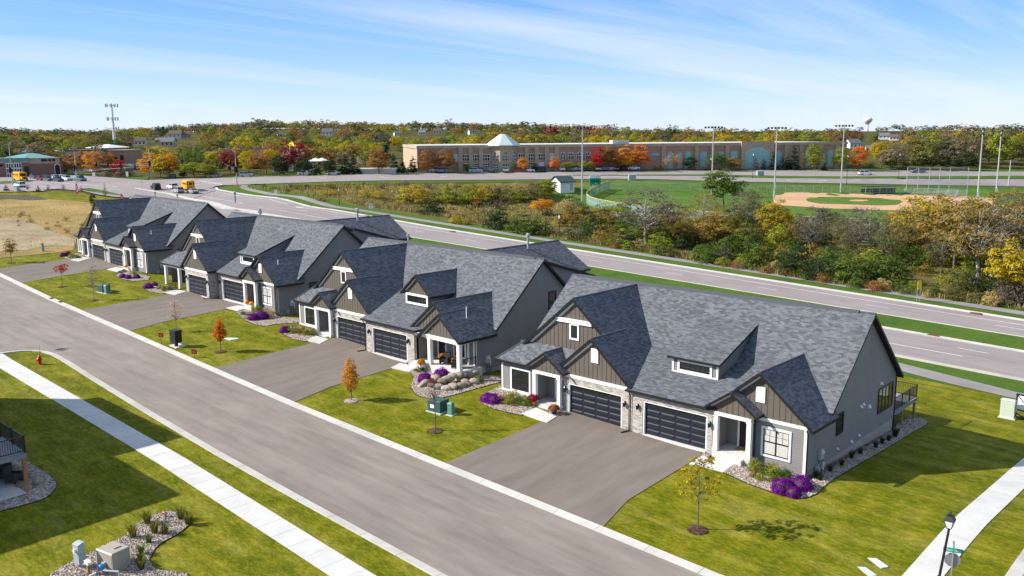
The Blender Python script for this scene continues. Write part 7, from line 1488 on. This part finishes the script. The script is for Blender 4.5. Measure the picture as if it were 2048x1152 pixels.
# ================================================================== trees beyond the road
random.seed(11)
T = lambda px, yb, yt, w_, c, lb, kind='broad', **k: tree(px, yb, yt, w_, c, lb, kind, group=k.pop('group', None), **k)
g = 'trees before the long brick building'
for a in ((788, 347, 304, 26, 'spruce', 'conifer', 'dark spruce at the left corner of the brick building, leftmost of three'), (805, 347, 316, 20, 'spruce', 'conifer', 'shorter dark spruce in the middle of three at the building corner'), (825, 347, 306, 22, 'spruce', 'conifer', 'dark spruce nearest the building corner, rightmost of three'),
 (855, 347, 293, 40, 'rust', 'egg', 'rust brown tree at the left end of the brick building'), (892, 347, 293, 40, 'rust', 'egg', 'olive and rust tree with a fiery crown, second along the building'), (934, 346, 326, 18, 'green', 'egg', 'small green tree before the building left of the tower'), (980, 346, 334, 8, 'lime', 'bush', 'small lime bush by the tower entrance'),
 (1028, 345, 325, 12, 'green', 'egg', 'narrow green tree right of the tower'), (1047, 345, 313, 25, 'orange', 'egg', 'orange red tree right of the tower'), (1070, 344, 325, 12, 'green', 'egg', 'small green tree behind the parked cars'), (1110, 344, 311, 22, 'fire', 'egg', 'orange-pink tree before the lower brick wing'), (1138, 343, 322, 28, 'lime', 'broad', 'low yellow-green tree before the brick wing, left of two'), (1173, 343, 320, 32, 'lime', 'broad', 'low yellow-green tree before the brick wing, right of two'),
 (1196, 343, 291, 32, 'red', 'egg', 'bright red maple at the middle of the brick wing'), (1218, 342, 290, 38, 'rust', 'egg', 'green and orange maple right of the red one'), (1251, 342, 289, 40, 'orange', 'egg', 'big orange maple before the brick wing'), (1280, 342, 285, 38, 'fire', 'egg', 'tall red-orange maple right of the big orange one'),
 (1318, 341, 328, 22, 'gold', 'bush', 'low gold bush right of the fiery maples'), (1335, 341, 310, 16, 'pink', 'sparse', 'thin pinkish tree before the teal panels'), (1352, 341, 306, 22, 'orange', 'sparse', 'thin orange tree before the teal panels'), (1380, 341, 311, 28, 'dark_green', 'egg', 'dark round evergreen before the teal panels'), (1390, 340, 332, 8, 'yellow', 'bush', 'small yellow bush by the dark evergreen'),
 (1432, 342, 304, 34, 'green', 'broad', 'dark green tree left of the big arch'), (1462, 342, 314, 40, 'gold', 'broad', 'olive gold round tree before the piers'), (1510, 341, 311, 12, 'blue_spruce', 'conifer', 'small blue spruce left in front of the arched panel'), (1527, 341, 312, 14, 'blue_spruce', 'conifer', 'blue spruce right in front of the arched panel'), (1514, 341, 325, 9, 'orange', 'egg', 'small orange tree at the foot of the arched panel'),
 (1546, 341, 300, 20, 'spruce', 'conifer', 'spruce right of the big arch, first of the dark group'), (1563, 341, 309, 18, 'blue_spruce', 'conifer', 'pale blue spruce right of the big arch'), (1573, 341, 303, 14, 'dark_green', 'conifer', 'slim dark conifer right of the pale blue spruce'), (1587, 341, 287, 26, 'spruce', 'conifer', 'tallest dark spruce right of the big arch'), (1606, 341, 305, 12, 'orange', 'sparse', 'thin orange tree right of the tallest spruce'), (1629, 342, 286, 38, 'lime', 'egg', 'bright lime green tree near the right end of the building'), (1648, 342, 324, 14, 'dark_green', 'conifer', 'dark small conifer between the lime trees'),
 (1681, 343, 290, 34, 'lime', 'egg', 'second lime green tree, just left of the red maple'), (1717, 343, 289, 38, 'fire', 'egg', 'red-orange maple at the right end of the building'), (1738, 341, 322, 20, 'green', 'broad', 'low green tree right of the red-orange maple'), (1780, 340, 309, 28, 'green', 'egg', 'dark round green tree in the row right of the building, first'), (1808, 339, 315, 22, 'green', 'egg', 'second round green tree in the row by the cross road'), (1838, 339, 305, 32, 'green', 'egg', 'third and largest round green tree by the cross road'), (1865, 339, 309, 28, 'green', 'egg', 'fourth round green tree by the cross road'), (1890, 340, 311, 24, 'dark_green', 'egg', 'fifth dark green tree by the cross road'), (1932, 342, 297, 46, 'dark_green', 'egg', 'broad dark pine by the right hand masts'),
 (1762, 335, 280, 40, 'yellow', 'broad', 'yellow tree behind the dark road side trees'), (1800, 330, 288, 52, 'greybrown', 'sparse', 'grey bare tree behind the dark road side trees')):
    T(a[0], a[1], a[2], a[3], a[4], a[6], a[5], group=g)
g = 'trees along the junction'
for a in ((72, 349, 315, 22, 'rust', 'broad', 'small rust tree before the fire station'), (82, 350, 312, 20, 'dark_green', 'egg', 'dark evergreen before the fire station'), (128, 346, 315, 14, 'dark_green', 'conifer', 'dark conifer at the station archway'), (145, 350, 303, 34, 'rust', 'egg', 'orange-brown tree behind the left mast'), (165, 351, 297, 34, 'rust', 'egg', 'tall rust tree right of the left mast'), (186, 352, 299, 38, 'orange', 'egg', 'orange-brown tree in the rust row by the junction'), (212, 353, 297, 42, 'rust', 'broad', 'dark rust tree with red top in the rust row'), (237, 354, 316, 26, 'red', 'broad', 'red tree right end of the rust row'), (250, 355, 332, 36, 'brown', 'bush', 'brown shrub mass behind the long signal arm'), (225, 354, 334, 40, 'brown', 'bush', 'brown shrubs under the rust row'),
 (262, 330, 291, 20, 'spruce', 'conifer', 'dark spruce beside the white trailer'), (278, 325, 292, 14, 'spruce', 'conifer', 'slim spruce right of the white trailer'), (300, 355, 305, 42, 'orange', 'egg', 'fiery orange tree at the middle mast'), (322, 356, 308, 36, 'rust', 'egg', 'olive and orange tree right of the middle mast'), (341, 356, 304, 36, 'orange', 'egg', 'orange-gold tree right of the olive one'), (366, 354, 314, 16, 'spruce', 'conifer', 'dark spruce between orange and lime trees'), (388, 357, 323, 46, 'lime', 'broad', 'yellow-green tree behind the school bus, left'), (412, 357, 325, 44, 'lime', 'broad', 'yellow-green tree behind the school bus, right'), (432, 350, 297, 42, 'yellow', 'broad', 'bright yellow tree left of the arching mast'), (462, 350, 298, 38, 'crimson', 'broad', 'dark red-brown tree behind the arching mast'), (498, 352, 298, 36, 'yellow', 'broad', 'yellow tree right of the arching mast'), (522, 353, 301, 40, 'rust', 'broad', 'red-orange tree beside the dark round tree'), (545, 350, 294, 30, 'yellow', 'broad', 'golden tree behind the dark round tree'), (560, 354, 308, 42, 'dark_green', 'egg', 'dark green round tree left of the white pavilion'), (571, 335, 306, 16, 'red', 'broad', 'small red tree by the lookout roof'), (608, 353, 307, 38, 'dark_green', 'egg', 'dark green round tree right of the white pavilion'), (618, 335, 294, 40, 'yellow', 'broad', 'yellow tree behind the right dark round tree'), (632, 352, 326, 26, 'dark_green', 'bush', 'clipped dark hedge trees under the parasols'), (658, 352, 316, 36, 'dark_green', 'egg', 'third dark green round tree, right of the parasols'), (655, 340, 309, 28, 'red', 'broad', 'orange-red tree behind the third dark round tree'), (692, 350, 305, 32, 'spruce', 'conifer', 'tall dark spruce, left of the pair'), (708, 350, 307, 28, 'spruce', 'conifer', 'tall dark spruce, right of the pair'), (718, 345, 312, 14, 'pink', 'sparse', 'thin pale orange tree by the spruce pair'), (758, 349, 291, 46, 'rust', 'egg', 'big rust brown tree before the cream wall')):
    T(a[0], a[1], a[2], a[3], a[4], a[6], a[5], group=g)
for i, (a, yb, yt, w_) in enumerate(((13, 383, 368, 13), (35, 382.5, 369, 13), (77, 384, 370, 11))): T(a, yb, yt, w_, 'blue_spruce', ('leftmost', 'middle', 'rightmost')[i]+' of three small firs in the planting bed at the junction', 'conifer', group='small firs at the junction')
T(57, 384, 368, 9, 'brown', 'thin brown sapling between the small firs', 'sparse'); T(187, 418, 386, 15, 'dark_green', 'dark young pine beside the farthest home\'s gable', 'egg'); T(128, 386, 368, 9, 'greybrown', 'bare sapling left of the red feather flag', 'sparse'); T(98, 386, 368, 8, 'greybrown', 'thin bare sapling on the mown bank', 'sparse'); T(163, 388, 372, 8, 'olive', 'small olive sapling right of the red feather flag', 'sparse'); T(211, 400, 374, 10, 'olive', 'thin sapling by the path behind the farthest home', 'sparse')
# the wet meadow left of the ball park
g = 'willows and bushes in the wild meadow'
for a in ((828, 404, 366, 62, 'yellow', 'bush', 'broad yellow willow bush, first of the golden row in the meadow'), (892, 405, 368, 54, 'lime', 'bush', 'yellow-green willow bush second in the meadow row'), (935, 406, 364, 50, 'lime', 'bush', 'olive willow bush in the meadow row'), (960, 405, 366, 52, 'yellow', 'bush', 'golden willow bush, brightest in the meadow row'), (1000, 404, 371, 44, 'olive', 'bush', 'olive bush left of the pond'), (1032, 402, 370, 42, 'lime', 'bush', 'yellow-olive bush above the pond'), (1066, 403, 367, 62, 'olive', 'bush', 'wide olive bush right above the pond'), (1096, 398, 357, 36, 'lime', 'broad', 'green-yellow tree left of the white shed'), (1090, 392, 360, 36, 'green', 'broad', 'green tree behind the orange bush'), (1084, 430, 396, 44, 'orange', 'broad', 'glowing orange bush among green shrubs'), (858, 428, 398, 52, 'dark_green', 'bush', 'dark green bush below the golden row'), (1000, 458, 408, 62, 'dark_green', 'bush', 'big dark green bush right of the pond'), (1040, 468, 424, 56, 'green', 'bush', 'green bush right of the big dark one'), (1075, 470, 430, 56, 'green', 'bush', 'green bush left of the black lamp post'), (912, 448, 426, 26, 'yellow', 'bush', 'small yellow bush below the pond'), (936, 450, 434, 16, 'gold', 'bush', 'tiny gold bush below the pond'), (760, 398, 372, 34, 'yellow', 'scrub', 'yellow scrub by the left lamp post'), (735, 394, 371, 34, 'yellow', 'scrub', 'yellow scrub left in the meadow'), (655, 390, 372, 40, 'yellow', 'scrub', 'low yellow scrub left of the lamp post'), (640, 402, 388, 26, 'gold', 'scrub', 'low gold scrub near the path'), (1135, 428, 385, 46, 'straw', 'scrub', 'pale straw scrub by the outfield fence'), (1162, 436, 398, 44, 'greybrown', 'scrub', 'grey scrub at the outfield corner')):
    T(a[0], a[1], a[2], a[3], a[4], a[6], a[5], group=g, cat='bush' if a[5] != 'broad' else 'tree', name='meadow_bush' if a[5] != 'broad' else 'tree')
def scatter(poly, n, fn, seed, mind=1.2):
    rng = random.Random(seed); A = [WX(*p) for p in poly]; xs = [p[0] for p in A]; ys = [p[1] for p in A]; o = []
    tr = 0
    while len(o) < n and tr < n*60:
        tr += 1; p = (rng.uniform(min(xs), max(xs)), rng.uniform(min(ys), max(ys))); c = False
        for i in range(len(A)):
            a, b = A[i], A[i-1]
            if (a[1] > p[1]) != (b[1] > p[1]) and p[0] < (b[0]-a[0])*(p[1]-a[1])/(b[1]-a[1])+a[0]: c = not c
        if not c or any((p[0]-q[0])**2+(p[1]-q[1])**2 < mind**2 for q in o): continue
        o.append(p); fn(p, rng)
    return o
WORD = {'olive': 'olive green', 'green': 'mid green', 'dark_green': 'dark green', 'lime': 'yellow-green', 'yellow': 'bright yellow', 'gold': 'golden', 'orange': 'orange', 'rust': 'rust brown', 'brown': 'brown', 'greybrown': 'grey leafless', 'straw': 'straw coloured', 'red': 'red', 'crimson': 'crimson', 'fire': 'red-orange', 'pink': 'pinkish', 'spruce': 'dark conifer'}
def bushfn(where, grp, cols, h0, h1, kinds=('bush', 'bush', 'scrub')):
    def f(p, rng):
        c = rng.choice(cols); h = rng.uniform(h0, h1); k = rng.choice(kinds); SEED[0] += 1
        plant(k, SEED[0] % 3, (p[0], p[1], tz(*p)), h, h*rng.uniform(1.0, 1.5), c, 'wild_bush', f'{WORD[c]} bush {where}', 'bush', f'{grp}, {WORD[c]}')
    return f
scatter([(450, 372), (560, 373), (900, 372), (1100, 372), (1105, 400), (1000, 420), (850, 405), (700, 392), (560, 384)], 50, bushfn('scattered in the wild meadow before the cross road', 'meadow bushes', ['olive', 'greybrown', 'rust', 'brown', 'straw', 'lime'], .9, 2.2, ('scrub', 'scrub', 'bush')), 21, 3)
scatter([(700, 396), (860, 410), (1000, 425), (1110, 430), (1120, 470), (1000, 452), (850, 428), (720, 408)], 30, bushfn('on the slope above the far path', 'slope bushes', ['olive', 'brown', 'straw', 'rust', 'olive', 'greybrown', 'gold'], .7, 1.8, ('scrub', 'scrub', 'bush')), 22, 2)
# hedge belt along the far path and the trees in it
scatter([(1115, 478), (1300, 508), (1500, 543), (1700, 575), (1900, 602), (2110, 625), (2110, 500), (1800, 470), (1550, 452), (1300, 440), (1150, 425)], 172, bushfn('in the thick hedge belt beyond the far path', 'hedge belt bushes', ['green', 'green', 'green', 'dark_green', 'olive', 'lime', 'lime', 'gold', 'greybrown'], 2.8, 5.2, ('bush', 'bush', 'bush', 'scrub')), 23, 2.3)
scatter([(1115, 480), (1300, 509), (1500, 544), (1700, 577), (1900, 604), (2110, 628), (2110, 618), (1900, 593), (1700, 566), (1500, 534), (1300, 500)], 46, bushfn('at the front edge of the hedge belt', 'front hedge bushes', ['lime', 'green', 'olive', 'straw', 'rust'], 1.0, 2.2, ('bush', 'bush', 'scrub')), 24, 1.6)
g = 'trees of the hedge belt'
for a in ((1292, 492, 374, 130, 'greybrown', 'sparse', 'big nearly bare tree with a pale leaning trunk at the left of the belt'), (1345, 470, 400, 80, 'gold', 'sparse', 'gold-grey tree right of the big bare one'), (1368, 496, 438, 46, 'gold', 'broad', 'golden bushy tree low in the belt'), (1408, 470, 384, 76, 'gold', 'sparse', 'pale gold tree below the broad green one'), (1446, 418, 334, 74, 'green', 'broad', 'broad green tree standing over the belt before the cross road'), (1430, 500, 420, 80, 'gold', 'broad', 'gold and olive tree in the belt centre'), (1480, 470, 378, 64, 'greybrown', 'sparse', 'grey bare tree in the belt centre'), (1510, 480, 370, 90, 'olive', 'sparse', 'olive-gold thin tree beside the dirt infield'), (1545, 486, 396, 60, 'yellow', 'broad', 'yellow-gold tree at the left end of the infield'), (1620, 520, 408, 80, 'greybrown', 'sparse', 'bare grey tree before the outfield grass, left of three'), (1660, 505, 420, 70, 'olive', 'sparse', 'thin olive tree before the outfield grass'), (1735, 525, 414, 80, 'greybrown', 'sparse', 'bare pale tree before the outfield grass, with a white trunk'), (1700, 515, 410, 66, 'greybrown', 'sparse', 'bare grey tree before the outfield grass, middle of three'), (1815, 530, 398, 96, 'gold', 'sparse', 'tall thin golden tree left of the right hand group'), (1842, 520, 388, 120, 'yellow', 'broad', 'thick golden tree covering the bleachers'), (1908, 545, 382, 130, 'gold', 'broad', 'wide golden tree in the right hand group'), (1950, 572, 392, 150, 'gold', 'sparse', 'big open golden tree with a forked pale trunk'), (2005, 560, 388, 120, 'greybrown', 'sparse', 'bare grey-brown tree right of the forked one'), (2028, 610, 470, 96, 'yellow', 'broad', 'yellow-green leafy tree at the right edge'), (1880, 560, 450, 70, 'olive', 'sparse', 'olive undergrowth tree among the golden group'), (2042, 540, 378, 120, 'gold', 'broad', 'golden tree cut by the right edge'), (1980, 520, 376, 120, 'gold', 'broad', 'pale gold crown behind the forked golden tree'), (1868, 500, 384, 100, 'gold', 'sparse', 'thin gold crown beside the thick golden tree'), (1780, 540, 440, 70, 'olive', 'sparse', 'thin olive tree left of the golden group')):
    T(a[0], a[1], a[2], a[3], a[4], a[6], a[5], group=g, pale='pale' in a[6])
# tall wild grass: nobody could count it
def grass_stuff(name, polys, n, cols, h, wd, seed):
    rng = np.random.default_rng(seed); V = []
    per = n//len(polys)
    for poly in polys:
        A = np.array([WX(*p) for p in poly]); lo, hi = A.min(0), A.max(0); P = rng.uniform(lo, hi, (per*6, 2)); ins = np.zeros(len(P), bool)
        for i in range(len(A)):
            a, b = A[i], A[i-1]; c = ((a[1] > P[:, 1]) != (b[1] > P[:, 1])) & (P[:, 0] < (b[0]-a[0])*(P[:, 1]-a[1])/(b[1]-a[1]+1e-12)+a[0]); ins ^= c
        P = P[ins][:per]; z = TZ(P[:, 0], P[:, 1]); k = len(P); a = rng.uniform(0, math.pi, k); hh = h*rng.uniform(.4, 1.2, k); w2 = wd*rng.uniform(.5, 1.3, k)/2; ln = rng.normal(0, .22, (k, 2))*hh[:, None]
        dx, dy = np.cos(a)*w2, np.sin(a)*w2; b0 = np.stack([P[:, 0]-dx, P[:, 1]-dy, z-.05], 1); b1 = np.stack([P[:, 0]+dx, P[:, 1]+dy, z-.05], 1); t1 = np.stack([P[:, 0]+dx*.4+ln[:, 0], P[:, 1]+dy*.4+ln[:, 1], z+hh], 1); t0 = np.stack([P[:, 0]-dx*.4+ln[:, 0], P[:, 1]-dy*.4+ln[:, 1], z+hh], 1)
        V.append(np.stack([b0, b1, t1, t0], 1))
    V = np.concatenate(V); mi = rng.integers(0, len(cols), len(V)); me = quads_mesh(name, V, ['leaf_'+c for c in cols]); me.polygons.foreach_set('material_index', mi); tag(obj(name, me), kind='stuff')
MEAD = [(440, 371), (560, 372), (900, 370), (1100, 372), (1115, 475), (1000, 455), (850, 428), (700, 405), (600, 392), (500, 379)]
grass_stuff('tall_wild_grass', [MEAD], 7000, ['red_grass', 'red_grass', 'lime', 'olive', 'straw', 'olive', 'olive'], .5, .32, 3)
grass_stuff('tall_wild_grass', [[(700, 406), (850, 429), (1000, 456), (1115, 478), (1300, 508), (1500, 543), (1700, 575), (1900, 603), (2100, 628), (2100, 618), (1900, 590), (1700, 562), (1500, 531), (1300, 498), (1115, 466), (1000, 446), (850, 420), (700, 398)]], 9000, ['red_grass', 'olive', 'straw', 'brown', 'green'], .75, .16, 4)
grass_stuff('dry_field_grass', [[(-60, 391), (0, 396), (90, 399), (150, 403), (186, 408), (160, 455), (148, 500), (100, 503), (0, 512), (-60, 516), (-60, 480), (60, 470), (120, 462), (0, 436), (-60, 440)]], 1500, ['straw', 'straw', 'straw', 'red_grass'], .28, .2, 5)
scatter([(-40, 440), (0, 430), (60, 428), (150, 440), (170, 455), (140, 470), (60, 455), (0, 452)], 16, bushfn('dotted over the dry field', 'field weeds', ['brown', 'olive', 'rust'], .6, 1.3, ('scrub',)), 26, 2)
# ------------------------------------------------------------------ far woods
def fartree(x, y, h, w_, c, kind, label, group):
    SEED[0] += 1; H0, R0, me = one_mesh(kind, SEED[0] % 4); o = tag(obj('woodland_tree', me, None, (x, y, tz(x, y)), random.uniform(0, 6.28)), label, 'tree', group); o.scale = (w_/(2*R0), w_/(2*R0), h/H0); setmat(o, 'leaf_'+c); return o
def region_cols(px, d, rng):
    v = 0.5+.5*math.sin(px*.013+d*.011)+rng.uniform(-.35, .35)
    if d > 1150: return rng.choice(['dark_green', 'dark_green', 'dark_green', 'olive', 'brown', 'rust'])
    if px > 1180 and d < 620: return rng.choice(['yellow', 'yellow', 'gold', 'lime', 'yellow', 'olive'])
    if 780 < px < 1180 and d < 620: return rng.choice(['lime', 'yellow', 'gold', 'olive', 'yellow'])
    if px < 520 and d < 700: return rng.choice(['olive', 'green', 'gold', 'brown', 'yellow', 'lime', 'olive', 'green', 'rust' if rng.random() < .4 else 'olive'])
    if v > .85: return rng.choice(['gold', 'yellow', 'lime', 'olive'])
    if v < .16: return rng.choice(['brown', 'rust', 'greybrown', 'olive'])
    return rng.choice(['olive', 'olive', 'green', 'brown', 'lime', 'gold', 'dark_green', 'gold', 'olive', 'crimson' if rng.random() < .4 else 'lime'])
rng = random.Random(5); FT = []
for ring, d in enumerate((345, 372, 402, 436, 475, 520, 570, 630, 700, 780, 870, 980, 1110, 1260, 1430, 1650)):
    px = -60.0
    while px < 2110:
        wd = rng.uniform(8.5, 13.5)*(1+.18*(d > 700)); px += wd*.93/d*CF; dd = d*rng.uniform(.96, 1.05); v = ray(px, 262); v = v/math.hypot(v[0], v[1]); x, y = CAM[0]+v[0]*dd, CAM[1]+v[1]*dd
        if d < 480 and 775 < px < 1725: continue                # the long brick building stands here
        if d < 430 and px < 300: continue
        if 203 < px < 258 and d < 560 or 1722 < px < 1746 and d > 600: continue
        w_ = -.866*x+.5*y
        if w_ < 246 and px < 1700: continue
        if px > 1700 and w_ < 214: continue
        FT.append((d, px, x, y, wd))
HSD = [(a, float(np.linalg.norm((W(a, b_)-CAM)[:2])), wp) for a, b_, wp, _, _ in HS]
stuffV, stuffC = [], []; FT.sort(); ni = 0
for d, px, x, y, wd in FT:
    c = region_cols(px, d, rng); con = rng.random() < .05 and px < 1100; h = wd*rng.uniform(.72, 1.0)*(1.05 if d < 700 else 1)
    if d > 1150: h *= .95
    if px > 1750 and d < 520: h *= 1.25; wd *= 1.1; c = rng.choice(['gold', 'olive', 'gold', 'olive', 'brown', 'greybrown', 'olive', 'lime'])
    if px < 90 and d < 700 and rng.random() < .5: c = rng.choice(['dark_green', 'olive', 'brown'])
    if con: c = 'spruce'
    # leave the view to the hillside houses open
    q = np.array([x, y, tz(x, y)+h])-CAM; top = 576-CF*float(q@CUP)/float(q@_fw); rr = math.hypot(q[0], q[1])
    if any(abs(px-a) < wp*.5+wd/d*CF*.42 and rr < hd+12 and top < b_-4 for (a, hd, wp), (_, b_, _, _, _) in zip(HSD, HS)): continue
    if ni < 292:
        zone = 'left' if px < 520 else ('middle left' if px < 800 else ('middle' if px < 1250 else ('middle right' if px < 1700 else 'right'))); ni += 1
        fartree(x, y, h, wd if not con else wd*.6, c, 'farcone' if con else 'far', f'{WORD[c]} {"" if con else "autumn "}tree in the far woods at the {zone} of the picture', f'far woods trees, {WORD[c]}, {zone}')
    else:
        H0, R0, V, wdm, _ = proto('farcone' if con else 'far', rng.randrange(4)); a = rng.uniform(0, 6.28); ca, sa = math.cos(a), math.sin(a); s = wd/(2*R0); keep = np.random.default_rng(ni).random(len(V)) < (.75 if d < 800 else .36); ni += 1
        q = V[keep]; o = np.empty_like(q); o[..., 0] = (q[..., 0]*ca-q[..., 1]*sa)*s+x; o[..., 1] = (q[..., 0]*sa+q[..., 1]*ca)*s+y; o[..., 2] = q[..., 2]*h/H0+tz(x, y); 
        if d > 800: m0 = o.mean(1, keepdims=True); o = m0+(o-m0)*1.5
        stuffV.append(o); stuffC.append(c)
cols = sorted(set(stuffC)); V = np.concatenate(stuffV); mi = np.concatenate([np.full(len(v), cols.index(c)) for v, c in zip(stuffV, stuffC)]); me = quads_mesh('far_wood', V, ['leaf_'+c for c in cols]); me.polygons.foreach_set('material_index', mi); tag(obj('far_wood', me), kind='stuff')
print('FAR', ni, len(V))
# ================================================================== every thing gets a label of its own
def pxof(o):
    bpy.context.view_layer.update(); p = np.array(o.matrix_world.translation)-CAM; return 1024+CF*float(p@CRT)/float(p@_fw)
ORD = ['first', 'second', 'third', 'fourth', 'fifth', 'sixth', 'seventh', 'eighth', 'ninth', 'tenth', 'eleventh', 'twelfth', 'thirteenth', 'fourteenth', 'fifteenth', 'sixteenth', 'seventeenth', 'eighteenth', 'nineteenth', 'twentieth']
bpy.context.view_layer.update()
def pos_px(o): p = np.array(o.location)-CAM; return 1024+CF*float(p@CRT)/float(p@_fw)
ZONES = [(1292, 'left of the big bare tree'), (1446, 'left of the broad green tree'), (1548, 'left of the infield mast'), (1740, 'before the outfield grass'), (1850, 'before the bleachers'), (9999, 'below the golden right hand trees')]
def relabel():
    g = {}
    for o in bpy.data.objects:
        if o.parent is None and o.get('label') and o.get('group'): g.setdefault((o['group'], o['label']), []).append(o)
    for (gr, lb), L in g.items():
        if len(L) < 2: continue
        if 'hedge' in gr:
            c = lb.split(' bush')[0]; front = 'front' in gr; sub_ = {}
            for o in L: sub_.setdefault(next(z for x, z in ZONES if pos_px(o) < x), []).append(o)
            for z, M in sub_.items():
                M.sort(key=pos_px)
                for i, o in enumerate(M): o['label'] = (f'{ORD[i]} from left of the {c} {"low " if front else ""}bushes {z}' if len(M) > 1 and i < 20 else f'{c} {"low " if front else ""}bush {z}')
            continue
        if len(L) > 20: continue
        L.sort(key=pos_px); base = lb.replace(' in the far woods at the ', ' of the far woods, ').replace(' of the picture', '') if 'far woods' in lb else lb
        for i, o in enumerate(L):
            w_ = (f'{ORD[i]} from the left: {base}').split(); o['label'] = ' '.join(w_[:16])
relabel()
